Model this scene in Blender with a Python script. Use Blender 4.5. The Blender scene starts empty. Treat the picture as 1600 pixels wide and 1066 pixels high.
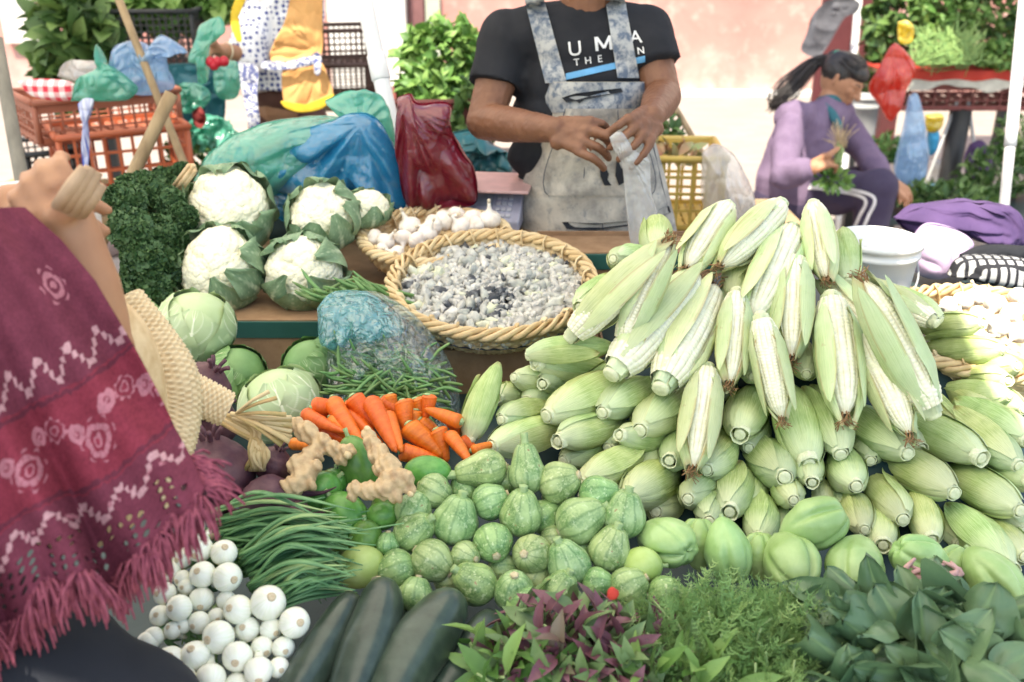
import bpy, bmesh, math, random
import numpy as np
from mathutils import Vector, Matrix
from mathutils.bvhtree import BVHTree
PI = math.pi
random.seed(7); rng = np.random.default_rng(7)
SC = bpy.context.scene
COL = SC.collection
# ------------------------------------------------------------------ camera, sky, sun, exposure
CAM_Z = 1.6; PITCH = math.radians(23); FPX = 1500.0
cd = bpy.data.cameras.new('camera'); cam = bpy.data.objects.new('camera', cd); COL.objects.link(cam)
cam.location = (0, 0, CAM_Z); cam.rotation_euler = (PI/2 - PITCH, 0, 0)
cd.sensor_width = 36; cd.lens = FPX/1600*36; cd.clip_start = .05; cd.clip_end = 500
cd.dof.use_dof = True; cd.dof.focus_distance = 1.5; cd.dof.aperture_fstop = 4.2
SC.camera = cam
SUN_DIR = Vector((.16, .42, -.9)).normalized()          # the way the light travels
w = bpy.data.worlds.new('World'); SC.world = w; w.use_nodes = True
nt = w.node_tree; bg = nt.nodes['Background']; sky = nt.nodes.new('ShaderNodeTexSky')
sky.sky_type = 'NISHITA'; sky.sun_disc = False
sky.sun_elevation = math.asin(-SUN_DIR.z); sky.sun_rotation = math.atan2(-SUN_DIR.x, -SUN_DIR.y)
nt.links.new(sky.outputs[0], bg.inputs[0]); bg.inputs[1].default_value = .13
sd = bpy.data.lights.new('sun', 'SUN'); sd.energy = 3.2; sd.angle = math.radians(.5); sd.color = (1, .955, .89)
sun = bpy.data.objects.new('sun', sd); COL.objects.link(sun)
sun.rotation_euler = SUN_DIR.to_track_quat('-Z', 'Y').to_euler(); sun.location = (0, 0, 6)
vs = SC.view_settings; vs.view_transform = 'Standard'; vs.look = 'None'; vs.exposure = 1.76
vs.use_white_balance = True; vs.white_balance_temperature = 7400; vs.white_balance_tint = 6; vs.gamma = 1; vs.use_curve_mapping = False
SC.cycles.max_bounces = 10; SC.cycles.diffuse_bounces = 5; SC.cycles.transparent_max_bounces = 16
SC.cycles.transmission_bounces = 4; SC.cycles.glossy_bounces = 3; SC.cycles.caustics_reflective = False; SC.cycles.caustics_refractive = False
# ------------------------------------------------------------------ geometry helpers
cP, sP = math.cos(PITCH), math.sin(PITCH)
def at(px, py, d=None, z=None, Y=None):
    """the point of the place seen at a spot of the photograph, at a depth, a height or a distance"""
    u = (px-800)/FPX; v = (533-py)/FPX
    dy = cP + v*sP; dz = -sP + v*cP
    if d is None: d = (z-CAM_Z)/dz if z is not None else Y/dy
    return Vector((u*d, dy*d, CAM_Z+dz*d))
def ppm(p):                                   # pixels per metre at a point
    return FPX/(p.y*cP - (p.z-CAM_Z)*sP)
def _h(a, b, c, s):
    n = (a*73856093) ^ (b*19349663) ^ (c*83492791) ^ (s*2654435761)
    n = (n ^ (n >> 13)) * 1274126177 & 0x7fffffff
    n = (n ^ (n >> 16)) * 668265263 & 0x7fffffff
    return n/0x7fffffff*2-1
def vn(p, s=0):
    p = np.asarray(p, float); i = np.floor(p).astype(np.int64); f = p-i; f = f*f*(3-2*f); r = 0
    for dx in (0, 1):
        for dy in (0, 1):
            for dz in (0, 1):
                wt = (f[:, 0] if dx else 1-f[:, 0])*(f[:, 1] if dy else 1-f[:, 1])*(f[:, 2] if dz else 1-f[:, 2])
                r = r + wt*_h(i[:, 0]+dx, i[:, 1]+dy, i[:, 2]+dz, s)
    return r
def fbm(p, s=0, o=4):
    p = np.asarray(p, float); r = 0; a = 1
    for k in range(o): r = r + a*vn(p*(2**k), s+k*17); a *= .5
    return r
def ridged(p, s=0, o=3):
    p = np.asarray(p, float); r = 0; a = 1
    for k in range(o): r = r + a*(1-2*np.abs(vn(p*(2**k), s+k*17))); a *= .5
    return r
class MB:
    def __init__(s): s.v = []; s.f = []; s.n = 0; s.at = []; s.mi = []; s.c = []
    def add(s, v, f, a=0., m=0, c=None):
        v = np.asarray(v, float).reshape(-1, 3)
        s.v.append(v); k = s.n
        if isinstance(f, np.ndarray): s.f.extend((f+k).tolist()); nf = len(f)
        else: s.f.extend([[i+k for i in q] for q in f]); nf = len(f)
        s.mi.extend([m]*nf)
        s.at.append(np.broadcast_to(np.asarray(a, float), (len(v),)) if np.ndim(a) == 0 else np.asarray(a, float))
        s.c.append(np.ones((len(v), 3))*(c if c is not None else (1, 1, 1)) if c is None or np.ndim(c) == 1 else np.asarray(c))
        s.n += len(v); return s
    def mesh(s, name, mats, smooth=True):
        me = bpy.data.meshes.new(name)
        V = np.vstack(s.v); me.from_pydata(V.tolist(), [], s.f)
        for m in (mats if isinstance(mats, (list, tuple)) else [mats]): me.materials.append(m)
        if max(s.mi, default=0): me.polygons.foreach_set('material_index', s.mi)
        a = me.attributes.new('var', 'FLOAT', 'POINT'); a.data.foreach_set('value', np.concatenate(s.at))
        c = me.attributes.new('tint', 'FLOAT_COLOR', 'POINT')
        C4 = np.ones((len(V), 4)); C4[:, :3] = np.vstack(s.c); c.data.foreach_set('color', C4.ravel())
        me.polygons.foreach_set('use_smooth', [smooth]*len(me.polygons)); me.update(); return me
    def obj(s, name, mats, parent=None, smooth=True, bevel=0):
        o = bpy.data.objects.new(name, s.mesh(name, mats, smooth)); COL.objects.link(o); o.parent = parent
        if bevel:
            b = o.modifiers.new('b', 'BEVEL'); b.width = bevel; b.segments = 2; b.limit_method = 'ANGLE'
        return o
def gridf(nu, nv, wrap=False, off=0):
    """faces of nu rows x nv columns of vertices"""
    i, j = np.meshgrid(np.arange(nu-1), np.arange(nv if wrap else nv-1), indexing='ij'); j2 = (j+1) % nv
    return np.stack([i*nv+j, i*nv+j2, (i+1)*nv+j2, (i+1)*nv+j], -1).reshape(-1, 4)+off
def surf(fn, nu, nv, wrap=False):
    """fn(u,v)->xyz arrays with u,v in 0..1"""
    u = np.linspace(0, 1, nu); v = np.linspace(0, 1, nv, endpoint=not wrap)
    U, V = np.meshgrid(u, v, indexing='ij'); P = np.stack([np.broadcast_to(q, U.shape) for q in fn(U, V)], -1).reshape(-1, 3)
    return P, gridf(nu, nv, wrap), U.ravel(), V.ravel()
def lathe(mb, zs, rs, n=24, cap=True, rad=None, a=0., m=0):
    th = np.arange(n)/n*2*PI; P = []
    for z, r in zip(zs, rs):
        rr = r*(rad(th, z) if rad else 1); P.append(np.stack([rr*np.cos(th), rr*np.sin(th), np.full(n, z)], -1))
    k = len(zs); f = gridf(k, n, True)[:, ::-1].tolist() if False else gridf(k, n, True).tolist()
    P = np.vstack(P)
    if cap:
        P = np.vstack([P, [[0, 0, zs[0]], [0, 0, zs[-1]]]]); b = k*n
        f += [[b, (j+1) % n, j] for j in range(n)] + [[b+1, (k-1)*n+j, (k-1)*n+(j+1) % n] for j in range(n)]
    return mb.add(P, f, a, m)
def tube(mb, pts, r, n=8, a=0., m=0, cap=True, flat=1., c=None):
    pts = np.array([list(p) for p in pts], float); k = len(pts); r = np.broadcast_to(np.asarray(r, float), (k,))
    T = np.gradient(pts, axis=0); T /= np.linalg.norm(T, axis=1)[:, None]+1e-12
    up = np.array([0, 0, 1.]) if abs(T[0][2]) < .9 else np.array([1., 0, 0]); P = []
    Nn = np.cross(T[0], up); Nn /= np.linalg.norm(Nn)
    th = np.arange(n)/n*2*PI
    for i in range(k):
        Nn = Nn-T[i]*Nn.dot(T[i]); Nn /= np.linalg.norm(Nn)+1e-12; B = np.cross(T[i], Nn)
        P.append(pts[i]+r[i]*(np.cos(th)[:, None]*Nn+flat*np.sin(th)[:, None]*B))
    P = np.vstack(P); f = gridf(k, n, True).tolist()
    if cap:
        P = np.vstack([P, pts[0], pts[-1]]); b = k*n
        f += [[b, (j+1) % n, j] for j in range(n)]+[[b+1, (k-1)*n+j, (k-1)*n+(j+1) % n] for j in range(n)]
    return mb.add(P, f, a, m, c)
def box(mb, c, s, R=None, a=0., m=0):
    v = np.array([[x, y, z] for x in (-.5, .5) for y in (-.5, .5) for z in (-.5, .5)])*np.array(s)
    if R is not None: v = v@np.array(R).T
    return mb.add(v+np.array(c), [[0, 1, 3, 2], [4, 6, 7, 5], [0, 4, 5, 1], [2, 3, 7, 6], [0, 2, 6, 4], [1, 5, 7, 3]], a, m)
def curve(pts, n=20):
    """Catmull-Rom through points"""
    P = np.array([list(p) for p in pts], float); P = np.vstack([2*P[0]-P[1], P, 2*P[-1]-P[-2]]); k = len(P)-3
    t = np.linspace(0, k-1e-6, n); i = t.astype(int); f = (t-i)[:, None]
    a, b, c, d = P[i], P[i+1], P[i+2], P[i+3]
    return .5*(2*b+(c-a)*f+(2*a-5*b+4*c-d)*f**2+(3*b-a-3*c+d)*f**3)
def frame(z, x=(0, 0, 1)):
    z = Vector(z).normalized(); x = Vector(x); x = (x-z*x.dot(z))
    if x.length < 1e-5: x = z.orthogonal()
    x.normalize(); y = z.cross(x); return Matrix((x, y, z)).transposed()
def frames(D, N):
    """many frames: y along D, z near N -> (n,3,3) with columns x,y,z"""
    D = D/np.linalg.norm(D, axis=1)[:, None]; N = N-D*(N*D).sum(1)[:, None]; N /= np.linalg.norm(N, axis=1)[:, None]+1e-9
    return np.stack([np.cross(D, N), D, N], -1)
def scatter(mb, tv, tf, R, pos, s, m=0, var=None):
    tv = np.asarray(tv, float); tf = np.asarray(tf); n = len(pos); k = len(tv)
    s = np.broadcast_to(np.asarray(s, float), (n,))
    V = np.einsum('nij,kj->nki', R, tv)*s[:, None, None]+np.asarray(pos)[:, None, :]
    F = (tf[None]+np.arange(n)[:, None, None]*k).reshape(-1, tf.shape[1])
    a = np.repeat(rng.random(n) if var is None else var, k)
    return mb.add(V.reshape(-1, 3), F, a, m)
def leaf_t(L=1, W=.5, nl=5, nw=3, bend=.3, fold=.25, wave=0, point=1.):
    P, f, U, V = surf(lambda u, v: (((v-.5)*W*np.sin(PI*np.clip(u, .02, 1)**point)**.8+0*u), u*L,
        -bend*u**2*L+fold*W*np.abs(v-.5)*2*np.sin(PI*u)+wave*np.sin(u*17+v*3)*np.abs(v-.5)), nl, nw)
    return P, f
def rand_dirs(n):
    d = rng.normal(size=(n, 3)); return d/np.linalg.norm(d, axis=1)[:, None]
# ------------------------------------------------------------------ scene-tree helpers
def tag(o, label=None, cat=None, group=None, kind=None):
    if label: o['label'] = label
    if cat: o['category'] = cat
    if group: o['group'] = group
    if kind: o['kind'] = kind
    return o
def thing(name, label, cat, group=None, loc=(0, 0, 0)):
    o = bpy.data.objects.new(name, None); COL.objects.link(o); o.location = loc; o.empty_display_size = .05
    return tag(o, label, cat, group)
def kids(o): return [c for c in COL.objects if c.parent == o]
TREE = {}
def dup(root, keep=None):
    r = root.copy(); COL.objects.link(r)
    if root.name not in TREE: TREE[root.name] = [(c, kids(c)) for c in kids(root)]
    for ch, gs in TREE[root.name]:
        c = ch.copy(); COL.objects.link(c); c.parent = r
        for g in gs: d = g.copy(); COL.objects.link(d); d.parent = c
    return r
USED = set()
def place(protos, i, loc, R, s, label, cat, group):
    """the first use moves the prototype itself, later uses copy it"""
    p = protos[i % len(protos)]
    if p.name not in TREE: TREE[p.name] = [(c, kids(c)) for c in kids(p)]
    if p.name in USED: p = dup(p)
    else: USED.add(p.name)
    s = (s, s, s) if np.ndim(s) == 0 else s
    M = R.to_4x4(); S = Matrix.Diagonal((*s, 1)); p.matrix_basis = Matrix.Translation(loc) @ M @ S
    return tag(p, label, cat, group)
ORD = 'leftmost second third fourth fifth sixth seventh eighth ninth tenth eleventh twelfth thirteenth fourteenth'.split()
ROWN = 'top second third fourth fifth sixth seventh eighth ninth tenth'.split()
def rows(items, nrow, xy=lambda t: (t[0], t[1])):
    """gives each item words for its place: row from the top, order from the left"""
    idx = sorted(range(len(items)), key=lambda i: xy(items[i])[1]); out = [''] * len(items)
    for r in range(nrow):
        a = idx[len(idx)*r//nrow: len(idx)*(r+1)//nrow]; a.sort(key=lambda i: xy(items[i])[0])
        rn = 'bottom' if r == nrow-1 else ROWN[r]
        for k, i in enumerate(a):
            out[i] = ('leftmost' if k == 0 else 'rightmost' if k == len(a)-1 else ORD[k]+' from left') + ' in the '+rn+' row'
    return out
# ------------------------------------------------------------------ materials
class NT:
    def __init__(s, name):
        s.m = bpy.data.materials.new(name); s.m.use_nodes = True; s.t = s.m.node_tree; s.N = s.t.nodes; s.p = s.N['Principled BSDF']; s.out = s.N['Material Output']
    def n(s, typ, **k):
        x = s.N.new('ShaderNode'+typ)
        for a, b in k.items(): setattr(x, a, b)
        return x
    def l(s, a, b): s.t.links.new(a, b)
    def put(s, sock, v):
        if isinstance(v, bpy.types.NodeSocket): s.l(v, sock)
        else: sock.default_value = (*v, 1) if isinstance(v, tuple) and len(v) == 3 and sock.type == 'RGBA' else v
    def math(s, op, a, b=0., c=None):
        x = s.n('Math', operation=op); s.put(x.inputs[0], a); s.put(x.inputs[1], b)
        if c is not None: s.put(x.inputs[2], c)
        return x.outputs[0]
    def mix(s, f, a, b, mode='MIX'):
        x = s.n('MixRGB', blend_type=mode); s.put(x.inputs[0], f); s.put(x.inputs[1], a); s.put(x.inputs[2], b); return x.outputs[0]
    def obj(s): return s.n('TexCoord').outputs['Object']
    def mapv(s, v, sc):
        x = s.n('Mapping'); s.l(v, x.inputs[0]); x.inputs['Scale'].default_value = sc; return x.outputs[0]
    def noise(s, v, scale, detail=4, rough=.55, dist=0):
        x = s.n('TexNoise'); s.l(v, x.inputs['Vector']); x.inputs['Scale'].default_value = scale; x.inputs['Detail'].default_value = detail
        x.inputs['Roughness'].default_value = rough; x.inputs['Distortion'].default_value = dist; return x.outputs[0]
    def ramp(s, f, a, b, c0=(0, 0, 0), c1=(1, 1, 1)):
        x = s.n('ValToRGB'); s.l(f, x.inputs[0]); e = x.color_ramp.elements; e[0].position = a; e[1].position = b
        e[0].color = (*c0, 1); e[1].color = (*c1, 1); return x.outputs[0]
    def attr(s, n, col=False):
        x = s.n('Attribute', attribute_name=n); return x.outputs['Color' if col else 'Fac']
    def rand(s): return s.n('ObjectInfo').outputs['Random']
    def bump(s, h, strength=.3, dist=.002):
        x = s.n('Bump'); s.l(h, x.inputs['Height']); x.inputs['Strength'].default_value = strength; x.inputs['Distance'].default_value = dist
        s.l(x.outputs[0], s.p.inputs['Normal']); return x.outputs[0]
    def done(s, base, rough=.6, spec=.4, sss=0, sssr=.01, coat=0, trl=0, trc=None):
        p = s.p; s.put(p.inputs['Base Color'], base); s.put(p.inputs['Roughness'], rough); p.inputs['Specular IOR Level'].default_value = spec
        if sss: p.inputs['Subsurface Weight'].default_value = sss; p.inputs['Subsurface Scale'].default_value = sssr; p.inputs['Subsurface Radius'].default_value = (1, .8, .5)
        if coat: p.inputs['Coat Weight'].default_value = coat; p.inputs['Coat Roughness'].default_value = .15
        if trl:
            t = s.n('BsdfTranslucent'); s.put(t.inputs[0], trc or base); mx = s.n('MixShader'); mx.inputs[0].default_value = trl
            s.l(p.outputs[0], mx.inputs[1]); s.l(t.outputs[0], mx.inputs[2]); s.l(mx.outputs[0], s.out.inputs[0])
        return s.m
def M(name, c1, c2=None, sc=20, rough=.6, bump=0, bsc=None, stretch=(1, 1, 1), spec=.4, var=0., lo=.35, hi=.65, attr3=None, a_lo=.3, a_hi=.8, bd=.002, **k):
    s = NT(name); v = s.mapv(s.obj(), stretch); n = s.noise(v, sc, 5)
    base = s.mix(s.ramp(n, lo, hi), c1, c2 or tuple(x*.75 for x in c1))
    if attr3: base = s.mix(s.ramp(s.attr('var'), a_lo, a_hi), base, attr3)
    if var:
        h = s.n('HueSaturation'); s.l(base, h.inputs['Color']); r = s.rand()
        s.l(s.math('MULTIPLY_ADD', r, 2*var, 1-var), h.inputs['Value']); s.l(s.math('MULTIPLY_ADD', s.math('FRACT', s.math('MULTIPLY', r, 7.3)), .06*min(1, var*4), .5-.03*min(1, var*4)), h.inputs['Hue']); base = h.outputs[0]
    if bump: s.bump(s.noise(v, bsc or sc*3, 5), bump, bd)
    return s.done(base, rough, spec, **k)
def tintmat(name, rough=.8, spec=.2, bump=.3, bsc=400, mott=.15, **k):
    """pigment pattern carried by the mesh"""
    s = NT(name); o = s.obj(); n = s.noise(o, 60, 5); b = s.mix(1., s.attr('tint', True), s.ramp(n, .2, .8, (1-mott,)*3, (1, 1, 1)), 'MULTIPLY')
    s.bump(s.noise(o, bsc, 3), bump, .001); return s.done(b, rough, spec, **k)
def filmmat(name, col, alpha=.5, rough=.15, crisp=.30, g0=.08, vsc=11):
    """thin plastic film: part clear, part coloured, always glossy"""
    s = NT(name); s.N.remove(s.p); o = s.obj(); n = s.noise(o, 9, 3, .5, 1.5)
    tr = s.n('BsdfTransparent'); tr.inputs[0].default_value = (*[c**.4 for c in col], 1)
    di = s.n('BsdfDiffuse'); di.inputs[0].default_value = (*col, 1); tl = s.n('BsdfTranslucent'); tl.inputs[0].default_value = (*col, 1)
    gl = s.n('BsdfGlossy'); gl.inputs[0].default_value = (.9, .9, .9, 1); gl.inputs[1].default_value = rough
    b = s.n('Bump'); b.inputs['Strength'].default_value = crisp; b.inputs['Distance'].default_value = .012
    mg = s.n('TexMusgrave') if False else None
    vo = s.n('TexVoronoi', feature='DISTANCE_TO_EDGE'); wv = s.n('VectorMath', operation='ADD'); nz = s.n('TexNoise'); nz.inputs['Scale'].default_value = 14; s.l(o, nz.inputs['Vector']); sc2 = s.n('VectorMath', operation='SCALE'); sc2.inputs['Scale'].default_value = .16; s.l(nz.outputs['Color'], sc2.inputs[0]); s.l(o, wv.inputs[0]); s.l(sc2.outputs[0], wv.inputs[1]); s.l(wv.outputs[0], vo.inputs['Vector']); vo.inputs['Scale'].default_value = vsc; s.l(s.math('ADD', s.ramp(vo.outputs[0], 0., .35), s.noise(o, 40, 2, .5, 2.)), b.inputs['Height'])
    for q in (gl,): s.l(b.outputs[0], q.inputs['Normal'])
    m1 = s.n('MixShader'); m1.inputs[0].default_value = .5; s.l(di.outputs[0], m1.inputs[1]); s.l(tl.outputs[0], m1.inputs[2])
    m2 = s.n('MixShader'); s.l(s.ramp(n, .3, .7, (alpha*.8,)*3, (min(1, alpha*1.25),)*3), m2.inputs[0]); s.l(tr.outputs[0], m2.inputs[1]); s.l(m1.outputs[0], m2.inputs[2])
    fr = s.n('LayerWeight'); fr.inputs[0].default_value = .5; s.l(b.outputs[0], fr.inputs['Normal']); fc = s.math('POWER', fr.outputs['Facing'], 3.)
    m3 = s.n('MixShader'); s.l(s.math('MULTIPLY_ADD', fc, .4, g0), m3.inputs[0]); s.l(m2.outputs[0], m3.inputs[1]); s.l(gl.outputs[0], m3.inputs[2])
    s.l(m3.outputs[0], s.out.inputs[0]); return s.m
def angmat(name, fn, **k):
    """fn(s, ang, z, obj) -> base colour, bump height"""
    s = NT(name); o = s.obj(); x = s.n('SeparateXYZ'); s.l(o, x.inputs[0]); ang = s.math('ARCTAN2', x.outputs[1], x.outputs[0])
    return fn(s, ang, x.outputs[2], o, x)
def comb(s, a, b, c=0.):
    x = s.n('CombineXYZ'); s.put(x.inputs[0], a); s.put(x.inputs[1], b); s.put(x.inputs[2], c); return x.outputs[0]
def hv(s, base, var):
    h = s.n('HueSaturation'); s.l(base, h.inputs['Color']); r = s.rand()
    s.l(s.math('MULTIPLY_ADD', r, 2*var, 1-var), h.inputs['Value']); s.l(s.math('MULTIPLY_ADD', s.math('FRACT', s.math('MULTIPLY', r, 7.3)), .05, .475), h.inputs['Hue']); return h.outputs[0]
def _husk(s, ang, z, o, x, pale=0):
    pale_ = pale
    # cos/sin keep the stripes seamless round the ear
    v = comb(s, s.math('MULTIPLY', s.math('COSINE', ang), 16.), s.math('MULTIPLY', s.math('SINE', ang), 16.), s.math('MULTIPLY', z, 14.))
    st = s.noise(v, 1.7, 4, .65); big = s.noise(o, 22, 3)
    g = s.mix(s.ramp(big, .35, .68), (.25, .40, .085), (.50, .62, .22))
    g = s.mix(s.ramp(st, .35, .72), g, (.66, .74, .36))
    pale = s.ramp(z, .0, .075, (1, 1, 1), (0, 0, 0)); g = s.mix(s.math('MULTIPLY', pale, .75), g, (.74, .78, .52))
    if pale_: g = s.mix(s.ramp(s.noise(o, 14, 3), .3, .7, (.25,)*3, (.85,)*3), g, (.68, .74, .47))
    br = s.ramp(s.noise(o, 60, 4, .7), .66, .78); g = s.mix(s.math('MULTIPLY', br, .45), g, (.36, .22, .10))
    g = s.mix(s.attr('var'), g, (.42, .22, .08)); g = hv(s, g, .16)
    s.bump(st, .55, .003); return s.done(g, .48, .35, trl=.12)
def _kern(s, ang, z, o, x):
    n = s.noise(o, 90, 3); b = s.mix(s.ramp(n, .3, .7), (.72, .70, .48), (.80, .78, .62)); b = s.mix(s.math('MULTIPLY', s.attr('var'), .75), b, (.42, .32, .15))
    return s.done(b, .35, .4, sss=.0)
def _squash(s, ang, z, o, x):
    n1 = s.noise(o, 45, 4); a = s.math('ADD', s.math('MULTIPLY', ang, 10.), s.math('MULTIPLY', n1, 2.2))
    st = s.ramp(s.math('SINE', a), .62, 1.); sp = s.noise(o, 260, 3, .6)
    r = s.rand(); dark = s.mix(s.ramp(r, .1, .95), (.17, .30, .10), (.065, .16, .05)); light = s.mix(s.ramp(r, .1, .95), (.46, .58, .27), (.27, .42, .15))
    b = s.mix(s.math('MULTIPLY', s.ramp(sp, .42, .6), .55), dark, light); b = s.mix(s.ramp(s.noise(o, 24, 3), .38, .66), b, light)
    b = s.mix(s.math('MULTIPLY', st, .5), b, (.07, .17, .045)); b = s.mix(s.math('MULTIPLY', s.ramp(s.noise(o, 150, 2), .60, .66), .6), b, (.52, .62, .34))
    b = s.mix(s.ramp(s.noise(o, 70, 2, .4), .72, .74), b, (.30, .22, .10)); b = hv(s, b, .15); s.bump(n1, .12, .003); return s.done(b, .33, .45)
MAT = {}
def mats():
    m = MAT
    m['husk'] = angmat('corn_husk', _husk); m['huskp'] = angmat('pale_corn_husk', lambda *a: _husk(*a, pale=1)); m['kern'] = angmat('corn_kernels', _kern); m['squash'] = angmat('squash_skin', _squash)
    m['cut'] = M('corn_cut', (.72, .74, .50), (.55, .58, .34), 260, .6); m['core'] = M('corn_pith', (.70, .71, .48), (.58, .60, .36), 200, .7)
    m['silk'] = M('corn_silk', (.20, .09, .035), (.38, .22, .10), 300, .7)
    m['stem'] = M('squash_stem', (.26, .38, .16), (.36, .46, .22), 60, .6, .4, 200); m['scar'] = M('stem_scar', (.62, .55, .36), (.45, .36, .2), 150, .8)
    m['plain'] = M('green_squash', (.085, .20, .035), (.15, .29, .065), 60, .3, .15, 100, var=.25); m['pale'] = M('pale_squash', (.38, .50, .13), (.46, .58, .2), 30, .35, var=.05)
    m['chayote'] = M('chayote_skin', (.27, .42, .14), (.38, .54, .22), 22, .3, .35, 60, spec=.5, var=.08, bd=.003)
    m['onion'] = angmat('onion_skin', lambda s, ang, z, o, x: s.done(s.mix(s.ramp(s.noise(comb(s, s.math('MULTIPLY', s.math('COSINE', ang), 7.), s.math('MULTIPLY', s.math('SINE', ang), 7.), s.math('MULTIPLY', z, 30.)), 1.5, 3), .35, .75), (.86, .85, .76), (.74, .77, .60)), .22, .5, sss=.15, sssr=.006))
    m['oscar'] = M('onion_root_scar', (.64, .53, .37), (.52, .40, .25), 400, .85, .6, 500); m['stalk'] = M('onion_stalk', (.07, .19, .075), (.16, .32, .13), 25, .4, stretch=(1, 1, 1), attr3=(.38, .50, .20), a_lo=.75, a_hi=1.)
    m['cuke'] = M('dark_zucchini_skin', (.022, .036, .026), (.055, .078, .056), 40, .28, .25, 90, lo=.3, hi=.75, spec=.5, var=.15, bd=.002)
    m['carrot'] = M('carrot_skin', (.78, .19, .022), (.62, .12, .012), 25, .38, .5, 120, stretch=(1, 1, 2.5), var=.08)
    m['beet'] = M('beet_skin', (.060, .018, .034), (.13, .06, .07), 35, .6, .5, 90, var=.1); m['ginger'] = M('ginger_skin', (.54, .39, .22), (.34, .21, .11), 60, .65, .6, 180, lo=.45, hi=.75)
    m['gcut'] = M('ginger_cut', (.70, .56, .33), (.6, .42, .22), 200, .7)
    m['curd'] = M('cauliflower_curd', (.86, .82, .63), (.74, .69, .48), 60, .7, .6, 380, sss=.1, sssr=.004, lo=.45, hi=.85, bd=.0015)
    m['cfleaf'] = M('cauliflower_leaf', (.15, .25, .14), (.25, .36, .21), 30, .5, .6, 90, attr3=(.62, .70, .48), a_lo=.2, a_hi=.8, trl=.15)
    m['cab'] = M('cabbage_leaf', (.38, .49, .25), (.46, .56, .32), 12, .42, .25, 70, attr3=(.80, .84, .62), a_lo=.2, a_hi=.8, var=.05)
    m['cabd'] = M('outer_cabbage_leaf', (.12, .24, .08), (.19, .33, .12), 16, .45, .3, 60, attr3=(.55, .64, .38), a_lo=.2, a_hi=.8)
    m['kale'] = M('curly_kale', (.026, .075, .030), (.055, .13, .045), 40, .55, attr3=(.09, .17, .06), trl=.12)
    m['garlic'] = M('garlic_skin', (.82, .76, .68), (.70, .60, .52), 40, .55, .2, 80, var=.06); m['gneck'] = M('garlic_neck', (.72, .64, .50), (.55, .45, .32), 90, .8)
    m['fung'] = M('corn_fungus', (.64, .62, .54), (.30, .30, .29), 90, .5, .4, 200, lo=.35, hi=.7, var=.22); m['fungd'] = M('dark_corn_fungus', (.05, .055, .065), (.38, .38, .37), 70, .5, .4, 200, lo=.5, hi=.7); m['fungy'] = M('yellow_corn_fungus', (.70, .70, .46), (.60, .60, .50), 90, .5)
    m['straw'] = M('straw_weave', (.68, .49, .26), (.48, .32, .15), 45, .62, .5, 200, attr3=(.78, .62, .38), a_lo=.2, a_hi=1., lo=.35, hi=.8)
    m['palm'] = M('palm_weave', (.66, .50, .30), (.52, .36, .19), 60, .65, .4, 250, attr3=(.74, .6, .38)); m['dry'] = M('dry_stems', (.50, .34, .16), (.33, .26, .10), 40, .7, .3, 150, attr3=(.62, .48, .27))
    m['bean'] = M('green_bean_skin', (.085, .19, .055), (.15, .28, .09), 60, .4, .2, 120, var=.2)
    m['leafp'] = M('purple_leaf', (.12, .20, .07), (.20, .29, .12), 30, .42, .3, 100, attr3=(.19, .075, .095), a_lo=.52, a_hi=.60, trl=.18)
    m['leafs'] = M('spinach_leaf', (.075, .145, .07), (.16, .25, .12), 9, .34, .35, 60, attr3=(.17, .27, .12), a_lo=.6, a_hi=1., trl=.12)
    m['leaff'] = M('feathery_leaf', (.17, .32, .10), (.27, .43, .16), 20, .55, attr3=(.30, .44, .15), trl=.2)
    m['leafg'] = M('fresh_green_leaf', (.06, .15, .03), (.12, .25, .06), 14, .5, attr3=(.22, .36, .10), trl=.25); m['leafd'] = M('dark_green_leaf', (.03, .075, .02), (.06, .13, .035), 10, .5, attr3=(.13, .22, .06), trl=.2)
    m['stemg'] = M('herb_stem', (.22, .32, .12), (.30, .38, .16), 40, .6); m['root'] = M('herb_root', (.55, .42, .26), (.4, .28, .16), 90, .8)
    sk = NT('skin'); o = sk.obj(); sk.bump(sk.noise(o, 160, 4), .35, .0015)
    m['skin'] = sk.done(sk.mix(sk.ramp(sk.noise(o, 18, 4), .3, .7), (.215, .098, .055), (.155, .066, .036)), .5, .35, sss=.08, sssr=.008)
    sk = NT('light_skin'); o = sk.obj(); m['skin2'] = sk.done(sk.mix(sk.ramp(sk.noise(o, 12, 4), .3, .7), (.42, .225, .13), (.33, .165, .095)), .5, .3, sss=.1, sssr=.01)
    sk = NT('warm_skin'); o = sk.obj(); m['skin3'] = sk.done(sk.mix(sk.ramp(sk.noise(o, 14, 4), .3, .7), (.44, .22, .13), (.34, .16, .09)), .55, .3)
    m['black'] = M('black_cotton', (.018, .019, .023), (.026, .027, .032), 12, .85, .5, 900, spec=.15); m['white_print'] = M('white_print', (.82, .82, .82), rough=.7); m['blue_print'] = M('blue_print', (.12, .36, .62), rough=.7)
    s = NT('bleached_denim'); o = s.obj(); n1 = s.noise(o, 16, 6, .65, .4); n2 = s.noise(o, 55, 4, .7)
    b = s.mix(s.ramp(n1, .36, .62), (.27, .25, .225), (.56, .51, .43)); b = s.mix(s.math('MULTIPLY', s.ramp(n2, .55, .72), .6), b, (.13, .16, .20))
    s.bump(s.noise(o, 900, 2), .4, .0008); m['denim'] = s.done(b, .9, .1)
    s = NT('acid_denim'); o = s.obj(); n1 = s.noise(o, 38, 6, .7, .3)
    s.bump(s.noise(o, 900, 2), .4, .0008); m['denim2'] = s.done(s.mix(s.ramp(n1, .42, .58), (.12, .15, .20), (.42, .42, .41)), .9, .1)
    m['seam'] = M('dark_seam', (.09, .10, .13), rough=.9); m['hole'] = M('hole_and_shoe_black', (.02, .022, .028), rough=.9)  # near-black for flat hole patches and for shoes
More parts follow.
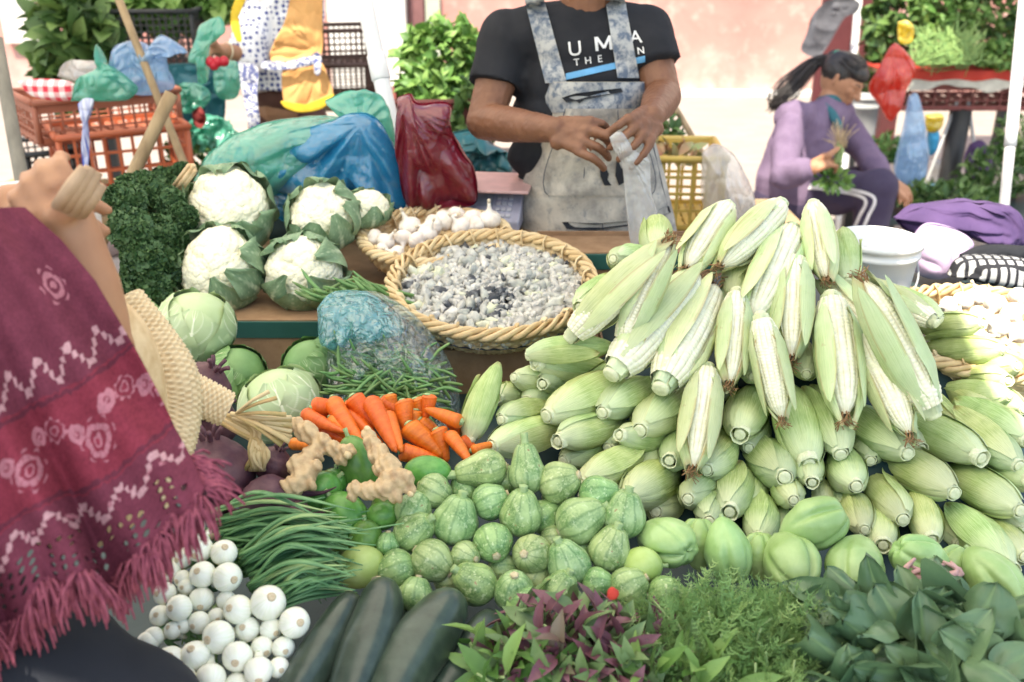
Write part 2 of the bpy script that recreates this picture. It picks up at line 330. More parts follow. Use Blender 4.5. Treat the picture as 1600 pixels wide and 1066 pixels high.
    m['teal_edge'] = M('teal_paint', (.022, .095, .075), (.03, .12, .10), 12, .45); m['card'] = M('cardboard', (.36, .22, .125), (.28, .165, .09), 30, .85, .3, 200); m['tarp'] = M('dark_tarp', (.015, .035, .038), (.022, .05, .055), 9, .45, .4, 20)
    m['pvc'] = M('white_pvc', (.74, .75, .76), (.62, .63, .64), 4, .35, stretch=(1, 1, .3)); m['steel'] = M('grey_steel', (.32, .33, .34), (.42, .42, .42), 12, .35); m['wood'] = M('weathered_wood', (.34, .245, .14), (.24, .165, .09), 12, .75, .4, 120, stretch=(3, 3, .4)); m['oldpole'] = M('old_grey_pole', (.17, .155, .13), (.24, .22, .18), 10, .8, stretch=(3, 3, .3))
    m['bucket'] = M('white_bucket_plastic', (.82, .82, .80), (.78, .78, .76), 8, .35, trl=.1); m['purple'] = M('purple_cloth', (.060, .032, .10), (.09, .05, .14), 14, .85, .4, 500); m['lilac'] = M('lilac_lining', (.52, .38, .60), (.6, .46, .66), 10, .8, .3, 500)
    m['ccrate'] = M('terracotta_plastic', (.34, .115, .07), (.28, .095, .055), 6, .5); m['ocrate'] = M('orange_plastic', (.50, .125, .055), (.44, .11, .05), 5, .42); m['bcrate'] = M('black_plastic', (.025, .027, .03), rough=.5); m['ycrate'] = M('yellow_plastic', (.62, .42, .09), (.55, .38, .10), 6, .5); m['brcrate'] = M('brown_plastic', (.10, .055, .042), rough=.6); m['mcrate'] = M('maroon_plastic', (.22, .055, .05), (.18, .05, .045), 6, .55)
    m['film_blue'] = filmmat('blue_film', (.03, .32, .58), .78, .14); m['film_green'] = filmmat('green_film', (.16, .60, .46), .62, .14); m['film_teal'] = filmmat('teal_film', (.10, .42, .38), .5, .2); m['film_red'] = filmmat('maroon_film', (.26, .012, .035), .97, .3); m['film_white'] = filmmat('white_film', (.85, .85, .84), .42, .16); m['film_clear'] = filmmat('clear_film', (.66, .82, .80), .11, .10, .7, .11, 26); m['film_aqua'] = filmmat('aqua_film', (.25, .62, .66), .42, .12, .6, .12, 22); m['film_sky'] = filmmat('sky_film', (.38, .60, .86), .5, .15); m['film_orange'] = filmmat('red_orange_film', (.72, .06, .03), .95, .3); m['film_yellow'] = filmmat('yellow_film', (.7, .55, .05), .9, .3)
    m['towel'] = M('dark_grey_cloth', (.07, .07, .085), (.12, .12, .14), 9, .9); m['red_cloth'] = M('red_cloth', (.55, .05, .03), (.45, .04, .03), 9, .8); m['cream'] = M('cream_cloth', (.62, .58, .50), (.5, .46, .4), 20, .9); m['hair'] = M('dark_hair', (.012, .010, .011), (.030, .022, .020), 60, .45, .6, 300, stretch=(1, 1, .2), spec=.5)
    m['sweater'] = M('mauve_knit', (.145, .102, .165), (.18, .13, .20), 14, .9, .5, 500, spec=.1); m['swwhite'] = M('white_knit', (.78, .75, .76), rough=.9); m['teal_shirt'] = M('teal_shirt', (.03, .13, .16), rough=.85); m['navy'] = M('navy_track_cloth', (.040, .028, .062), (.055, .042, .08), 9, .85); m['brown'] = M('brown_trousers', (.085, .035, .027), (.11, .05, .038), 14, .9)
    m['apron'] = M('yellow_apron_cloth', (.66, .36, .14), (.58, .30, .11), 16, .85, .3, 400); m['ytrim'] = M('yellow_trim', (.80, .55, .05), rough=.8); m['ribbon'] = M('floral_ribbon', (.60, .60, .64), (.10, .12, .28), 90, .85, lo=.45, hi=.55)
    m['eye'] = M('dark_eye', (.02, .015, .012), rough=.3); m['lip'] = M('lips', (.30, .09, .07), rough=.5); m['gold'] = M('bangle_metal', (.7, .62, .45), rough=.3)
    s = NT('blouse_cloth'); o = s.obj(); vo = s.n('TexVoronoi'); s.l(o, vo.inputs['Vector']); vo.inputs['Scale'].default_value = 48; vo.inputs['Randomness'].default_value = .35
    m['blouse'] = s.done(s.mix(s.ramp(vo.outputs['Distance'], .34, .42), (.07, .09, .26), (.80, .79, .80)), .85, .2)
    m['trouser'] = M('black_trousers', (.010, .012, .018), (.016, .018, .026), 8, .9); m['shawl'] = tintmat('wool_shawl', .95, .08, .6, 260, .3); m['wool'] = M('maroon_wool', (.20, .05, .08), (.32, .09, .125), 120, .95, .6, 300, spec=.1); m['wallet'] = M('brown_paper', (.34, .22, .13), (.45, .31, .2), 20, .7)
    m['screen'] = M('grey_display', (.32, .34, .40), rough=.25); m['scale'] = M('pale_metal', (.42, .42, .52), rough=.35); m['btn'] = M('grey_buttons', (.55, .55, .60), rough=.6); m['pinkpan'] = M('pink_tray', (.65, .40, .38), rough=.3)
    m['gingham'] = None
    s = NT('red_gingham'); o = s.obj(); x = s.n('SeparateXYZ'); s.l(o, x.inputs[0]); a = s.math('GREATER_THAN', s.math('SINE', s.math('MULTIPLY', x.outputs[0], 190.)), 0.); b = s.math('GREATER_THAN', s.math('SINE', s.math('MULTIPLY', x.outputs[2], 190.)), 0.)
    m['gingham'] = s.done(s.mix(s.math('MULTIPLY', s.math('ADD', a, b), .5), (.82, .74, .72), (.66, .05, .08)), .85, .1)
    s = NT('check_cloth'); o = s.obj(); x = s.n('SeparateXYZ'); s.l(o, x.inputs[0]); a = s.math('GREATER_THAN', s.math('SINE', s.math('MULTIPLY', x.outputs[0], 300.)), .4); b = s.math('GREATER_THAN', s.math('SINE', s.math('MULTIPLY', x.outputs[1], 300.)), .4)
    m['check'] = s.done(s.mix(s.math('MAXIMUM', a, b), (.42, .42, .42), (.03, .03, .035)), .85, .1)
mats()
# ================================================================== the setting
def setting():
    s = NT('pavement'); o = s.obj(); br = s.n('TexBrick'); s.l(s.mapv(o, (1, 1, 1)), br.inputs['Vector']); br.inputs['Scale'].default_value = 2.6
    br.inputs['Color1'].default_value = (.33, .29, .26, 1); br.inputs['Color2'].default_value = (.28, .25, .225, 1); br.inputs['Mortar'].default_value = (.27, .24, .22, 1); br.inputs['Mortar Size'].default_value = .012
    b = s.mix(s.math('MULTIPLY', s.ramp(s.noise(o, 1.3, 6), .4, .7), .5), br.outputs[0], (.26, .22, .20)); s.bump(s.noise(o, 30, 4), .3, .01)
    m = s.done(b, .85, .2)
    mb = MB(); P, f, U, V = surf(lambda u, v: (-60+120*u, -20+140*v, 0*u+.012*0), 40, 40); mb.add(P, f); tag(mb.obj('ground', m, smooth=False), kind='structure')
    # the pink building
    Yw = 10.5; X = lambda px, y=0: (px-800)/FPX*10.3
    s = NT('pink_plaster'); o = s.obj(); n = s.noise(o, 1.1, 7, .62, .3); n2 = s.noise(o, 4, 6, .7)
    b = s.mix(s.ramp(n, .35, .65), (.44, .20, .175), (.50, .27, .235)); b = s.mix(s.ramp(n2, .52, .68), b, (.52, .38, .33))
    x = s.n('SeparateXYZ'); s.l(o, x.inputs[0]); low = s.math('MULTIPLY', s.ramp(x.outputs[2], .08, .5, (1, 1, 1), (0, 0, 0)), s.ramp(s.noise(o, 2.2, 6, .7), .38, .6))
    b = s.mix(low, b, (.46, .40, .36)); s.bump(n2, .5, .02); pink = s.done(b, .9, .15)
    white = M('white_plaster', (.74, .72, .68), (.62, .58, .54), 2.2, .9, .4, 9, bd=.01); door = M('maroon_door_paint', (.22, .10, .10), (.16, .07, .07), 5, .6); glass = M('pale_green_shutter', (.45, .48, .38), (.38, .4, .32), 5, .6)
    bld = thing('pink_building', 'long building with weathered pink plaster wall across the back of the street', 'building', loc=(0, Yw, 0))
    def part(nm, mat, c, sz, bev=.01):
        q = MB(); box(q, c, sz); return q.obj(nm, mat, bld, smooth=False, bevel=bev)
    part('wall', pink, (0, .2, 2.4), (40, .4, 4.8), 0); part('pilaster', white, ((X(528)+X(642))/2, -.12, 2.4), (X(642)-X(528), .28, 4.8))
    part('door', door, ((X(646)+X(668))/2, -.03, 1.2), (X(668)-X(646), .1, 2.4)); part('shutter', glass, ((X(670)+X(692))/2, -.03, 1.4), (X(692)-X(670), .08, 2.2))
    part('plinth', white, ((X(695)+X(1300))/2, -.06, .03), (X(1300)-X(695), .16, .06))
    q = MB(); th = np.linspace(0, PI, 24); cx = X(57); r = .17; pts = [(cx-r, .55), *[(cx-r*math.cos(t), 1.9+r*math.sin(t)) for t in th], (cx+r, .55)]
    P = [(a, -.08, c) for a, c in pts]+[(a, .0, c) for a, c in pts]; n = len(pts); q.add(P, [list(range(n))[::-1], list(range(n, 2*n))]+[[i, (i+1) % n, n+(i+1) % n, n+i] for i in range(n)])
    q.obj('arched_niche', white, bld, smooth=False)
    # unseen cloth awnings overhead on poles, edges set for the shade they cast
    cloth = NT('awning_cloth'); cm = cloth.done((.80, .78, .74), .8, .1, trl=.7, trc=(.96, .90, .80))
    def awning(label, x0, x1, y0, y1, z, posts):
        t = thing('awning', label, 'awning', loc=((x0+x1)/2, (y0+y1)/2, z)); q = MB()
        P, f, U, V = surf(lambda u, v: ((u-.5)*(x1-x0), (v-.5)*(y1-y0), -.10*np.sin(PI*u)*np.sin(PI*v)+.02*np.sin(u*9)), 14, 14); q.add(P, f); q.obj('cloth', cm, t)
        q = MB(); a, b = (x1-x0)/2, (y1-y0)/2
        for p0, p1 in (((-a, -b), (a, -b)), ((-a, b), (a, b)), ((-a, -b), (-a, b)), ((a, -b), (a, b))): tube(q, [(*p0, 0), (*p1, 0)], .018, 8)
        q.obj('frame', MAT['pvc'], t)
        for px, py in posts:
            q = MB(); tube(q, [(px-(x0+x1)/2, py-(y0+y1)/2, 0), (px-(x0+x1)/2, py-(y0+y1)/2, -z)], .02, 8); q.obj('post', MAT['pvc'], t)
    awning('white cloth awning stretched over the vegetable stall', -2.6, .52, .08, 2.75, 2.35, [(-2.6, .08), (-2.6, 2.75)])
    awning('added unseen white cloth awning shading the far left stall', -4.4, -.75, 3.0, 5.2, 2.3, [(-4.4, 5.2), (-4.4, 3.0)])  # out of view, added to put the left stall in shade
    awning('added unseen narrow cloth awning shading the seated woman', 1.0, 2.7, 2.9, 3.95, 2.3, [(2.7, 2.9)])  # added out of view, cut narrow to shade only her upper body
    awning('added unseen wide cloth awning shading the herb stall at right', 2.05, 5.2, 4.0, 7.2, 2.3, [(5.2, 7.2), (5.2, 4.0)])  # added out of view, set back so the paving behind her stays sunlit
setting()
# ------------------------------------------------------------------ generic things
def crate(name, label, c, R, size, mat, nx=8, nz=4, t=.006, group=None, cat='crate', solid=0):
    w, d, h = size; R = Matrix(R) if not isinstance(R, Matrix) else R
    t0 = thing(name, label, cat, group); t0.matrix_basis = Matrix.Translation(c) @ R.to_4x4()
    def panel(L, H, n):
        q = MB()
        for i in range(n+1): box(q, (-L/2+L*i/n, 0, H/2), (t*(1.8 if i in (0, n) else 1), t*1.1, H*.98))
        for j in range(nz+1): box(q, (0, 0, t/2+(H-t)*j/nz), (L-.001, t*.95, t*(1.3 if j in (0, nz) else .9)))
        if solid: box(q, (0, .0, H*.86), (L*.98, t*.8, H*.24)); box(q, (0, 0, H*.07), (L*.98, t*.8, H*.12))
        return q
    for (L, off, ang, n) in ((w, (0, -d/2, 0), 0, nx), (w, (0, d/2, 0), 0, nx), (d, (-w/2, 0, 0), PI/2, max(4, int(nx*d/w))), (d, (w/2, 0, 0), PI/2, max(4, int(nx*d/w)))):
        o = panel(L-.004, h, n).obj('side_panel', mat, t0, smooth=False); o.location = (off[0], off[1], -h/2); o.rotation_euler = (0, 0, ang)
    q = MB(); ww, dd = w/2+.006, d/2+.006
    for p0, p1 in (((-ww, -dd), (ww, -dd)), ((-ww, dd), (ww, dd)), ((-ww, -dd), (-ww, dd)), ((ww, -dd), (ww, dd))): tube(q, [(*p0, h/2), (*p1, h/2)], .011, 6)
    for sx in (-1, 1):
        for sy in (-1, 1): tube(q, [(sx*w/2, sy*d/2, -h/2), (sx*w/2, sy*d/2, h/2)], .010, 6)
    q.obj('rim', mat, t0)
    q = MB()
    for i in range(9): box(q, (-w/2+w*(i+.5)/9, 0, -h/2-.004), (w/9*.72, d, .006))
    for i in range(5): box(q, (0, -d/2+d*(i+.5)/5, -h/2-.0105), (w, d/5*.5, .006))
    q.obj('base', mat, t0, smooth=False); return t0
def pillow(mb, outline, Y, T, n=(26, 72), crump=.02, fsc=9, seed=0, folds=None, power=.5, a=0., center=None, tilt=0., c=None, m=0, closed=True):
    """a soft stuffed or draped shape: outline at a distance Y, swelling T towards and away from the street"""
    O = np.array([list(at(x, y, Y=Y)) for x, y in outline]); k = len(O)
    cpt = np.array(list(at(*center, Y=Y))) if center else O.mean(0)
    Oc = np.vstack([O, O[:1]]); seg = curve(Oc, n[1]+1)[:-1]
    s = np.linspace(0, 1, n[0])[:, None, None]; P0 = cpt+(seg[None]-cpt)*s**.8
    out = []
    for side in ((-1, 1) if closed else (-1,)):
        P = P0.copy(); th = np.broadcast_to(np.linspace(0, 2*PI, n[1], endpoint=False)[None, :], P.shape[:2])
        bulge = (1-s[..., 0]**2)**power*T
        flat = P.reshape(-1, 3)
        cr = ridged(flat*fsc+side*3.1, seed, 3).reshape(P.shape[:2])*crump*np.minimum(1, 1.3-s[..., 0]**3)
        if folds is not None:
            F = np.array(list(at(*folds[0], Y=Y))); dx = P[..., 0]-F[0]; dz = P[..., 2]-F[2]; an = np.arctan2(dx, -dz); rr = np.hypot(dx, dz)
            q3 = np.stack([an*folds[1]*.35, rr*4, an*0+seed], -1).reshape(-1, 3); cr = cr+folds[2]*1.1*ridged(q3, seed+5, 2).reshape(an.shape)*np.minimum(1, rr*6)-folds[2]*.5
        P[..., 1] += side*bulge+side*-1*cr*(1 if side < 0 else .6); P[..., 1] += tilt*(P[..., 2]-cpt[2]); P[..., 2] += cr*.35; out.append(P)
        f = gridf(n[0], n[1], True); mb.add(P.reshape(-1, 3), f if side > 0 else f[:, ::-1], a, m, c)
    return mb
def blob(mb, c, r, n=(18, 28), amp=.1, sc=6, seed=0, R=None, a=0., m=0, fn=None):
    def g(u, v):
        th = u*PI; ph = v*2*PI; return np.sin(th)*np.cos(ph), np.sin(th)*np.sin(ph), np.cos(th)
    P, f, U, V = surf(g, n[0], n[1], True); k = 1+amp*fbm(P*sc*.3+seed*7.7, seed, 3)
    if fn is not None: k = k*fn(P)
    P = P*k[:, None]*np.array(r)
    if R is not None: P = P@np.array(R).T
    return mb.add(P+np.array(list(c)), f[:, ::-1], a, m)
def clump(name, label, c, radii, n, size, mat, cat='greens', group=None, shape=(1, .5), droop=.35, stems=0, up=.35, inner=.55, parent=None, seed=0, stemmat=None, part=True, down=None):
    """a bunch of loose leaves spread through a mound, with stems"""
    c = np.array(list(c)); R = np.array(radii); d = rand_dirs(n); rr = (inner+(1-inner)*rng.random(n)**.6)[:, None]
    pos = c+d*rr*R*(1+.18*vn(d*2.2+seed, seed))[:, None]
    D = d+rand_dirs(n)*.75+np.array([0, 0, up]); N = d*.8+rand_dirs(n)*.5+np.array([0, 0, .5])
    tv, tf = leaf_t(shape[0], shape[1], 5, 3, droop); q = MB(); scatter(q, tv, tf, frames(D, N), pos-D/np.linalg.norm(D, axis=1)[:, None]*size*.4, size*(.6+.8*rng.random(n)))
    t = parent or thing(name, label, cat, group)
    q.obj('leaves', mat, t)
    if stems:
        q = MB()
        for i in range(stems):
            e = c+rand_dirs(1)[0]*R*.9; b0 = c+np.array([rng.normal()*.15*R[0], rng.normal()*.15*R[1], -R[2]*.8]) if down is None else np.array(list(down))+rng.normal(size=3)*.008
            tube(q, curve([b0, (b0+e)/2+rng.normal(size=3)*R*.12, e], 6), [.0035, .003, .003, .0025, .002, .0015], 5, rng.random())
        q.obj('stems', stemmat or MAT['stemg'], t)
    return t
def braid_rim(mb, c, rx, ry, z, thick=.014, strands=3, waves=34, R=None, var=True, n=420, drop=0):
    """twisted strands round an oval rim"""
    th = np.linspace(0, 2*PI, n, endpoint=False)
    for k in range(strands*2):
        ph = th*waves/2+k*2*PI/(strands*2); off = thick*.9*np.cos(ph); zo = thick*.65*np.sin(ph)
        pts = np.stack([(rx+off)*np.cos(th), (ry+off)*np.sin(th), z+zo], -1)
        th2 = np.arange(6)/6*2*PI; T = np.roll(pts, -1, 0)-np.roll(pts, 1, 0); T /= np.linalg.norm(T, axis=1)[:, None]; Z = np.array([0, 0, 1.]); Nn = np.cross(T, Z); Nn /= np.linalg.norm(Nn, axis=1)[:, None]; B = np.cross(T, Nn)
        wv = 1+.22*vn(np.stack([np.cos(th)*9, np.sin(th)*9, th*0+k*5], -1), 8)[:, None, None]; P = pts[:, None]+thick*.60*wv*(.62*np.cos(th2)[None, :, None]*Nn[:, None]+.95*np.sin(th2)[None, :, None]*B[:, None])
        f = gridf(n, 6, True); f2 = np.array([[(n-1)*6+j, (n-1)*6+(j+1) % 6, (j+1) % 6, j] for j in range(6)])
        mb.add(P.reshape(-1, 3), np.vstack([f, f2]), np.full(n*6, rng.random()))
def basket(label, c, R, rtop, rbot, h, ry=1., name='woven_basket', nrib=44, band=9, group=None):
    t = thing(name, label, 'basket', group); t.matrix_basis = Matrix.Translation(c) @ R.to_4x4()
    nr = 8*band; na = 8*nrib
    def g(u, v, dr):
        th = v*2*PI; r = rbot+(rtop-rbot)*np.sin(u*PI/2)**.8; wv = .0028*np.sin(th*nrib+PI*np.floor(u*band))*np.sin(PI*((u*band) % 1))+.0022*np.sin(PI*((u*band) % 1)); r = r+wv+dr
        return r*np.cos(th), ry*r*np.sin(th), -h+h*u
    for dr, fl in ((0, 1), (-.008, -1)):
        P, f, U, V = surf(lambda u, v: g(u, v, dr), nr, na, True); a = .5+.5*vn(np.stack([np.floor(U*band)*3.3, np.floor(V*nrib)*.9, U*0], -1), 4)
        q = MB().add(P, f if fl > 0 else f[:, ::-1], a); q.obj('outer_wall' if fl > 0 else 'inner_wall', MAT['straw'], t)
    q = MB(); lathe(q, [-h-.002, -h+.004], [rbot, rbot], 48, rad=None, a=.4)
    for v in q.v: v[:, 1] *= ry
    q.obj('base', MAT['straw'], t)
    q = MB(); braid_rim(q, None, rtop+.004, (rtop+.004)*ry, .005, .0112, 2, 24); q.obj('braided_rim', MAT['straw'], t)
    q = MB()
    for i in range(nrib//2):                       # ribs folded over the rim
        a = (i+.3)/(nrib//2)*2*PI; pts = []
        for rr, zz in ((-.012, -.045), (-.016, -.015), (-.012, .012), (.002, .02)): pts.append(((rtop+rr)*math.cos(a+zz*1.5), ry*(rtop+rr)*math.sin(a+zz*1.5), zz))
        tube(q, curve(pts, 8), .0055, 6, rng.random(), flat=.35)
    q.obj('folded_ribs', MAT['straw'], t); return t
# ================================================================== the stall
def stall():
    t = thing('display_table', 'long low market table under the vegetables with dark blue green tarp', 'table', loc=(.25, 1.45, 0))
    def bx(nm, m, c, s): q = MB(); box(q, c, s); return q.obj(nm, m, t, smooth=False, bevel=.003)
    bx('tabletop', MAT['wood'], (0, 0, .64), (2.3, 1.15, .03))
    for x in (-1.08, 1.08):
        for y in (-.5, .5): bx('leg', MAT['wood'], (x, y, .31), (.06, .06, .62))
    # tarp over the boards and the stepped crates: one sheet with the mounds in it
    def g(u, v):
        x = -1.17+2.34*u; y = -.62+1.26*v; X = x+.25; Y = y+1.45
        z = .665+.08*np.clip((Y-1.05)/.5, 0, 1)
        cm = np.exp(-((X-.55)/.42)**2); z = z+cm*np.clip((Y-1.02)/.62, 0, 1)*.22*np.clip((2.08-Y)/.2, 0, 1)
        z = np.where((u < .003) | (u > .997) | (v < .003) | (v > .997), .30, z)
        return x, y, z+.006*np.sin(X*23)*np.sin(Y*19)
    P, f, U, V = surf(g, 90, 60); MB().add(P, f).obj('tarp', MAT['tarp'], t)
stall()
def box_tray(label, c, size, edge=True, rz=0, group=None):
    w, d, h = size; t = thing('cardboard_box', label, 'box', group, loc=c); t.rotation_euler = (0, 0, rz)
    q = MB()
    for (cc, ss) in (((0, -d/2, 0), (w, .005, h)), ((0, d/2, 0), (w, .005, h)), ((-w/2, 0, 0), (.005, d-.006, h)), ((w/2, 0, 0), (.005, d-.006, h)), ((0, 0, h/2-.012), (w-.006, d-.006, .004)), ((0, 0, -h/2), (w-.008, d-.008, .004))): box(q, cc, ss)
    q.obj('walls', MAT['card'], t, smooth=False, bevel=.001)
    if edge:
        q = MB(); zt = h/2-.021
        for (cc, ss) in (((0, -d/2-.004, zt), (w+.012, .004, .036)), ((w/2+.004, 0, zt), (.004, d+.010, .036)), ((-w/2-.004, 0, zt), (.004, d+.010, .036))): box(q, cc, ss)
        q.obj('painted_band', MAT['teal_edge'], t, smooth=False, bevel=.0015)
    q = MB()
    for xx in (-w*.28, w*.3):
        P = [(xx+.010*math.cos(a), -d/2-.0032, -h*.22+.017*math.sin(a)) for a in np.linspace(0, 2*PI, 18, endpoint=False)]; q.add(P, [list(range(18))])
    q.obj('hand_holes', MAT['hole'], t, smooth=False); return t  # flat discs, shade inside the holes put in as near-black colour
cz = at(435, 499, Y=1.78).z
box_tray('cardboard box with a dark green painted band under the cauliflowers', (-.575, 2.05, cz-.09), (.63, .54, .18))
cz2 = at(950, 410, Y=2.02).z
box_tray('plain cardboard box with green edge behind the corn heap', (.34, 2.08, cz2-.07), (.56, .16, .20))
box_tray('cardboard box hidden under the round basket of grey corn fungus', (-.02, 1.86, .79), (.40, .30, .13), edge=False)
# ------------------------------------------------------------------ corn
def husk_r(t): return np.interp(t, [0, .03, .07, .13, .22, .34, .5, .66, .8, .91, 1], [.0125, .0150, .0200, .0265, .0325, .0358, .0362, .0325, .0255, .0165, .005])
def closed_ear(seed, twist=.7):
    t = thing('corn_ear', 'x', 'corn'); L = .215
    def g(u, v, k=0):
        th = v*2*PI; r = husk_r(u); e = ((v*3+u*twist*.6+seed*.37+.12*np.sin(u*5+seed)) % 1); lay = .0026*(1-e)**.6*np.clip(u*8, 0, 1)
        P = np.stack([np.cos(th)*2, np.sin(th)*2, u*5+seed], -1).reshape(-1, 3); w = vn(P, seed).reshape(u.shape)
        r = r+lay+.0022*w+.0005*np.sin(th*40+w*3)*np.clip(u*6, 0, 1); bend = .006*np.sin(u*2.4+seed)
        return r*np.cos(th)+bend, r*np.sin(th)*(1-.04*w), u*L
    P, f, U, V = surf(g, 46, 90, True); q = MB().add(P, f, np.clip((U-.93)*6, 0, .6)); q.obj('husk', MAT['husk'], t)
    for k in range(2):                                    # loose outer leaves with a free edge
        q = MB(); a0 = seed*1.7+k*2.6
        def h(u, v):
            a = a0+(v-.5)*1.35*np.sin(PI*np.clip(u*.92+.08, 0, 1))**.6; uu = .03+u*.80; r = husk_r(uu)+.0042+.006*np.abs(v-.5)**2*4*u+.010*np.clip(u-.75, 0, 1)*4*abs(math.sin(seed+k))
            return r*np.cos(a)+.006*np.sin(uu*2.4+seed), r*np.sin(a), uu*L
        P, f, U, V = surf(h, 26, 12); q.add(P, f, np.clip((U-.9)*5, 0, .5)); q.obj('outer_husk_leaf', MAT['husk'], t)
    q = MB()                                              # the cut shank, with its rings of leaf bases
    for rr, z0 in ((.0136+.003*(seed % 3 == 2), -.001-.004*(seed % 3 == 2)),):
        lathe(q, [.012, z0, z0+.0006, .012], [rr*1.04, rr, rr-.0016, rr-.002], 26, cap=False, rad=lambda th, z, s=seed: 1+.05*np.sin(3*th+s)+.04*np.sin(7*th))
    q.obj('leaf_collar', MAT['cut'], t)
    q = MB(); lathe(q, [.01, -.002, -.0035, -.0030], [.0106, .0100, .0090, .005], 22); q.obj('cut_end', MAT['core'], t)
    return t
def open_ear(seed, lean=0., op0=1.):
    t = thing('corn_ear', 'x', 'corn'); L = .215; nr = 8
    def g(u, v):
        th = v*2*PI; r = np.interp(u, [0, .1, .3, .5, .75, .9, 1], [.020, .027, .0295, .0295, .0255, .018, .004])
        kr = np.abs(np.cos(th*nr+.25*np.sin(u*9+seed)))**.45; kz = np.abs(np.sin(u*PI*30+ (np.floor(v*2*nr+.25*np.sin(u*9+seed)/PI+.5) % 2)*1.3))**.5; r = r*(1+.085*kr*(.35+.65*kz)-.06)
        return r*np.cos(th), r*np.sin(th), .012+u*L*.90
    P, f, U, V = surf(g, 190, 112, True); c = np.clip((.22-np.abs(np.cos((V*2*PI)*nr+.25*np.sin(U*9+seed))))*4, 0, 1)*.8
    q = MB().add(P, f, np.clip(c+np.clip((U-.93)*8, 0, 1), 0, 1)); q.obj('kernels', MAT['kern'], t)
    def h(u, v, dr=0, op=op0):                             # v runs round the back from one lip to the other
        a_open = op*np.clip((u-.10)*5, 0, 1)**.7*(1+.16*np.sin(u*7+seed)); a = a_open+lean*.3+v*(2*PI-2*a_open)
        r = np.interp(u, [0, .05, .1, .18, .32, .5, .7, .86, 1], [.0135, .015, .020, .027, .0330, .0342, .0315, .0245, .010])+dr
        e = np.minimum(v, 1-v); r = r+.0018*np.sin(v*23+seed)*np.clip(e*9, 0, 1)+.003*np.exp(-e*30)*np.sin(u*16+seed*2+v*2)+.0006*np.sin(a*38)
        return r*np.cos(a), r*np.sin(a), u*L*(1.0+.05*np.sin(v*9+seed))
    P, f, U, V = surf(h, 44, 72); e = np.minimum(V, 1-V); q = MB(); q.add(P, f, np.clip(np.exp(-e*55)*(.9*(U > .25))*(.5+.5*np.sin(U*19+seed))+np.clip((U-.94)*8, 0, .7), 0, 1))
    P, f, U, V = surf(lambda u, v: h(u, v, -.0012), 44, 72); q.add(P, f[:, ::-1], .0); q.obj('husk', MAT['huskp'], t)
    q = MB(); tv = None
    for k in range(2):
        def lf(u, v, k=k):
            a = (op0+.12 if k == 0 else 6.283-op0-.12)+(v-.5)*.9*np.sin(PI*np.clip(u, .03, 1))**.6; uu = .08+u*.86; r = np.interp(uu, [0, .1, .3, .6, .9, 1], [.014, .021, .034, .034, .026, .02])+.003+.012*u**3*abs(math.sin(seed*2+k))
            return r*np.cos(a), r*np.sin(a), uu*L
        P, f, U, V = surf(lf, 24, 8); q.add(P, f, np.clip((np.abs(V-.5)-.42)*6, 0, .5)*(U > .4))
    q.obj('loose_husk', MAT['huskp'], t)
    q = MB()
    for i in range(16):
        a = rng.random()*6.28; r0 = .006*rng.random(); tube(q, curve([(r0*math.cos(a), r0*math.sin(a), L*.9), (.008*math.cos(a), .008*math.sin(a), L*.99), (.016*math.cos(a+1), .016*math.sin(a+1), L*(1.01+.05*rng.random()))], 6), .0007, 4)
    q.obj('silk', MAT['silk'], t)
    q = MB(); lathe(q, [.012, -.004, -.006], [.0125, .0115, .009], 20); q.obj('cut_end', MAT['core'], t); return t
CE = [closed_ear(s, tw) for s, tw in ((1, .7), (2, -.5), (3, 1.1), (4, .3), (5, -1.), (6, .9))]; OE = [open_ear(s, op0=o_) for s, o_ in ((1, .72), (2, .5), (3, .88), (4, .6))]
def dcorn(py): return 1.36+(880-py)*.00067
def solve_far(A, px, py, L):
    """the end of a stick of length L that starts at A, seen at px,py, on the far side"""
    D = (at(px, py, d=1)-Vector((0, 0, CAM_Z))); D.normalize(); O = Vector((0, 0, CAM_Z))-A; b = O.dot(D); c = O.dot(O)-L*L; disc = b*b-c
    return Vector((0, 0, CAM_Z))+D*(-b+(math.sqrt(disc) if disc > 0 else 0))
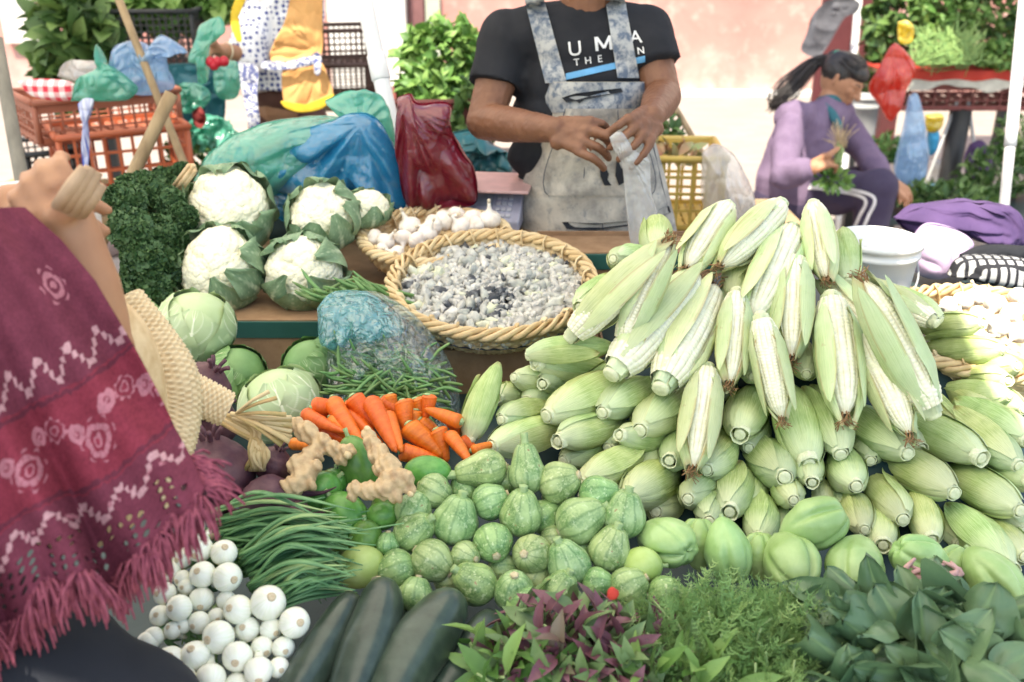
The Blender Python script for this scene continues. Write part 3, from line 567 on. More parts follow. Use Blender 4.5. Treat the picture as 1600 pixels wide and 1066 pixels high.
# closed ears: cut end, far end, width in the photo, lift, turn
A = [(823, 556, 960, 540, 40), (838, 566, 958, 582, 56), (803, 590, 880, 597, 42), (822, 626, 885, 606, 44), (854, 650, 980, 592, 68), (941, 645, 1022, 600, 60), (872, 690, 975, 655, 56), (1000, 673, 1075, 600, 72),
 (968, 680, 1050, 690, 38), (768, 697, 880, 664, 60), (783, 656, 850, 640, 46), (776, 622, 835, 615, 42), (733, 692, 779, 567, 46), (1046, 720, 1072, 680, 54), (906, 756, 1008, 712, 60), (978, 778, 1056, 736, 72),
 (1075, 780, 1112, 745, 56), (1104, 734, 1142, 685, 56), (1140, 800, 1158, 735, 62), (1226, 746, 1185, 700, 72), (1156, 679, 1178, 605, 66), (1176, 588, 1180, 555, 44), (1260, 585, 1245, 530, 46), (1264, 724, 1226, 600, 70),
 (1313, 710, 1268, 605, 64), (1269, 754, 1258, 700, 44), (1240, 782, 1215, 745, 48), (1338, 760, 1310, 700, 60), (1418, 709, 1322, 640, 66), (1491, 771, 1372, 705, 68), (1533, 716, 1405, 648, 64), (1411, 812, 1350, 742, 62),
 (1456, 843, 1430, 770, 48), (1351, 828, 1322, 770, 48), (1594, 798, 1470, 732, 66), (1578, 890, 1475, 785, 70), (1602, 870, 1535, 815, 60), (1612, 752, 1530, 712, 54), (1592, 728, 1482, 645, 60), (1606, 690, 1490, 628, 58),
 (1577, 618, 1465, 606, 46), (1566, 545, 1440, 545, 48), (1535, 505, 1430, 512, 38), (1590, 572, 1500, 578, 46), (1575, 595, 1490, 590, 36), (1108, 815, 1122, 765, 56), (1184, 842, 1190, 775, 58), (1380, 852, 1362, 790, 56),
 (1470, 500, 1360, 450, 44), (1030, 392, 1022, 340, 52), (958, 405, 1000, 400, 44), (1325, 440, 1318, 358, 52), (1150, 470, 1165, 405, 56), (1085, 640, 1120, 590, 50), (1120, 620, 1140, 570, 46), (1025, 800, 1060, 770, 56),
 (905, 620, 985, 570, 50), (880, 720, 960, 690, 50), (1600, 640, 1520, 610, 44), (1440, 700, 1380, 640, 46), (1215, 835, 1225, 780, 50), (1285, 790, 1275, 740, 46), (1190, 640, 1200, 590, 50), (1300, 600, 1290, 560, 50),
 (945, 475, 985, 420, 46), (1170, 700, 1190, 650, 50), (905, 480, 960, 440, 46), (825, 690, 880, 650, 44), (848, 600, 900, 585, 40), (1600, 830, 1540, 760, 52), (1500, 850, 1450, 790, 50), (1235, 700, 1250, 640, 50), (1360, 720, 1340, 660, 50), (1440, 770, 1400, 700, 50), (1550, 760, 1500, 700, 50), (1100, 700, 1110, 650, 50), (1060, 650, 1080, 610, 46), (1170, 790, 1180, 740, 48), (1320, 800, 1300, 750, 48), (1500, 680, 1440, 620, 46), (1545, 640, 1480, 610, 46), (1010, 730, 1050, 690, 46), (950, 700, 1000, 670, 46)]
FILL = 53
# opened ears: tip, butt, width
B = [(1070, 424, 1138, 322, 62), (1122, 420, 1222, 318, 62), (1172, 506, 1238, 357, 76), (1236, 566, 1242, 400, 70), (1292, 440, 1270, 318, 54), (1140, 604, 1152, 455, 58), (1223, 660, 1188, 492, 56), (1322, 658, 1298, 462, 76),
 (1424, 685, 1346, 520, 64), (1345, 430, 1458, 648, 74), (1082, 738, 1106, 574, 68), (1285, 436, 1365, 522, 50), (1347, 440, 1462, 505, 46), (1098, 424, 956, 584, 84), (1122, 440, 1033, 606, 84), (1046, 376, 890, 528, 62), (1050, 372, 970, 540, 54)]
GA = 'ears of white corn heaped on the stall'
la = rows(A, 9); 
for i, (bx_, by_, fx, fy, wd) in enumerate(A):
    d = dcorn(by_)+(.05 if i >= FILL else 0)
    if i in (12,): d = 1.50
    if bx_ > 1420 and by_ < 640: d += .04
    if bx_ < 1000 and by_ < 640 and i < FILL: d = 1.60-.0*by_
    P0 = at(bx_, by_, d=d); s = wd/(ppm(P0)*.074); s = max(.62, min(s, 1.15)); L = .215*s
    F = solve_far(P0, fx, fy, L)
    if i == 12: F = at(fx, fy, d=1.56)
    z = (F-P0); Lr = z.length; R = frame(z, (math.cos(i*2.1), math.sin(i*1.3), .5)); sz = Lr/.215
    place(CE, i*7+i//4, P0, R, (s, s, max(sz, .5*s)), f'green husked corn ear with pale cut butt, {la[i]}', 'corn', GA)
lb = rows(B, 4)
for i, (tx, ty, bx_, by_, wd) in enumerate(B):
    tip_low = ty > by_; lo = (tx, ty) if tip_low else (bx_, by_); hi = (bx_, by_) if tip_low else (tx, ty)
    P0 = at(*lo, d=dcorn(lo[1])-.035); s = wd/(ppm(P0)*.069); s = max(.7, min(1.22, s)); F = solve_far(P0, *hi, .215*s*1.02)
    butt, tip = (F, P0) if tip_low else (P0, F); z = tip-butt; tocam = Vector((0, 0, CAM_Z))-(butt+tip)/2
    side = {13: .75, 14: .35, 15: .95, 1: -.5, 9: .35, 12: -.7, 11: .2, 7: -.35, 2: -.15, 0: .2}.get(i, .15*math.sin(i*2.2)); R = frame(z, tocam); R = R @ Matrix.Rotation(side, 3, 'Z')
    place(OE, i*2+i//3, butt, R, (s, s, z.length/.215), f'peeled corn ear baring white kernels, {lb[i]} of peeled ears', 'corn', GA)
# ------------------------------------------------------------------ round squash
def squash(kind, seed):
    t = thing('round_squash', 'x', 'squash'); r0 = .036; tall = {'neck': .98, 'long': .98, 'flat': .94}[kind]
    th_n = 56; zs = []; rs = []
    for k in range(30):
        a = k/29*PI; z = -math.cos(a)*r0*tall; r = math.sin(a)*r0*(1+.05*math.cos(a))
        zs.append(z); rs.append(r)
    nk = {'neck': .007, 'long': .022, 'flat': .002}[kind]
    zs = np.array(zs); rs = np.array(rs); m = zs > r0*.35
    zz = (zs[m]-r0*.35)/(r0*(tall-.35)); rs[m] = rs[m]*(1-zz*.15)+zz**2*.009; zs[m] += zz**1.6*nk; rs[-1] = .0085 if kind != 'flat' else .006; rs[0] = .0005
    q = MB(); lathe(q, zs, rs, 72, rad=lambda th, z: 1+.016*np.cos(10*th)*np.sin(min(1, max(0, (z+r0)/(2*r0)))*PI)+.02*np.sin(2*th+seed)); q.obj('body', MAT['squash'], t)
    zt = zs[-1]; q = MB(); sl = {'neck': .009, 'long': .02, 'flat': .004}[kind]
    lathe(q, [zt-.012, zt-.002, zt+sl*.5, zt+sl, zt+sl+.0005], [.0105, .0082, .0065, .0075, .0045], 15, rad=lambda th, z: 1+.13*np.cos(5*th)); q.obj('stem', MAT['stem'] if kind != 'flat' else MAT['scar'], t)
    q = MB(); lathe(q, [-r0*tall-.0012, -r0*tall+.002], [.0055, .0085], 14, rad=lambda th, z: 1+.1*np.sin(4*th)); q.obj('blossom_scar', MAT['scar'], t); return t
SQ = {k: [squash(k, s) for s in range(n)] for k, n in (('neck', 2), ('long', 1), ('flat', 2))}
# x, y, radius, kind, where the stem points in the picture (degrees, 0 right, 90 up), how much it points at the viewer
S = [(824, 742, 30, 'long', 95, -.1, 'pale tall necked'), (873, 754, 33, 'flat', 20, .3, 'pale'), (761, 733, 31, 'long', 190, .1, 'long necked'), (765, 784, 29, 'flat', 25, -.1, 'striped'), (814, 805, 34, 'neck', 85, .25, 'light green'), (677, 768, 28, 'flat', -30, .2, 'plump'), (711, 817, 36, 'neck', 75, .1, 'large speckled'),
 (646, 798, 30, 'flat', 60, -.2, 'speckled'), (646, 833, 31, 'neck', 40, .35, 'dark striped'), (674, 876, 34, 'flat', -35, .15, 'egg shaped'), (770, 848, 31, 'flat', -75, .8, 'dark green'), (831, 866, 31, 'flat', 180, .93, 'scar facing'), (905, 815, 37, 'neck', 30, -.1, 'boldly striped'), (933, 773, 29, 'neck', 5, .1, 'pale striped'),
 (975, 808, 34, 'neck', 80, .1, 'very pale'), (889, 883, 34, 'neck', 115, .2, 'striped'), (952, 861, 33, 'neck', 70, .15, 'light ribbed'), (621, 889, 30, 'flat', 200, .1, 'mottled'), (649, 931, 28, 'flat', 80, -.3, 'green'), (744, 913, 33, 'neck', 145, .3, 'pear shaped'), (803, 924, 32, 'flat', 88, .6, 'dark striped'),
 (873, 925, 29, 'neck', 60, .2, 'pale necked'), (824, 948, 31, 'flat', -15, .2, 'whitish'), (727, 868, 23, 'flat', -20, .7, 'small dark'), (851, 808, 28, 'flat', 40, -.2, 'shaded'), (982, 918, 31, 'flat', 30, .0, 'pale mottled'), (933, 911, 24, 'flat', 0, .2, 'small dark'), (835, 905, 26, 'flat', 60, -.1, 'shaded dark'),
 (790, 752, 24, 'flat', 90, 0, 'half hidden pale'), (726, 768, 25, 'neck', 100, 0, 'half hidden'), (607, 851, 19, 'flat', 90, 0, 'small green'), (905, 855, 24, 'flat', 90, 0, 'deep set'), (785, 888, 24, 'flat', 0, 0, 'deep set'), (700, 905, 24, 'flat', 0, 0, 'deep set'), (865, 845, 24, 'flat', 0, 0, 'shaded'), (870, 778, 24, 'flat', 0, 0, 'shaded'), (1040, 930, 30, 'flat', 0, 0, 'herb covered')]
ls = rows(S, 5); GS = 'round striped squash heaped in front of the corn'
def view_dir(p, ang, toward):
    """a direction: ang in the picture plane, plus a share towards the viewer"""
    a = math.radians(ang); v = Vector((1, 0, 0))*math.cos(a)+Vector((0, sP, cP))*math.sin(a); c = (Vector((0, 0, CAM_Z))-p).normalized(); return (v*math.sqrt(max(0, 1-toward**2))+c*toward).normalized()
def dsq(py): return at(800, py, z=.80+.12*(930-py)/190).y and 1.245+(940-py)*.00062
for i, (x, y, r, k, an, tw, adj) in enumerate(S):
    back = .03 if 'deep' in adj or 'shaded' in adj or 'hidden' in adj else 0
    P = at(x, y, d=dsq(y)+back); s = r/(ppm(P)*.0365); R = frame(view_dir(P, an, tw), (math.sin(i), math.cos(i), .3))
    place(SQ[k], i, P, R, s*1.03, f'{adj} round striped squash, {ls[i]} of its heap', 'squash', GS)
# plain round green ones and pale ones at the left of the heap
def smooth_squash(mat, stem=True):
    t = thing('green_squash', 'x', 'squash'); q = MB(); a = np.linspace(0, PI, 26)
    lathe(q, -np.cos(a)*.037*1.08, np.maximum(np.sin(a)*.036, .0004), 40, rad=lambda th, z: 1+.012*np.sin(3*th+z*60)+.01*np.cos(5*th)); q.obj('body', mat, t)
    q = MB(); lathe(q, [.036, .043, .050], [.006, .0038, .0048], 10); q.obj('stem', MAT['stem'], t); return t
SG = [smooth_squash(MAT['plain'])]; SP = [smooth_squash(MAT['pale'])]
G_ = [(500, 769, 31, 1.15, 40, 'bright green', 0), (541, 806, 34, 1.15, 130, 'light green', 0), (598, 806, 23, 1.1, 190, 'small dark green', 0), (572, 841, 27, 1., 95, 'dark green with short stem', 0), (560, 728, 31, 1.5, 110, 'long bright green', 0), (520, 755, 22, 1, 80, 'half hidden green', 0), (668, 738, 27, 1.3, 0, 'faintly striped green', 0), (563, 886, 34, 1.1, 15, 'pale yellow green', 1), (1003, 884, 30, 1, 0, 'pale green', 1), (600, 790, 20, 1, 50, 'shaded green', 0), (540, 850, 24, 1, 60, 'deep set green', 0), (470, 790, 22, 1, 60, 'shaded dark', 0)]
lg = rows(G_, 3)
for i, (x, y, r, e, an, adj, pl) in enumerate(G_):
    P = at(x, y, d=dsq(y)+.005+(.03 if i > 8 else 0)); s = r/(ppm(P)*.037); R = frame(view_dir(P, an, .1), (.3, 1, .3))
    place(SP if pl else SG, i, P, R, (s, s, s*e), f'{adj} smooth squash, {lg[i]}', 'squash', 'smooth green squash beside the ginger')
# ------------------------------------------------------------------ chayotes
def chayote(seed):
    t = thing('chayote', 'x', 'chayote')
    def g(u, v):
        th = u*PI; ph = v*2*PI; z = np.cos(th); r = np.sin(th)*(.044-.012*np.clip(-z, 0, 1)**1.2)   # wide creased end at +z
        fold = 0
        for k, (a, dpt, w_) in enumerate(((.2, .016, .17), (1.9, .008, .13), (3.3, .015, .16), (4.6, .008, .13), (5.5, .006, .13))):
            dd = np.abs((ph-a+PI) % (2*PI)-PI)*np.maximum(np.sin(th), .05); fold = fold-dpt*np.exp(-(dd/w_)**2)*np.clip(z*.7+.55, 0, 1)**1.3
        r = r+fold*np.sin(th)**.5; zz = z*.056-.016*np.exp(-(np.sin(th)/.30)**2)*(z > 0)
        n = vn(np.stack([r*np.cos(ph)*60, r*np.sin(ph)*60, zz*60], -1).reshape(-1, 3), seed).reshape(u.shape)*.0012; return (r+n)*np.cos(ph), (r+n)*np.sin(ph)*.86, zz
    P, f, U, V = surf(g, 54, 90, True); MB().add(P, f[:, ::-1]).obj('body', MAT['chayote'], t)
    q = MB(); lathe(q, [-.060, -.055, -.050], [.003, .004, .006], 8); q.obj('stem', MAT['stem'], t); return t
CH = [chayote(s) for s in (1, 2)]
H = [(1041, 846, 45, -25, .72, 'folded end facing out beside the striped squash'), (1137, 862, 44, -80, .1, 'smooth rounded side up behind feathery herbs'), (1272, 820, 47, 25, .25, 'large one lying on its side on top'), (1236, 879, 47, -60, .72, 'deep crease facing out above feathery herbs'), (1336, 884, 47, -100, .68, 'creased end down left of the spinach'), (1438, 876, 42, 150, .2, 'flattened one just above the spinach'), (1553, 906, 48, -50, .45, 'rightmost one with creases at its lower end'), (1187, 868, 32, 90, 0, 'hidden one between two larger ones'), (1092, 848, 34, 90, -.2, 'shaded one behind the folded one'), (1490, 885, 30, 60, 0, 'small part showing behind spinach')]
for i, (x, y, r, an, tw, lab) in enumerate(H):
    P = at(x, y, d=1.30+(890-y)*.0005+(.04 if i in (7, 8, 9) else 0)); s = r/(ppm(P)*.045); R = frame(view_dir(P, an, tw), (math.cos(i*1.7), .2, math.sin(i*2.3)))
    place(CH, i, P, R, s, 'pale green chayote, '+lab, 'chayote', 'chayotes in front of the corn')
# ------------------------------------------------------------------ spring onions
def onion():
    t = thing('spring_onion', 'x', 'onion'); q = MB(); a = np.linspace(0, PI, 24); z = np.cos(a)*.020; r = np.sin(a)*.0215
    z = np.concatenate([z, [-.026, -.036, -.05]]); r = np.concatenate([r[:-2], [.0085, .008, .007, .006, .005]]); z = np.sort(z)[::-1]; lathe(q, z, np.maximum(r[:len(z)], .0004), 36, rad=lambda th, zz: 1+.008*np.cos(5*th)); q.obj('bulb', MAT['onion'], t)
    q = MB(); lathe(q, [.0185, .0203, .0212, .0206], [.0058, .0054, .0035, .0012], 14, rad=lambda th, zz: 1+.035*np.sin(3*th)+.03*np.sin(7*th)); q.obj('root_scar', MAT['oscar'], t); return t
ON = [onion()]
O_ = [(865, 370, 50, -60), (815, 420, 32, 180), (890, 470, 60, -120), (1000, 488, 58, 80), (816, 512, 46, 200), (905, 585, 58, 150), (1015, 598, 65, -20), (832, 640, 38, 190), (900, 697, 55, -100), (1010, 700, 43, -80), (1062, 742, 64, 170), (1197, 712, 78, 60), (800, 735, 58, 180), (966, 770, 36, -70), (890, 800, 50, 210), (815, 815, 35, 200), (975, 865, 72, 195), (1105, 830, 55, 160), (1210, 830, 50, -40), (1315, 800, 68, 0), (870, 950, 67, 120), (760, 975, 68, 100), (660, 890, 50, 200), (1060, 952, 66, -110), (1170, 912, 50, -50), (1265, 912, 50, -60), (1155, 1015, 63, -90), (1245, 1000, 46, -50), (940, 1048, 66, -90), (1055, 1075, 50, -80), (820, 1060, 60, 180), (735, 1080, 45, 180)]
O_ = [(x*.35, 693+y*.35, r*.35, a) for x, y, r, a in O_]+[(274, 866, 14, 190), (266, 893, 16, 200), (258, 928, 18, 180), (250, 962, 16, 170), (286, 905, 14, 200), (240, 996, 16, 190), (270, 985, 14, 150), (232, 1035, 17, 180)]; lo_ = rows(O_, 7)
for i, (x, y, r, an) in enumerate(O_):
    P = at(x, y, d=1.115+(1066-y)*.00055-(.015 if r > 20 else 0)); s = r*1.02/(ppm(P)*.0215); tw = .84+.08*math.sin(i*3.1); R = frame(view_dir(P, an, tw), (1, 0, 0))
    p = place(ON, i, P, R, s, f'white spring onion with tan root scar, {lo_[i]}', 'onion', 'spring onions heaped at the front left')
    # the green stalk behind it, swept to the right
    q = MB(); inv = p.matrix_basis.inverted(); axis = R @ Vector((0, 0, -1)); b0 = P+axis*.030*s; up = (790+(y-790)*.55)
    far = at(455+90*rng.random(), up-14+30*rng.random(), d=1.28+.03*rng.random()) if y < 905 else P+axis*.05*s+Vector((.0, .02, -.03))
    mid = at((x+430)/2, (y*.6+up*.4)+4, d=1.29) if y < 905 else b0.lerp(far, .5)
    for k in range(3):
        j = Vector(rng.normal(size=3)*.012)*(1 if y < 905 else .2); C_ = curve([b0, b0.lerp(mid, .4)+Vector((0, .012, .0)), mid+j*.7, far+j*1.3+Vector((.03*k, 0, .012*k))*(1 if y < 905 else .05)], 14); C_ = np.array([list(inv @ Vector(c)) for c in C_])
        tube(q, C_, np.interp(np.linspace(0, 1, 14), [0, .15, .5, 1], [.0062, .0055, .0050, .001])/s, 7, np.interp(np.linspace(0, 1, 14*7+2), [0, .3, .31, 1], [1, .9, .3, .2]), flat=.55)
    st = q.obj('stalk', MAT['stalk'], p)
def spray(label, n, a, b, jit=.03, dd=0.):
    """extra stalks of the tied bunches"""
    t = thing('onion_tops', label, 'onion tops'); q = MB()
    for i in range(n):
        u = rng.random(); A_ = at(*a(u), d=1.27+dd+.03*rng.random()); B_ = at(*b(u), d=1.24+dd*.5+.05*rng.random()); mid = A_.lerp(B_, .5)+Vector((0, 0, .012+.02*rng.random()))
        tube(q, curve([A_, mid+Vector(rng.normal(size=3)*.006), B_+Vector(rng.normal(size=3)*jit*.3)], 14), np.interp(np.linspace(0, 1, 14), [0, .6, 1], [.0042, .0045, .0008]), 7, .15+.55*rng.random() if rng.random() < .85 else .9, flat=.5)
    q.obj('leaves', MAT['stalk'], t); return t
spray('long green onion leaves fanned to the right above the bulbs', 46, lambda u: (318+60*u, 800+100*u), lambda u: (500+55*rng.random(), 806+100*u))
spray('tangled green onion leaves ending over the pale squash', 40, lambda u: (372+30*u, 865+60*u), lambda u: (520+40*rng.random(), 818+95*u), dd=-.045)
spray('onion leaves lying between the bulbs and the dark zucchini', 44, lambda u: (385+35*u, 912+50*u), lambda u: (505+45*rng.random(), 880+45*u), dd=-.075)
spray('dark green onion leaves showing between bulbs near the black trousers', 14, lambda u: (240+15*u, 1000-15*u), lambda u: (320+10*u, 1000+10*u))
# ------------------------------------------------------------------ dark zucchini
def cuke(seed):
    t = thing('dark_zucchini', 'x', 'zucchini'); L = .21; q = MB(); u = np.linspace(0, 1, 40); r = .031*np.clip(np.sin(PI*np.clip(u, 0, 1)), 0, 1)**.32*(1-.12*u)
    lathe(q, u*L, np.maximum(r, .001), 40, rad=lambda th, z: 1+.03*np.cos(4*th+seed+z*6)+.012*math.sin(z*70+seed))
    for v in q.v: v[:, 0] += .008*np.sin(v[:, 2]/L*PI*1.1+seed)
    q.obj('body', MAT['cuke'], t); q = MB(); lathe(q, [L-.004, L+.006, L+.012], [.011, .008, .009], 8, rad=lambda th, z: 1+.12*np.cos(5*th)); q.obj('stem', MAT['stem'], t)
    q = MB(); lathe(q, [-.0015, .002], [.006, .009], 10); q.obj('blossom_scar', MAT['scar'], t); return t
CK = [cuke(1), cuke(2)]
Z = [(592, 906, 556, 1085, 86, 'second from the left, dusty dark green'), (700, 925, 622, 1090, 98, 'largest, dusty grey green with pits'), (548, 928, 455, 1100, 70, 'leftmost against the onion bulbs'), (628, 958, 578, 1095, 58, 'narrow one lying lower between two larger ones'), (768, 962, 690, 1100, 80, 'rightmost, half under purple leaves'), (690, 985, 650, 1110, 60, 'buried one under the largest')]
for i, (x, y, x2, y2, wd, lab) in enumerate(Z):
    A_ = at(x, y, d=1.215+(.035 if i > 2 else 0)); B_ = solve_far(A_, x2, y2, .0001) if 0 else at(x2, y2, d=1.105+(.04 if i > 2 else 0)); s = wd/(ppm(A_)*.062); z = B_-A_; L = max(z.length, .19); z.normalize()
    place(CK, i, A_, frame(z, (1, 0, .2*i)), (s, s, L/.21), 'dark zucchini, '+lab, 'zucchini', 'dark zucchini at the front edge')
# ------------------------------------------------------------------ carrots
def carrot(seed):
    t = thing('carrot', 'x', 'carrot'); L = .13; q = MB(); u = np.linspace(0, 1, 44); r = np.interp(u, [0, .03, .1, .5, .8, .93, 1], [.004, .012, .0165, .0135, .009, .006, .001])*(1+.008*np.sin(u*60+seed)+.010*vn(np.stack([u*30, u*0+seed, u*0], -1), 3))
    lathe(q, u*L, r, 26, rad=lambda th, z: 1+.03*np.sin(2*th+seed+z*20))
    for v in q.v: v[:, 0] += .005*np.sin(v[:, 2]/L*2.5+seed)
    q.obj('root', MAT['carrot'], t); q = MB(); lathe(q, [-.005, -.001, .003], [.004, .006, .009], 10); q.obj('crown', MAT['stem'], t); return t
CA = [carrot(1), carrot(2.4)]
C_ = [(576, 627, 620, 706, 32), (628, 625, 634, 672, 31), (668, 616, 659, 668, 24), (550, 618, 580, 676, 33), (520, 622, 566, 694, 31), (637, 662, 676, 716, 38), (606, 648, 628, 706, 24), (681, 670, 700, 728, 30), (697, 678, 738, 726, 24), (722, 660, 685, 652, 26), (516, 652, 574, 692, 26), (624, 704, 672, 726, 30), (485, 638, 548, 648, 28), (472, 648, 540, 672, 24), (735, 705, 768, 700, 18), (452, 692, 510, 702, 20), (595, 622, 610, 640, 26), (650, 640, 640, 690, 26), (545, 645, 600, 700, 26), (700, 655, 730, 690, 22), (648, 622, 655, 660, 24), (590, 640, 600, 690, 28), (535, 630, 560, 660, 24), (655, 655, 690, 700, 26), (610, 615, 612, 650, 26), (505, 632, 520, 680, 26), (715, 690, 750, 722, 24), (560, 660, 570, 720, 26), (470, 660, 540, 720, 24), (495, 660, 575, 712, 26)]
lc = rows(C_, 4)
for i, (x, y, x2, y2, wd) in enumerate(C_):
    dd = .025 if i > 15 else 0; A_ = at(x, y, d=1.50+dd-(y-640)*.0006); B_ = at(x2, y2, d=1.44+dd-(y2-700)*.0006); z = B_-A_; s = wd/(ppm(A_)*.033)
    if z.length < .10*s: B_ = A_+Vector((z.x, z.y-.0, z.z)).normalized()*.09*s; z = B_-A_+Vector((0, .05, -.02))
    place(CA, i, A_, frame(z, (math.sin(i), .3, math.cos(i))), (s, s, z.length/.13), f'bright orange carrot, {lc[i]} of the carrots', 'carrot', 'carrots heaped beside the bagged beans')
# ------------------------------------------------------------------ organic lumps by voxel remeshing
def ell(mb, c, r, R=None): blob(mb, c, r, (14, 20), 0, R=R)
def cap(mb, a, ra, b, rb, n=16):
    """a tapered capsule"""
    a = Vector(a); b = Vector(b); z = b-a; L = max(z.length, 1e-5); R = np.array(frame(z)); zs = []; rs = []
    for k in range(7): t = PI/2*k/6; zs.append(-ra*math.cos(t)); rs.append(max(ra*math.sin(t), 1e-5))
    for k in range(7): t = PI/2*k/6; zs.append(L+rb*math.sin(t)); rs.append(max(rb*math.cos(t), 1e-5))
    q = MB(); lathe(q, zs, rs, n, cap=False); mb.add(q.v[0]@R.T+np.array(list(a)), q.f)
def cone(mb, a, ra, b, rb, n=20, flat=1., R=None):
    a = Vector(a); b = Vector(b); z = b-a; R = np.array(R or frame(z)); q = MB(); lathe(q, [0, z.length], [ra, rb], n, cap=True); V = q.v[0]; V[:, 1] *= flat; mb.add(V@R.T+np.array(list(a)), q.f)
def organic(mb, name, mat, parent, voxel=.005, smooth=4, wr=0, wsc=10, disp=None, wmask=None, tint=None, only=False):
    me = mb.mesh('tmp', mat); o = bpy.data.objects.new('tmp', me); COL.objects.link(o)
    r = o.modifiers.new('r', 'REMESH'); r.mode = 'VOXEL'; r.voxel_size = voxel; r.use_smooth_shade = True
    s = o.modifiers.new('s', 'SMOOTH'); s.factor = .5; s.iterations = smooth
    dg = bpy.context.evaluated_depsgraph_get(); ev = o.evaluated_get(dg); m2 = bpy.data.meshes.new_from_object(ev); bpy.data.objects.remove(o)
    n = len(m2.vertices); V = np.empty(n*3); m2.vertices.foreach_get('co', V); V = V.reshape(-1, 3); N = np.empty(n*3); m2.vertices.foreach_get('normal', N); N = N.reshape(-1, 3)
    if wr:
        w_ = ridged(V*wsc*np.array([1, 1, .75]), 3, 2)-.4; 
        if wmask is not None: w_ = w_*wmask(V)
        V = V+N*w_[:, None]*wr
    if disp is not None: V = V+N*disp(V)[:, None]
    m2.vertices.foreach_set('co', V.ravel()); m2.materials.clear(); m2.materials.append(mat); m2.name = name
    m2.polygons.foreach_set('use_smooth', [True]*len(m2.polygons)); m2.update()
    o = bpy.data.objects.new(name, m2); COL.objects.link(o); o.parent = parent; return o
def ginger(label, lumps, cuts):
    t = thing('ginger_root', label, 'ginger', 'ginger roots lying on the green squash'); mb = MB(); pts = [(at(x, y, d=d), r) for x, y, r, d in lumps]
    for k, (p, r) in enumerate(pts):
        r = r*1.1; rr = r/ppm(p); blob(mb, p, (rr, rr*.85, rr*.9), (14, 20), .16, 7, k)
        if k and lumps[k][2] > 0:
            j = min(range(k), key=lambda m_: (pts[m_][0]-p).length); r2 = pts[j][1]/ppm(pts[j][0]); cap(mb, p, rr*.72, pts[j][0], r2*.72)
    organic(mb, 'rhizome', MAT['ginger'], t, .0022, 2, disp=lambda V: .0012*np.sin(V[:, 0]*500+V[:, 2]*300+3*vn(V*40))+.0012*fbm(V*120, 3, 2))
    for x, y, r, d in cuts:
        p = at(x, y, d=d); q = MB(); rr = r/ppm(p); blob(q, p, (rr, rr, rr), (8, 12), .1, 5); q.obj('knob_end', MAT['gcut'], t)
ginger('knobbly branching ginger root between the beets and the carrots', [(462, 664, 13, 1.36), (480, 676, 17, 1.355), (502, 692, 16, 1.35), (522, 702, 14, 1.345), (543, 705, 12, 1.34), (533, 718, 10, 1.34), (486, 714, 17, 1.335), (468, 728, 19, 1.32), (474, 745, 19, 1.31), (456, 762, 18, 1.30), (443, 782, 13, 1.295), (492, 730, 12, 1.315), (484, 758, 10, 1.30)], [(543, 711, 7, 1.333)])
ginger('upright ginger root with spread base leaning against the carrots', [(575, 680, 11, 1.34), (582, 694, 14, 1.33), (592, 712, 17, 1.32), (606, 730, 20, 1.305), (614, 752, 22, 1.29), (597, 765, 17, 1.28), (576, 768, 15, 1.28), (556, 764, 13, 1.28), (549, 776, 9, 1.28), (632, 748, 15, 1.29), (640, 766, 10, 1.29), (618, 776, 12, 1.28)], [(574, 671, 6, 1.338), (641, 772, 5, 1.283)])
# ------------------------------------------------------------------ beets
def beet():
    t = thing('beet', 'x', 'beet'); q = MB(); a = np.linspace(0, PI, 30); z = -np.cos(a)*.05; r = np.sin(a)*.052; q2 = q
    blob(q, (0, 0, 0), (.052, .052, .05), (30, 44), .06, 5, 3, fn=lambda P: 1+.02*np.sin(P[:, 2]*22)*(P[:, 2] > .3)); q.obj('root', MAT['beet'], t)
    q = MB(); tube(q, curve([(0, 0, -.045), (.004, .002, -.06), (.015, .004, -.085), (.02, .012, -.11)], 12), np.linspace(.008, .001, 12), 8); q.obj('tail', MAT['beet'], t)
    q = MB()
    for k in range(5): a = k*1.26; tube(q, curve([(.008*math.cos(a), .008*math.sin(a), .045), (.012*math.cos(a), .012*math.sin(a), .058), (.02*math.cos(a), .02*math.sin(a), .066)], 6), .004, 6)
    q.obj('stalk_stubs', MAT['beet'], t); return t
BT = [beet()]
for i, (x, y, r, an, lab) in enumerate([(338, 740, 60, 100, 'largest, just right of the shawl fringe'), (316, 612, 46, 60, 'behind the woven straw handle'), (424, 790, 48, 200, 'in front beside the ginger root'), (428, 728, 30, 70, 'small and dark under the ginger root'), (462, 806, 26, 190, 'small one touching the bright green squash'), (330, 660, 42, 60, 'half hidden under the straw handle')]):
    P = at(x, y, d=1.375-(y-700)*.0007+(.06 if i == 5 else 0)); place(BT, i, P, frame(view_dir(P, an, .3), (1, 0, 0)), r/(ppm(P)*.052), 'dusty purple beet, '+lab, 'beet', 'beets at the left of the stall')
t = thing('dried_bundle', 'bundle of dry tan beet stems bent over the purple beets', 'dried stems'); q = MB()
for i in range(26):
    j = rng.normal(size=2)*5; tube(q, curve([at(350+j[0], 655+j[1], d=1.33), at(395+j[0], 680+j[1], d=1.32), at(405+j[1]*1.5, 705+j[0], d=1.31), at(400+j[0]*1.4, 735, d=1.325)], 12), .0032, 6, rng.random())
for i in range(9):
    j = rng.normal(size=2)*4; tube(q, curve([at(368+j[0], 650+j[1], d=1.32), at(410, 660+j[1]*2, d=1.31), at(455, 655+j[1]*4+10, d=1.33)], 10), .0035, 6, rng.random())
for e in ((420, 612), (432, 622), (447, 648), (440, 695), (452, 690)): tube(q, curve([at(366, 648, d=1.32), at((366+e[0])/2, (648+e[1])/2-3, d=1.30), at(*e, d=1.31)], 8), np.linspace(.003, .005, 8), 7, rng.random(), flat=.6)
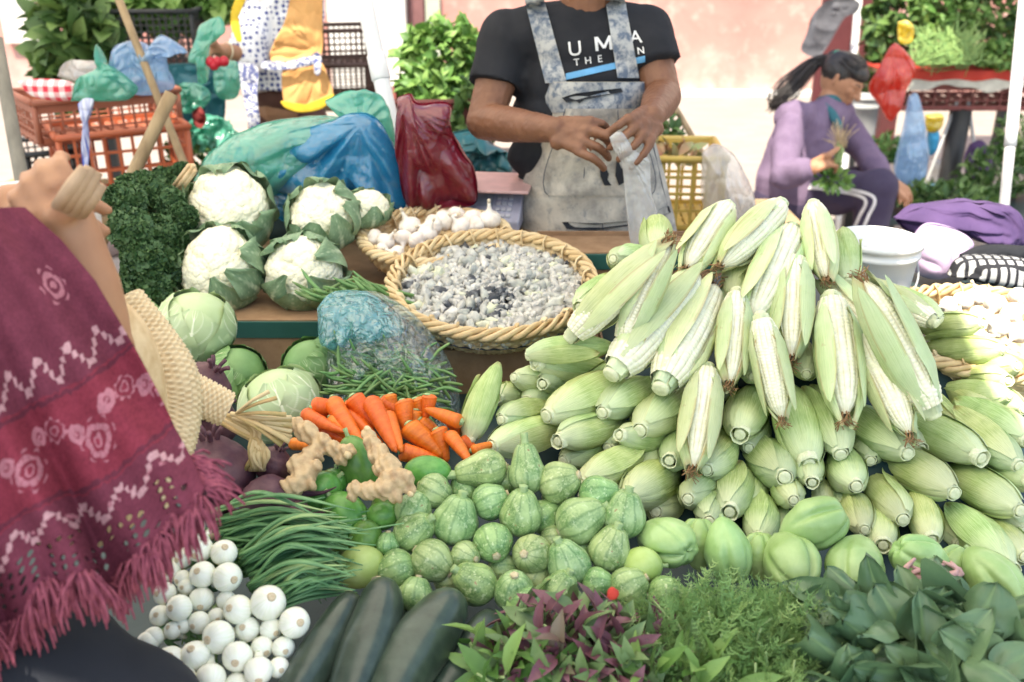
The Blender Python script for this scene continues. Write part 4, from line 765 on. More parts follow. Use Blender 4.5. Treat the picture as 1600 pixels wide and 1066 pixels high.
q.obj('stalks', MAT['dry'], t)
# ------------------------------------------------------------------ cabbages
def cabbage(label, x, y, r, d, mat, seed, ax=(0, -.5, 1), nleaf=6, squash_=.9):
    P = at(x, y, d=d); s = r/ppm(P); t = thing('cabbage', label, 'cabbage', 'cabbages at the left of the stall'); t.matrix_basis = Matrix.Translation(P) @ frame(ax).to_4x4()
    q = MB(); blob(q, (0, 0, 0), (s*.95, s*.95, s*squash_*.95), (24, 32), .03, 4, seed); q.obj('head', mat, t)
    for k in range(nleaf):
        a0 = k*2.4+seed; q = MB()
        def g(u, v):
            el = .15+u*2.35; az = a0+(v-.5)*2.3*np.sin(PI*np.clip(.12+u*.8, 0, 1)); rr = s*(1+.012*k/nleaf+.022*(1-np.exp(-5*u))+.025*np.sin(v*9+k)*u*np.abs(v-.5)*2+.05*(np.abs(v-.5)*2)**4*np.sin(u*13+k)**2+.04*np.clip(u-.85, 0, 1)*6*np.abs(np.sin(k)))
            side = np.sin((u*9-np.abs(v-.5)*7)*2*PI/1.5)
            vein = np.exp(-(np.abs(v-.5)/.018/(1.3-u*.7))**2)+.55*np.clip(side, 0, 1)**6*(np.abs(v-.5) < .42)
            rr = rr+s*.012*vein; g.vein = vein
            el2 = PI-el; return rr*np.sin(el2)*np.cos(az), rr*np.sin(el2)*np.sin(az), rr*np.cos(el2)*squash_
        Pp, f, U, V = surf(g, 60, 60); q.add(Pp, f[:, ::-1], np.clip(g.vein.ravel()*.9+.25*(1-U), 0, 1)); q.obj('outer_leaf', mat, t)
    return t
cabbage('big pale cabbage below the left cauliflower', 307, 509, 60, 1.80, MAT['cab'], 1, (.25, -.05, 1))
cabbage('dark green cabbage wrapped in outer leaves below the big pale one', 372, 585, 46, 1.76, MAT['cabd'], 2, (.5, -.3, .8))
cabbage('pale cabbage with white ribs left of the carrots', 438, 632, 64, 1.66, MAT['cab'], 3, (-.3, .1, 1))
cabbage('dark green cabbage against the bagged beans', 486, 572, 46, 1.76, MAT['cabd'], 5, (-.4, -.3, .9))
cabbage('cabbage half hidden between the shawl and the big pale cabbage', 218, 505, 38, 1.9, MAT['cabd'], 7, (.3, -.8, .6))
# ------------------------------------------------------------------ cauliflowers
def fib(n):
    i = np.arange(n)+.5; ph = np.arccos(1-2*i/n); th = PI*(1+5**.5)*i; return np.stack([np.sin(ph)*np.cos(th), np.sin(ph)*np.sin(th), np.cos(ph)], -1)
def cauli(label, x, y, rx, ry, d, seed, ax=(0, -.75, .7), leaves=9):
    P = at(x, y, d=d); s = rx/ppm(P); t = thing('cauliflower', label, 'cauliflower', 'cauliflowers on the box with the green band'); t.matrix_basis = Matrix.Translation(P) @ frame(ax).to_4x4()
    G, f, U, V = surf(lambda u, v: (np.sin(u*2.2)*np.cos(v*2*PI), np.sin(u*2.2)*np.sin(v*2*PI), np.cos(u*2.2)), 150, 260, True)
    k = np.ones(len(G)); r = np.random.default_rng(seed)
    for n, am, w_ in ((34, .13, 1.25), (260, .05, 1.2), (1500, .020, 1.25)):
        c = fib(n)+r.normal(size=(n, 3))*.35/math.sqrt(n); c /= np.linalg.norm(c, axis=1)[:, None]
        dm = np.empty(len(G))
        for a in range(0, len(G), 4000): dm[a:a+4000] = (G[a:a+4000]@c.T).max(1)
        dd = np.arccos(np.clip(dm, -1, 1))*math.sqrt(n)/1.9/w_*1.0; k += am*np.sqrt(np.clip(1-dd**2, 0, 1))-am*.5
    k *= 1+.05*fbm(G*1.6+seed, seed, 2); G = G*k[:, None]*np.array([s, s*ry/rx*1.0, s*.78])*.95
    MB().add(G, f[:, ::-1]).obj('curd', MAT['curd'], t)
    for j in range(leaves):
        a0 = j/leaves*2*PI+r.random()*.4; wd = .42+.2*r.random(); hgt = .75+.55*r.random(); cur = r.random()
        def g(u, v):
            az = a0+(v-.5)*wd*2.1*np.sin(PI*np.clip(.15+.8*u, 0, 1))**.7; el = 2.6-u*1.75*hgt; edge = np.abs(v-.5)*2
            rr = s*(1.06+.10*u+.14*edge**2*np.sin(u*11+j+v*6)*u+(.30*cur)*np.clip(u-.55, 0, 1)**1.5*2)
            return rr*np.sin(el)*np.cos(az), rr*ry/rx*1.05*np.sin(el)*np.sin(az), rr*np.cos(el)*.85-.1*s
        Pp, f2, U, V = surf(g, 26, 18); vein = np.exp(-(np.abs(V-.5)/.05/(1.3-U))**2)+.4*(np.sin((U*7-np.abs(V-.5)*6)*2*PI)**8)
        MB().add(Pp, f2, np.clip(vein+.3*(1-U)**2, 0, 1)).obj('wrapper_leaf', MAT['cfleaf'], t)
    return t
cauli('large cauliflower at the top left beside the curly kale', 357, 329, 70, 60, 2.10, 1, (.05, -.72, .7))
cauli('cauliflower resting right above the big pale cabbage', 343, 420, 64, 60, 2.00, 2, (-.1, -.85, .55))
cauli('cauliflower in front of the blue plastic film', 506, 336, 54, 50, 2.10, 3, (.1, -.6, .8))
cauli('cauliflower at the box edge above the green beans', 474, 425, 56, 58, 2.00, 4, (.05, -.85, .5))
cauli('cauliflower mostly wrapped in leaves left of the garlic basket', 575, 325, 30, 34, 2.14, 5, (.3, -.5, .8), 9)
# ------------------------------------------------------------------ curly kale
def kale(label, x, y, rx, ry, d, n, seed, lobes):
    t = thing('curly_kale', label, 'kale', 'bunches of curly kale behind the customer'); P0 = at(x, y, d=d); pm = ppm(P0); q = MB(); q2 = MB(); r = np.random.default_rng(seed)
    for (lx, ly, lr, dd) in lobes:
        c = at(lx, ly, d=d+dd); R_ = np.array([lr/pm, lr/pm*.8, lr/pm]); dr = rand_dirs(n); pos = np.array(list(c))+dr*R_*(.72+.30*rng.random((n, 1)))
        tv, tf, _, _ = surf(lambda u, v: ((v-.5)*1.1, u-.5, .38*np.sin(v*8.5)*np.cos(u*6)), 4, 4); D = rand_dirs(n); scatter(q, tv, tf, frames(D, dr+rand_dirs(n)*.55), pos, .0105*(.7+.7*rng.random(n)), var=np.clip(.25+.6*rng.random(n), 0, 1))
        blob(q2, c, R_*.78, (10, 14), .2, 5, seed)
    q.obj('curly_leaves', MAT['kale'], t); q2.obj('inner_leaves', MAT['kale'], t); return t
kale('large bunch of dark curly kale left of the cauliflowers', 225, 370, 60, 90, 1.98, 1500, 1, [(195, 318, 32, 0), (232, 302, 30, .05), (262, 320, 28, .05), (205, 360, 34, -.05), (248, 368, 32, 0), (225, 405, 33, -.05), (262, 415, 30, 0), (240, 450, 30, -.03), (268, 378, 26, .02), (215, 440, 26, -.02), (285, 340, 22, .03), (255, 475, 20, 0)])
kale('smaller bunch of kale with pale cut stems on top', 250, 285, 40, 20, 2.1, 900, 2, [(255, 283, 20, .02), (285, 272, 16, .03), (225, 288, 20, 0), (200, 290, 16, 0), (280, 296, 18, .02)])
t = thing('kale_stalks', 'pale cut kale stalks sticking up behind the curly leaves', 'stems'); q = MB()
for k in range(9): a = at(296+k*1.2, 258+(k % 3)*4, d=2.02+.01*(k % 2)); tube(q, [a, a+Vector((-.05, .02, -.055))], .005, 7)
q.obj('stalks', MAT['palm'], t)
# ------------------------------------------------------------------ baskets and what is in them
bc = at(769, 442, d=1.93); TILT = 11.0
RB = Matrix.Rotation(math.radians(TILT), 3, 'X')
big = basket('round straw basket full of grey corn fungus in the middle of the stall', bc, RB, .198, .12, .088, ry=.98)
def kernel(seed, mat):
    q = MB(); blob(q, (0, 0, 0), (.0078, .0056, .0125), (9, 12), .5, 7, seed, fn=lambda P: 1-.35*np.clip(P[:, 2], 0, 1)); o = q.obj('corn_fungus_kernel', mat); return o
KN = [kernel(s, MAT['fung']) for s in range(5)]+[kernel(9, MAT['fungy']), kernel(11, MAT['fungd'])]
def fz(x, y): rr = math.hypot(x, y)/.19; return -.020+.022*(1-rr**2)+.006*math.sin(x*31)*math.cos(y*27)
pts = []
g = np.random.default_rng(5)
while len(pts) < 300:
    x, y = g.uniform(-.186, .186, 2)
    if x*x+y*y > .183**2: continue
    dm = min((math.hypot(x-a, y-b) for a, b in pts[-400:]), default=1)
    if dm > (.0146 if len(pts) < 230 else .0125) or g.random() < .0015: pts.append((x, y))
for i, (x, y) in enumerate(pts):
    dark = math.exp(-(((x+.01)/.055)**2+((y+.07)/.05)**2)) > g.random()*1.3 or g.random() < .10
    o0 = KN[6] if dark else (KN[5] if g.random() < .14 else KN[i % 5]); o = o0
    if o0.name in USED: o = o0.copy(); COL.objects.link(o)
    else: USED.add(o0.name)
    p = bc+RB @ Vector((x, y, fz(x, y)+.004*g.random())); D = Vector(g.normal(size=3)); D.z *= .45; s = .9+.95*g.random()**1.4
    o.matrix_basis = Matrix.Translation(p) @ frame(D, (0, 0, 1)).to_4x4() @ Matrix.Diagonal((s, s, s, 1))
    nm = 'dark blackish' if dark else ('yellowish' if o0 is KN[5] else 'silvery grey'); tag(o, f'{nm} corn fungus kernel in the round straw basket', 'corn fungus', nm+' kernels in the round basket')
q = MB(); P, f, U, V = surf(lambda u, v: (.188*u*np.cos(v*2*PI), .188*u*np.sin(v*2*PI), -.036+.022*(1-u**2)), 14, 50, True); q.add(P, f, 0)
n = 1500; th = rng.random(n)*2*PI; rr = .186*np.sqrt(rng.random(n)); sp = MB(); blob(sp, (0, 0, 0), (.5, .35, .8), (6, 8), .3, 5); pos = np.stack([rr*np.cos(th), rr*np.sin(th), -.026+.022*(1-(rr/.19)**2)+.008*rng.random(n)], -1)
scatter(q, sp.v[0], np.array(sp.f), frames(rand_dirs(n), rand_dirs(n)), pos, .009+.009*rng.random(n), m=1); o = q.obj('corn_fungus', [MAT['fungd'], MAT['fung']]); o.matrix_basis = Matrix.Translation(bc) @ RB.to_4x4()
tag(o, 'small crumbs of grey corn fungus packed under the top kernels', 'corn fungus', kind='stuff')
gc = at(680, 372, d=2.14); RG = Matrix.Rotation(math.radians(8), 3, 'X')
basket('smaller shallow straw basket of garlic behind the round one', gc, RG, .158, .10, .075, ry=.86, nrib=34, band=7)
def garlic():
    t = thing('garlic_bulb', 'x', 'garlic'); q = MB(); a = np.linspace(0, PI, 22); z = -np.cos(a)*.019; r = np.sin(a)*.0235; z = np.concatenate([z[:-3], [.0195, .024, .032, .040]]); r = np.concatenate([r[:-3], [.0085, .005, .0035, .003]])
    lathe(q, z, np.maximum(r, .0006), 48, rad=lambda th, zz: 1+.07*np.abs(np.sin(th*4))**.6*(1 if zz < .016 else .2)); q.obj('cloves', MAT['garlic'], t)
    q = MB(); lathe(q, [.036, .046, .0465], [.0033, .0036, .001], 8); q.obj('neck', MAT['gneck'], t); q = MB(); lathe(q, [-.0212, -.0185], [.006, .008], 10); q.obj('root_plate', MAT['gneck'], t); return t
GL = [garlic()]
GP = [(603, 378, 15), (640, 354, 18), (677, 352, 17), (713, 336, 15), (652, 376, 15), (694, 345, 17), (765, 343, 18), (620, 397, 14), (597, 391, 12), (738, 343, 17), (586, 372, 14), (668, 366, 16), (720, 354, 16), (745, 352, 14), (630, 372, 15)]
lgp = rows(GP, 3)
for i, (x, y, r) in enumerate(GP):
    P = at(x, y, d=2.13-(y-360)*.002); place(GL, i, P, frame(view_dir(P, 50+i*67, .5), (1, 0, 0)), r/(ppm(P)*.0245), f'white garlic bulb, {lgp[i]} of the middle basket', 'garlic', 'garlic bulbs in the basket behind')
rc = at(1545, 520, d=1.78)
basket('sunlit straw basket of garlic at the right edge', rc, Matrix.Rotation(math.radians(8), 3, 'X'), .185, .12, .09, ry=.85)
GP2 = [(1505, 470, 16), (1530, 462, 17), (1482, 478, 15), (1555, 475, 18), (1580, 490, 19), (1530, 495, 18), (1500, 500, 17), (1560, 510, 19), (1590, 520, 18), (1590, 462, 15), (1525, 525, 18)]
lg2 = rows(GP2, 3)
for i, (x, y, r) in enumerate(GP2):
    P = at(x, y, d=1.79-(y-490)*.0017); place(GL, i+1, P, frame(view_dir(P, 50+i*67, .5), (1, 0, 0)), r/(ppm(P)*.0245), f'sunlit garlic bulb, {lg2[i]} of the right basket', 'garlic', 'garlic bulbs in the sunlit basket')
# ------------------------------------------------------------------ green beans, loose and in the knotted bag
def bean(seed):
    q = MB(); r_ = np.random.default_rng(seed); b = .012*r_.normal(size=3); tube(q, curve([(0, 0, -.06), (.006+b[0], .004, -.03), (.010+b[1], b[2]*.5, 0), (.006, -.003, .03), (-.002, 0, .058), (-.004, 0, .064)], 16), [.001, .0028, .0036, .0037, .0034, .0038, .0035, .0038, .0034, .0037, .0035, .0036, .0032, .0026, .0014, .0006], 8, flat=.75); return q.obj('green_bean', MAT['bean'])
BN = [bean(s) for s in range(6)]
def put_bean(i, p, D, s, label, group):
    o = BN[i % 6]
    if o.name in USED: o = o.copy(); COL.objects.link(o)
    else: USED.add(o.name)
    o.matrix_basis = Matrix.Translation(p) @ frame(D, (0, -1, .5)).to_4x4() @ Matrix.Diagonal((s, s, s, 1)); tag(o, label, 'green bean', group)
for i in range(46):
    x = 500+130*rng.random(); y = 448+30*rng.random(); P = at(x, y, d=1.90-(y-450)*.002+.02*rng.random()); a = math.radians(-25+45*rng.normal()*.5)
    put_bean(i, P, (math.cos(a), .2*rng.normal(), math.sin(a)*.6), .8+.3*rng.random(), 'loose green bean on the pile behind the plastic bag', 'loose green beans')
for i in range(130):
    u, v = rng.random(2); x = 535+145*u; y = 528+84*v+30*u; P = at(x, y, d=1.715-.10*v+.03*rng.random()); a = -.35+rng.normal()*.6
    put_bean(i, P, (math.cos(a), .35*rng.normal(), math.sin(a)*.7), .62+.25*rng.random(), 'green bean inside the clear plastic bag', 'green beans in the clear bag')
def film(name, label, outline, Y, T, mat, folds=None, crump=.02, fsc=9, seed=0, center=None, tilt=0., power=.5, n=(44, 120), cat='plastic bag', group=None, part='film', extra=None):
    t = thing(name, label, cat, group); pillow(MB() if 0 else (q := MB()), outline, Y, T, n, crump, fsc, seed, folds, power, center=center, tilt=tilt); q.obj(part, mat, t); return t
bt = film('bean_bag', 'clear crinkled plastic bag full of green beans beside the carrots', [(508, 500), (560, 478), (625, 500), (680, 545), (712, 590), (720, 635), (690, 655), (600, 628), (540, 622), (512, 590)], 1.575, .09, MAT['film_clear'], ((560, 500), 26, .004), .016, 30, 3, tilt=.55)
q = MB(); pillow(q, [(494, 485), (515, 466), (570, 468), (610, 490), (632, 515), (600, 525), (545, 532), (505, 528)], 1.60, .06, (30, 90), .012, 40, 5, ((500, 500), 30, .005), tilt=.5); q.obj('bunched_neck', MAT['film_aqua'], bt)
# ------------------------------------------------------------------ herbs at the front
def herb(name, label, outline_c, n, size, mat, shape, droop, rad, stems=0, cat='herbs', **k):
    return clump(name, label, outline_c, rad, n, size, mat, cat, 'bunches of herbs at the front of the stall', shape, droop, stems, **k)
herb('leafy_herb', 'bunch of broad green herb leaves over the rightmost zucchini', at(800, 1045, z=.80), 140, .046, MAT['leafg'], (1, .34), .35, (.07, .07, .045), 14, inner=.3)
herb('purple_herb', 'bunch of purple and green pointed leaves in the front middle', at(905, 1025, z=.80), 600, .041, MAT['leafp'], (1, .38), .4, (.115, .085, .06), 20, inner=.3)
herb('purple_herb', 'purple leaves trailing along the bottom edge of the purple bunch', at(960, 1065, z=.80), 200, .042, MAT['leafp'], (1, .38), .4, (.10, .05, .045), 8, inner=.3)
herb('leafy_herb', 'few pale narrow leaves at the front of the feathery bunch', at(1080, 1060, z=.82), 70, .05, MAT['leafg'], (1, .3), .3, (.10, .05, .03), 6, inner=.3)
q = MB(); blob(q, at(957, 928, z=.90), (.007, .004, .009), (10, 12), .15); tag(q.obj('red_pepper_tip', MAT['red_cloth']), 'tiny bright red chilli tip poking out of purple leaves', 'chilli')
def feathery(label, x, y, d, rad, n):
    t = thing('feathery_herb', label, 'herbs', 'bunches of herbs at the front of the stall'); c = np.array(list(at(x, y, d=d))); sp = MB()
    tube(sp, [(0, 0, 0), (0, .5, .04), (0, 1, 0)], .014, 3, .6, cap=False)
    for k in range(7):
        yy = .2+.12*k+.04*rng.normal()
        for sd_ in (-1, 1):
            L_ = .34*(1-.08*k)*(.5+.8*rng.random()); a = sd_*(.9+.35*rng.normal()); bx0 = np.array([0, yy, .03]); D = np.array([math.sin(a), math.cos(a)*.8, .1*math.sin(k)]); sdv = np.array([D[1], -D[0], 0])*.035
            for m_ in (0, .5):
                b_ = bx0+D*L_*m_; e_ = b_+D*L_*.55+np.array([0, .07, .03]) if m_ else bx0+D*L_; sp.add([b_-sdv*.6, b_+sdv*.6, e_+sdv*.15, e_-sdv*.15], [[0, 1, 2, 3]], .3+.5*rng.random())
    tv = np.vstack(sp.v); tf = np.array([f_ for f_ in sp.f if len(f_) == 4])
    dr = rand_dirs(n); pos = c+dr*np.array(rad)*(.35+.65*rng.random((n, 1)))*(1+.2*vn(dr*2.5, 2))[:, None]; D = dr*.8+rand_dirs(n)*.7+np.array([0, 0, .45]); q = MB()
    scatter(q, tv, tf, frames(D, dr+rand_dirs(n)*.6), pos-D*.012, .027*(.6+.9*rng.random(n))); q.obj('leaves', MAT['leaff'], t)
    q = MB()
    for i in range(40):
        e = c+rand_dirs(1)[0]*np.array(rad)*1.0; b0 = c+np.array([.0, -.02, -rad[2]]); tube(q, curve([b0, (b0+e)/2+rng.normal(size=3)*.012, e], 7), .0014, 5)
    q.obj('stems', MAT['stemg'], t)
feathery('large feathery bright green herb bunch in front of the chayotes', 1120, 1015, 1.17, (.135, .10, .072), 2600)
feathery('feathery herb bunch spilling over the bottom edge', 1200, 1065, 1.12, (.10, .08, .06), 900)
feathery('feathery herb sprigs left of the spinach', 1240, 985, 1.18, (.06, .06, .045), 500)
feathery('feathery herb sprigs beside the purple bunch', 1035, 1015, 1.17, (.065, .07, .05), 500)
def spinach():
    t = thing('spinach', 'large bunch of dark spinach with broad curled leaves, front right', 'spinach', 'bunches of herbs at the front of the stall'); c = np.array(list(at(1450, 1052, d=1.135))); q = MB(); r = np.random.default_rng(3); st = MB()
    n = 170
    for k in range(n):
        u = r.uniform(-1, 1, 2); pos = c+np.array([u[0]*.112, u[1]*.085, .045*(1-u[0]**2*.7)*(1-u[1]**2*.5)+.03*r.normal()*.5]); s = .046+.026*r.random(); cv = .4+2.0*r.random(); cup = .75*r.normal(); w_ = .74+.2*r.random()
        def g(U, V):
            wid = w_*(np.sin(PI*np.clip(U, .0, 1)**.8)**.5); x = (V-.5)*wid; z = -cv*.35*U**2+cup*(x*2)**2*.8+.03*np.sin(U*14+k)*np.abs(V-.5)*2+.035*np.cos((V-.5)*14+U*5); return x, U-.02*np.cos(V*9), z
        P, f, U, V = surf(g, 12, 9); vein = np.exp(-(np.abs(V-.5)/.045)**2)*.9+.3*(np.sin((U*6-np.abs(V-.5)*4)*6.28)**6)
        D = np.array([u[0]*.9, -.35+u[1]*.5, .25])+r.normal(size=3)*.45; N = np.array([u[0]*.5, -.5, .9])+r.normal(size=3)*.45; R = frames(D[None], N[None])[0]; P = (P*s)@R.T+pos; q.add(P, f, vein)
    q.obj('leaves', MAT['leafs'], t)
    for k in range(24):
        b0 = np.array(list(at(1440+14*r.normal(), 912+8*r.normal(), d=1.25))); e = c+np.array([.09*r.normal(), -.03, .03*r.normal()]); tube(st, curve([b0, (b0+e)/2+r.normal(size=3)*.01, e], 8), .0032, 6)
    st.obj('stems', MAT['stemg'], t)
    st = MB()
    for k in range(7):
        b0 = at(1448+r.normal()*18, 905+r.normal()*6, d=1.245); tube(st, curve([b0, b0+Vector((.01*r.normal(), 0, .01)), b0+Vector((.02*r.normal(), .01, .018))], 6), np.linspace(.006, .002, 6), 6)
    st.obj('pink_roots', M('pink_root', (.62, .36, .34), (.5, .3, .24), 90, .7), t)
spinach()
# ================================================================== the street behind
def Rz(a, tx=0, ty=0): return (Matrix.Rotation(math.radians(a), 3, 'Z') @ Matrix.Rotation(math.radians(tx), 3, 'X') @ Matrix.Rotation(math.radians(ty), 3, 'Y'))
def pole(name, label, a, b, r, mat, joint=None, cat='pole', r2=None):
    t = thing(name, label, cat); q = MB(); a = Vector(a); b = Vector(b); tube(q, [a.lerp(b, k/12) for k in range(13)], np.linspace(r, r2 or r, 13), 16); q.obj('shaft', mat, t)
    if joint: q = MB(); z = (b-a).normalized(); c = a.lerp(b, joint); tube(q, [c-z*.035, c-z*.03, c+z*.03, c+z*.035], [r*1.0, r*1.16, r*1.16, r], 16); q.obj('collar', mat, t)
    return t
def to_ground(a, b):
    a = Vector(a); b = Vector(b); k = a.z/(a.z-b.z); return a+(b-a)*k
a = at(556, -60, d=2.42); b = at(610, 190, d=2.42); pole('leaning_pole', 'thick white plastic pole leaning between the blue film and the maroon bag', a, to_ground(a, b), .021, MAT['pvc'], .16)
a = at(1604, -30, d=2.5); b = at(1576, 250, d=2.55); c = a.lerp(b, .92); pole('stall_pole', 'white upper pole at the right edge sleeved on a grey tube', a, c, .0155, MAT['pvc'])
pole('steel_tube', 'grey steel tube below the white pole at the right edge', c, to_ground(a, b), .0135, MAT['steel'])
a = at(1344, -30, d=5.6); b = at(1334, 90, d=5.6); pole('stall_pole', 'thin white pole behind the hair of the seated woman', a, to_ground(a, b), .022, MAT['pvc'])
a = at(-6, 60, d=2.6); b = at(36, 292, d=2.6); pole('wooden_post', 'dark weathered post at the far left edge', a, to_ground(a, b), .017, MAT['oldpole'], r2=.022)
a = at(178, -20, d=2.9); b = at(290, 262, d=2.9); pole('wooden_stick', 'long thin wooden stick crossing the terracotta crate', a, to_ground(a, b), .012, MAT['wood'])
a = at(268, 146, d=2.5); b = at(208, 272, d=2.5); pole('wooden_stick', 'short thick wooden stick leaning right above the kale', a, to_ground(a, b), .017, MAT['wood'])
a = at(1056, 170, d=3.3); b = at(1110, 262, d=3.2); pole('wooden_stick', 'thin wooden stick leaning over the yellow crate', a, to_ground(a, b), .010, MAT['wood'])
# left stall: crates
cA = at(152, 172, d=3.3); R1 = Rz(38)
crate('plastic_crate', 'terracotta plastic crate of bags, top of the left stack', cA, R1, (.46, .30, .13), MAT['ccrate'], 12, 4, group='plastic crates', solid=1)
c2 = at(190, 250, d=3.3); crate('plastic_crate', 'bright orange plastic crate under the terracotta one', c2, Rz(30), (.40, .30, .24), MAT['ocrate'], 9, 4, .009, group='plastic crates')
c3 = at(88, 262, d=3.55); crate('plastic_crate', 'small black crate left of the orange one', c3, Rz(30), (.20, .3, .17), MAT['bcrate'], 8, 6, group='plastic crates')
zt = c2.z-.24/2-.03
def table(label, c, size, mat, top=.03, clothm=None):
    w_, d_, h_ = size; t = thing('market_table', label, 'table', loc=(c[0], c[1], 0)); q = MB(); box(q, (0, 0, h_-top/2), (w_, d_, top)); q.obj('tabletop', mat, t, smooth=False, bevel=.004)
    for x in (-1, 1):
        for y in (-1, 1): q = MB(); box(q, (x*(w_/2-.05), y*(d_/2-.05), (h_-top)/2), (.045, .045, h_-top)); q.obj('leg', MAT['bcrate'], t, smooth=False)
    return t
table('low wooden table under the orange and black crates', (c2.x-.08, c2.y+.05), (1.0, .62, zt), MAT['wood'])
c4 = at(250, 54, d=4.1); crate('plastic_crate', 'large black crate on the turquoise table', c4, Rz(4), (.36, .34, .21), MAT['bcrate'], 14, 8, group='plastic crates')
table('turquoise topped table behind the bag filled crate', (c4.x+.05, c4.y+.0), (.95, .55, c4.z-.13), M('turquoise_board', (.05, .30, .25), (.04, .22, .20), 6, .5))
def _sheet(name, label, outline, Y, mat, T=.05, cat='cloth', **k): return film(name, label, outline, Y, T, mat, cat=cat, part='cloth', **k)
_sheet('tarp_panel', 'dark teal plastic sheet hanging from the turquoise table', [(262, 102), (345, 102), (352, 150), (345, 200), (300, 205), (268, 150)], 3.72, M('teal_sheet', (.012, .10, .14), (.02, .14, .17), 8, .4), .02, 'tarp')
clump('leafy_greens', 'tall heap of dark chard leaves at the upper left', at(125, 75, d=3.95), (.17, .16, .24), 420, .10, MAT['leafd'], 'greens', 'heaps of greens behind', (1, .62), .4, seed=2)
clump('leafy_greens', 'chard leaves hanging lower under the upper left heap', at(100, 125, d=3.95), (.10, .10, .13), 130, .085, MAT['leafd'], 'greens', 'heaps of greens behind', (1, .62), .4, seed=3)
clump('leafy_greens', 'bright lettuce leaves filling the large black crate', at(240, 12, d=4.1), (.20, .15, .09), 260, .09, MAT['leafg'], 'greens', 'heaps of greens behind', (1, .7), .4, seed=4)
clump('leafy_greens', 'yellow green lettuce beside the vendor in the yellow apron', at(345, 6, d=4.15), (.10, .12, .07), 120, .08, MAT['leafg'], 'greens', 'heaps of greens behind', (1, .7), .4, seed=5)
clump('leafy_greens', 'short lying herbs on the ground left of the blue film', at(320, 245, d=3.6), (.16, .12, .07), 220, .05, MAT['leafd'], 'greens', 'heaps of greens behind', (1, .4), .3, seed=6)
tt = thing('support_stack', 'dark covered stack under the short lying herbs', 'crate'); q = MB(); pz = at(320, 262, d=3.6); blob(q, (pz.x, pz.y+.05, pz.z/2-.02), (.30, .22, pz.z/2), (16, 22), .03, 4, 2, fn=lambda P: 1+.12*np.abs(P[:, 2])*(1-np.abs(P[:, 2]))*2); q.obj('cover', MAT['tarp'], tt)
film('plastic_bag', 'pale blue thin plastic bag heaped on the terracotta crate', [(168, 120), (180, 75), (215, 66), (232, 80), (252, 56), (292, 84), (262, 84), (262, 112), (270, 140), (215, 150)], 3.05, .07, MAT['film_sky'], None, .03, 12, 4, group='thin plastic bags')
film('plastic_bag', 'light green thin plastic bag in the crate front', [(112, 160), (122, 125), (152, 108), (150, 72), (162, 100), (190, 118), (214, 142), (190, 158)], 2.98, .06, MAT['film_green'], None, .03, 12, 5, group='thin plastic bags')
film('plastic_bag', 'small pale plastic bag behind the light green one', [(90, 120), (105, 98), (145, 98), (155, 118), (130, 130)], 3.1, .05, MAT['film_white'], None, .03, 12, 6, group='thin plastic bags')
_sheet('gingham_cloth', 'red and white gingham cloth draped over the crate corner', [(27, 128), (60, 124), (110, 128), (122, 150), (100, 158), (50, 150)], 3.0, MAT['gingham'], .03, crump=.01)
_sheet('ribbon', 'blue and white striped strap knotted on the terracotta crate', [(122, 162), (132, 154), (146, 156), (142, 172), (137, 190), (140, 225), (137, 262), (130, 262), (127, 230), (130, 190), (124, 172)], 2.93, M('blue_stripe_cloth', (.05, .09, .42), (.72, .74, .8), 30, .8, stretch=(4, 1, .3)), .012, 'strap', crump=.008)
film('plastic_bag', 'crumpled turquoise plastic bags on the ground under the table', [(284, 215), (302, 188), (335, 182), (356, 198), (372, 215), (348, 238), (300, 238)], 3.55, .06, MAT['film_green'], None, .06, 16, 7, group='thin plastic bags')
film('plastic_bag', 'crumpled turquoise plastic bag just behind the terracotta crate', [(262, 150), (285, 132), (318, 136), (328, 158), (304, 176), (270, 175)], 3.6, .05, MAT['film_green'], None, .04, 14, 37, group='thin plastic bags')
_sheet('red_cloth', 'small dark red cloth among the turquoise bags', [(300, 176), (313, 168), (322, 184), (316, 200), (304, 196)], 3.47, M('dark_red_cloth', (.22, .02, .02), (.15, .02, .02), 9, .8), .02, crump=.02)
film('plastic_bag', 'hanging green plastic sheet left of the patterned tunic', [(334, 100), (372, 100), (372, 150), (345, 155), (334, 135)], 3.66, .03, MAT['film_green'], None, .02, 10, 8, group='thin plastic bags')
q = MB(); blob(q, at(62, 268, d=5.2)*1, (.55, .3, .10), (16, 22), .2, 5, 3); rk = q.obj('stone_mound', M('dusty_stone', (.34, .24, .22), (.25, .18, .17), 9, .9, .5, 30)); tag(rk, 'low dusty reddish mound on the ground behind the dark post', 'mound')
rk.location.z = -.0-at(62, 268, d=5.2).z+.05
t = thing('tub', 'big whitish tub at the left edge under the dark post', 'tub'); tp = at(35, 308, d=2.35); t.location = tp; q = MB(); lathe(q, [-.35, 0, .004, 0, -.3], [.15, .175, .172, .166, .15], 40, cap=False); lathe(q, [-.04, -.039], [.165, .165], 30, a=.2); q.obj('body', MAT['bucket'], t); q = MB(); box(q, (0, 0, -.35-(tp.z-.35)/2), (.3, .3, tp.z-.35)); q.obj('stand', MAT['wood'], t, smooth=False)
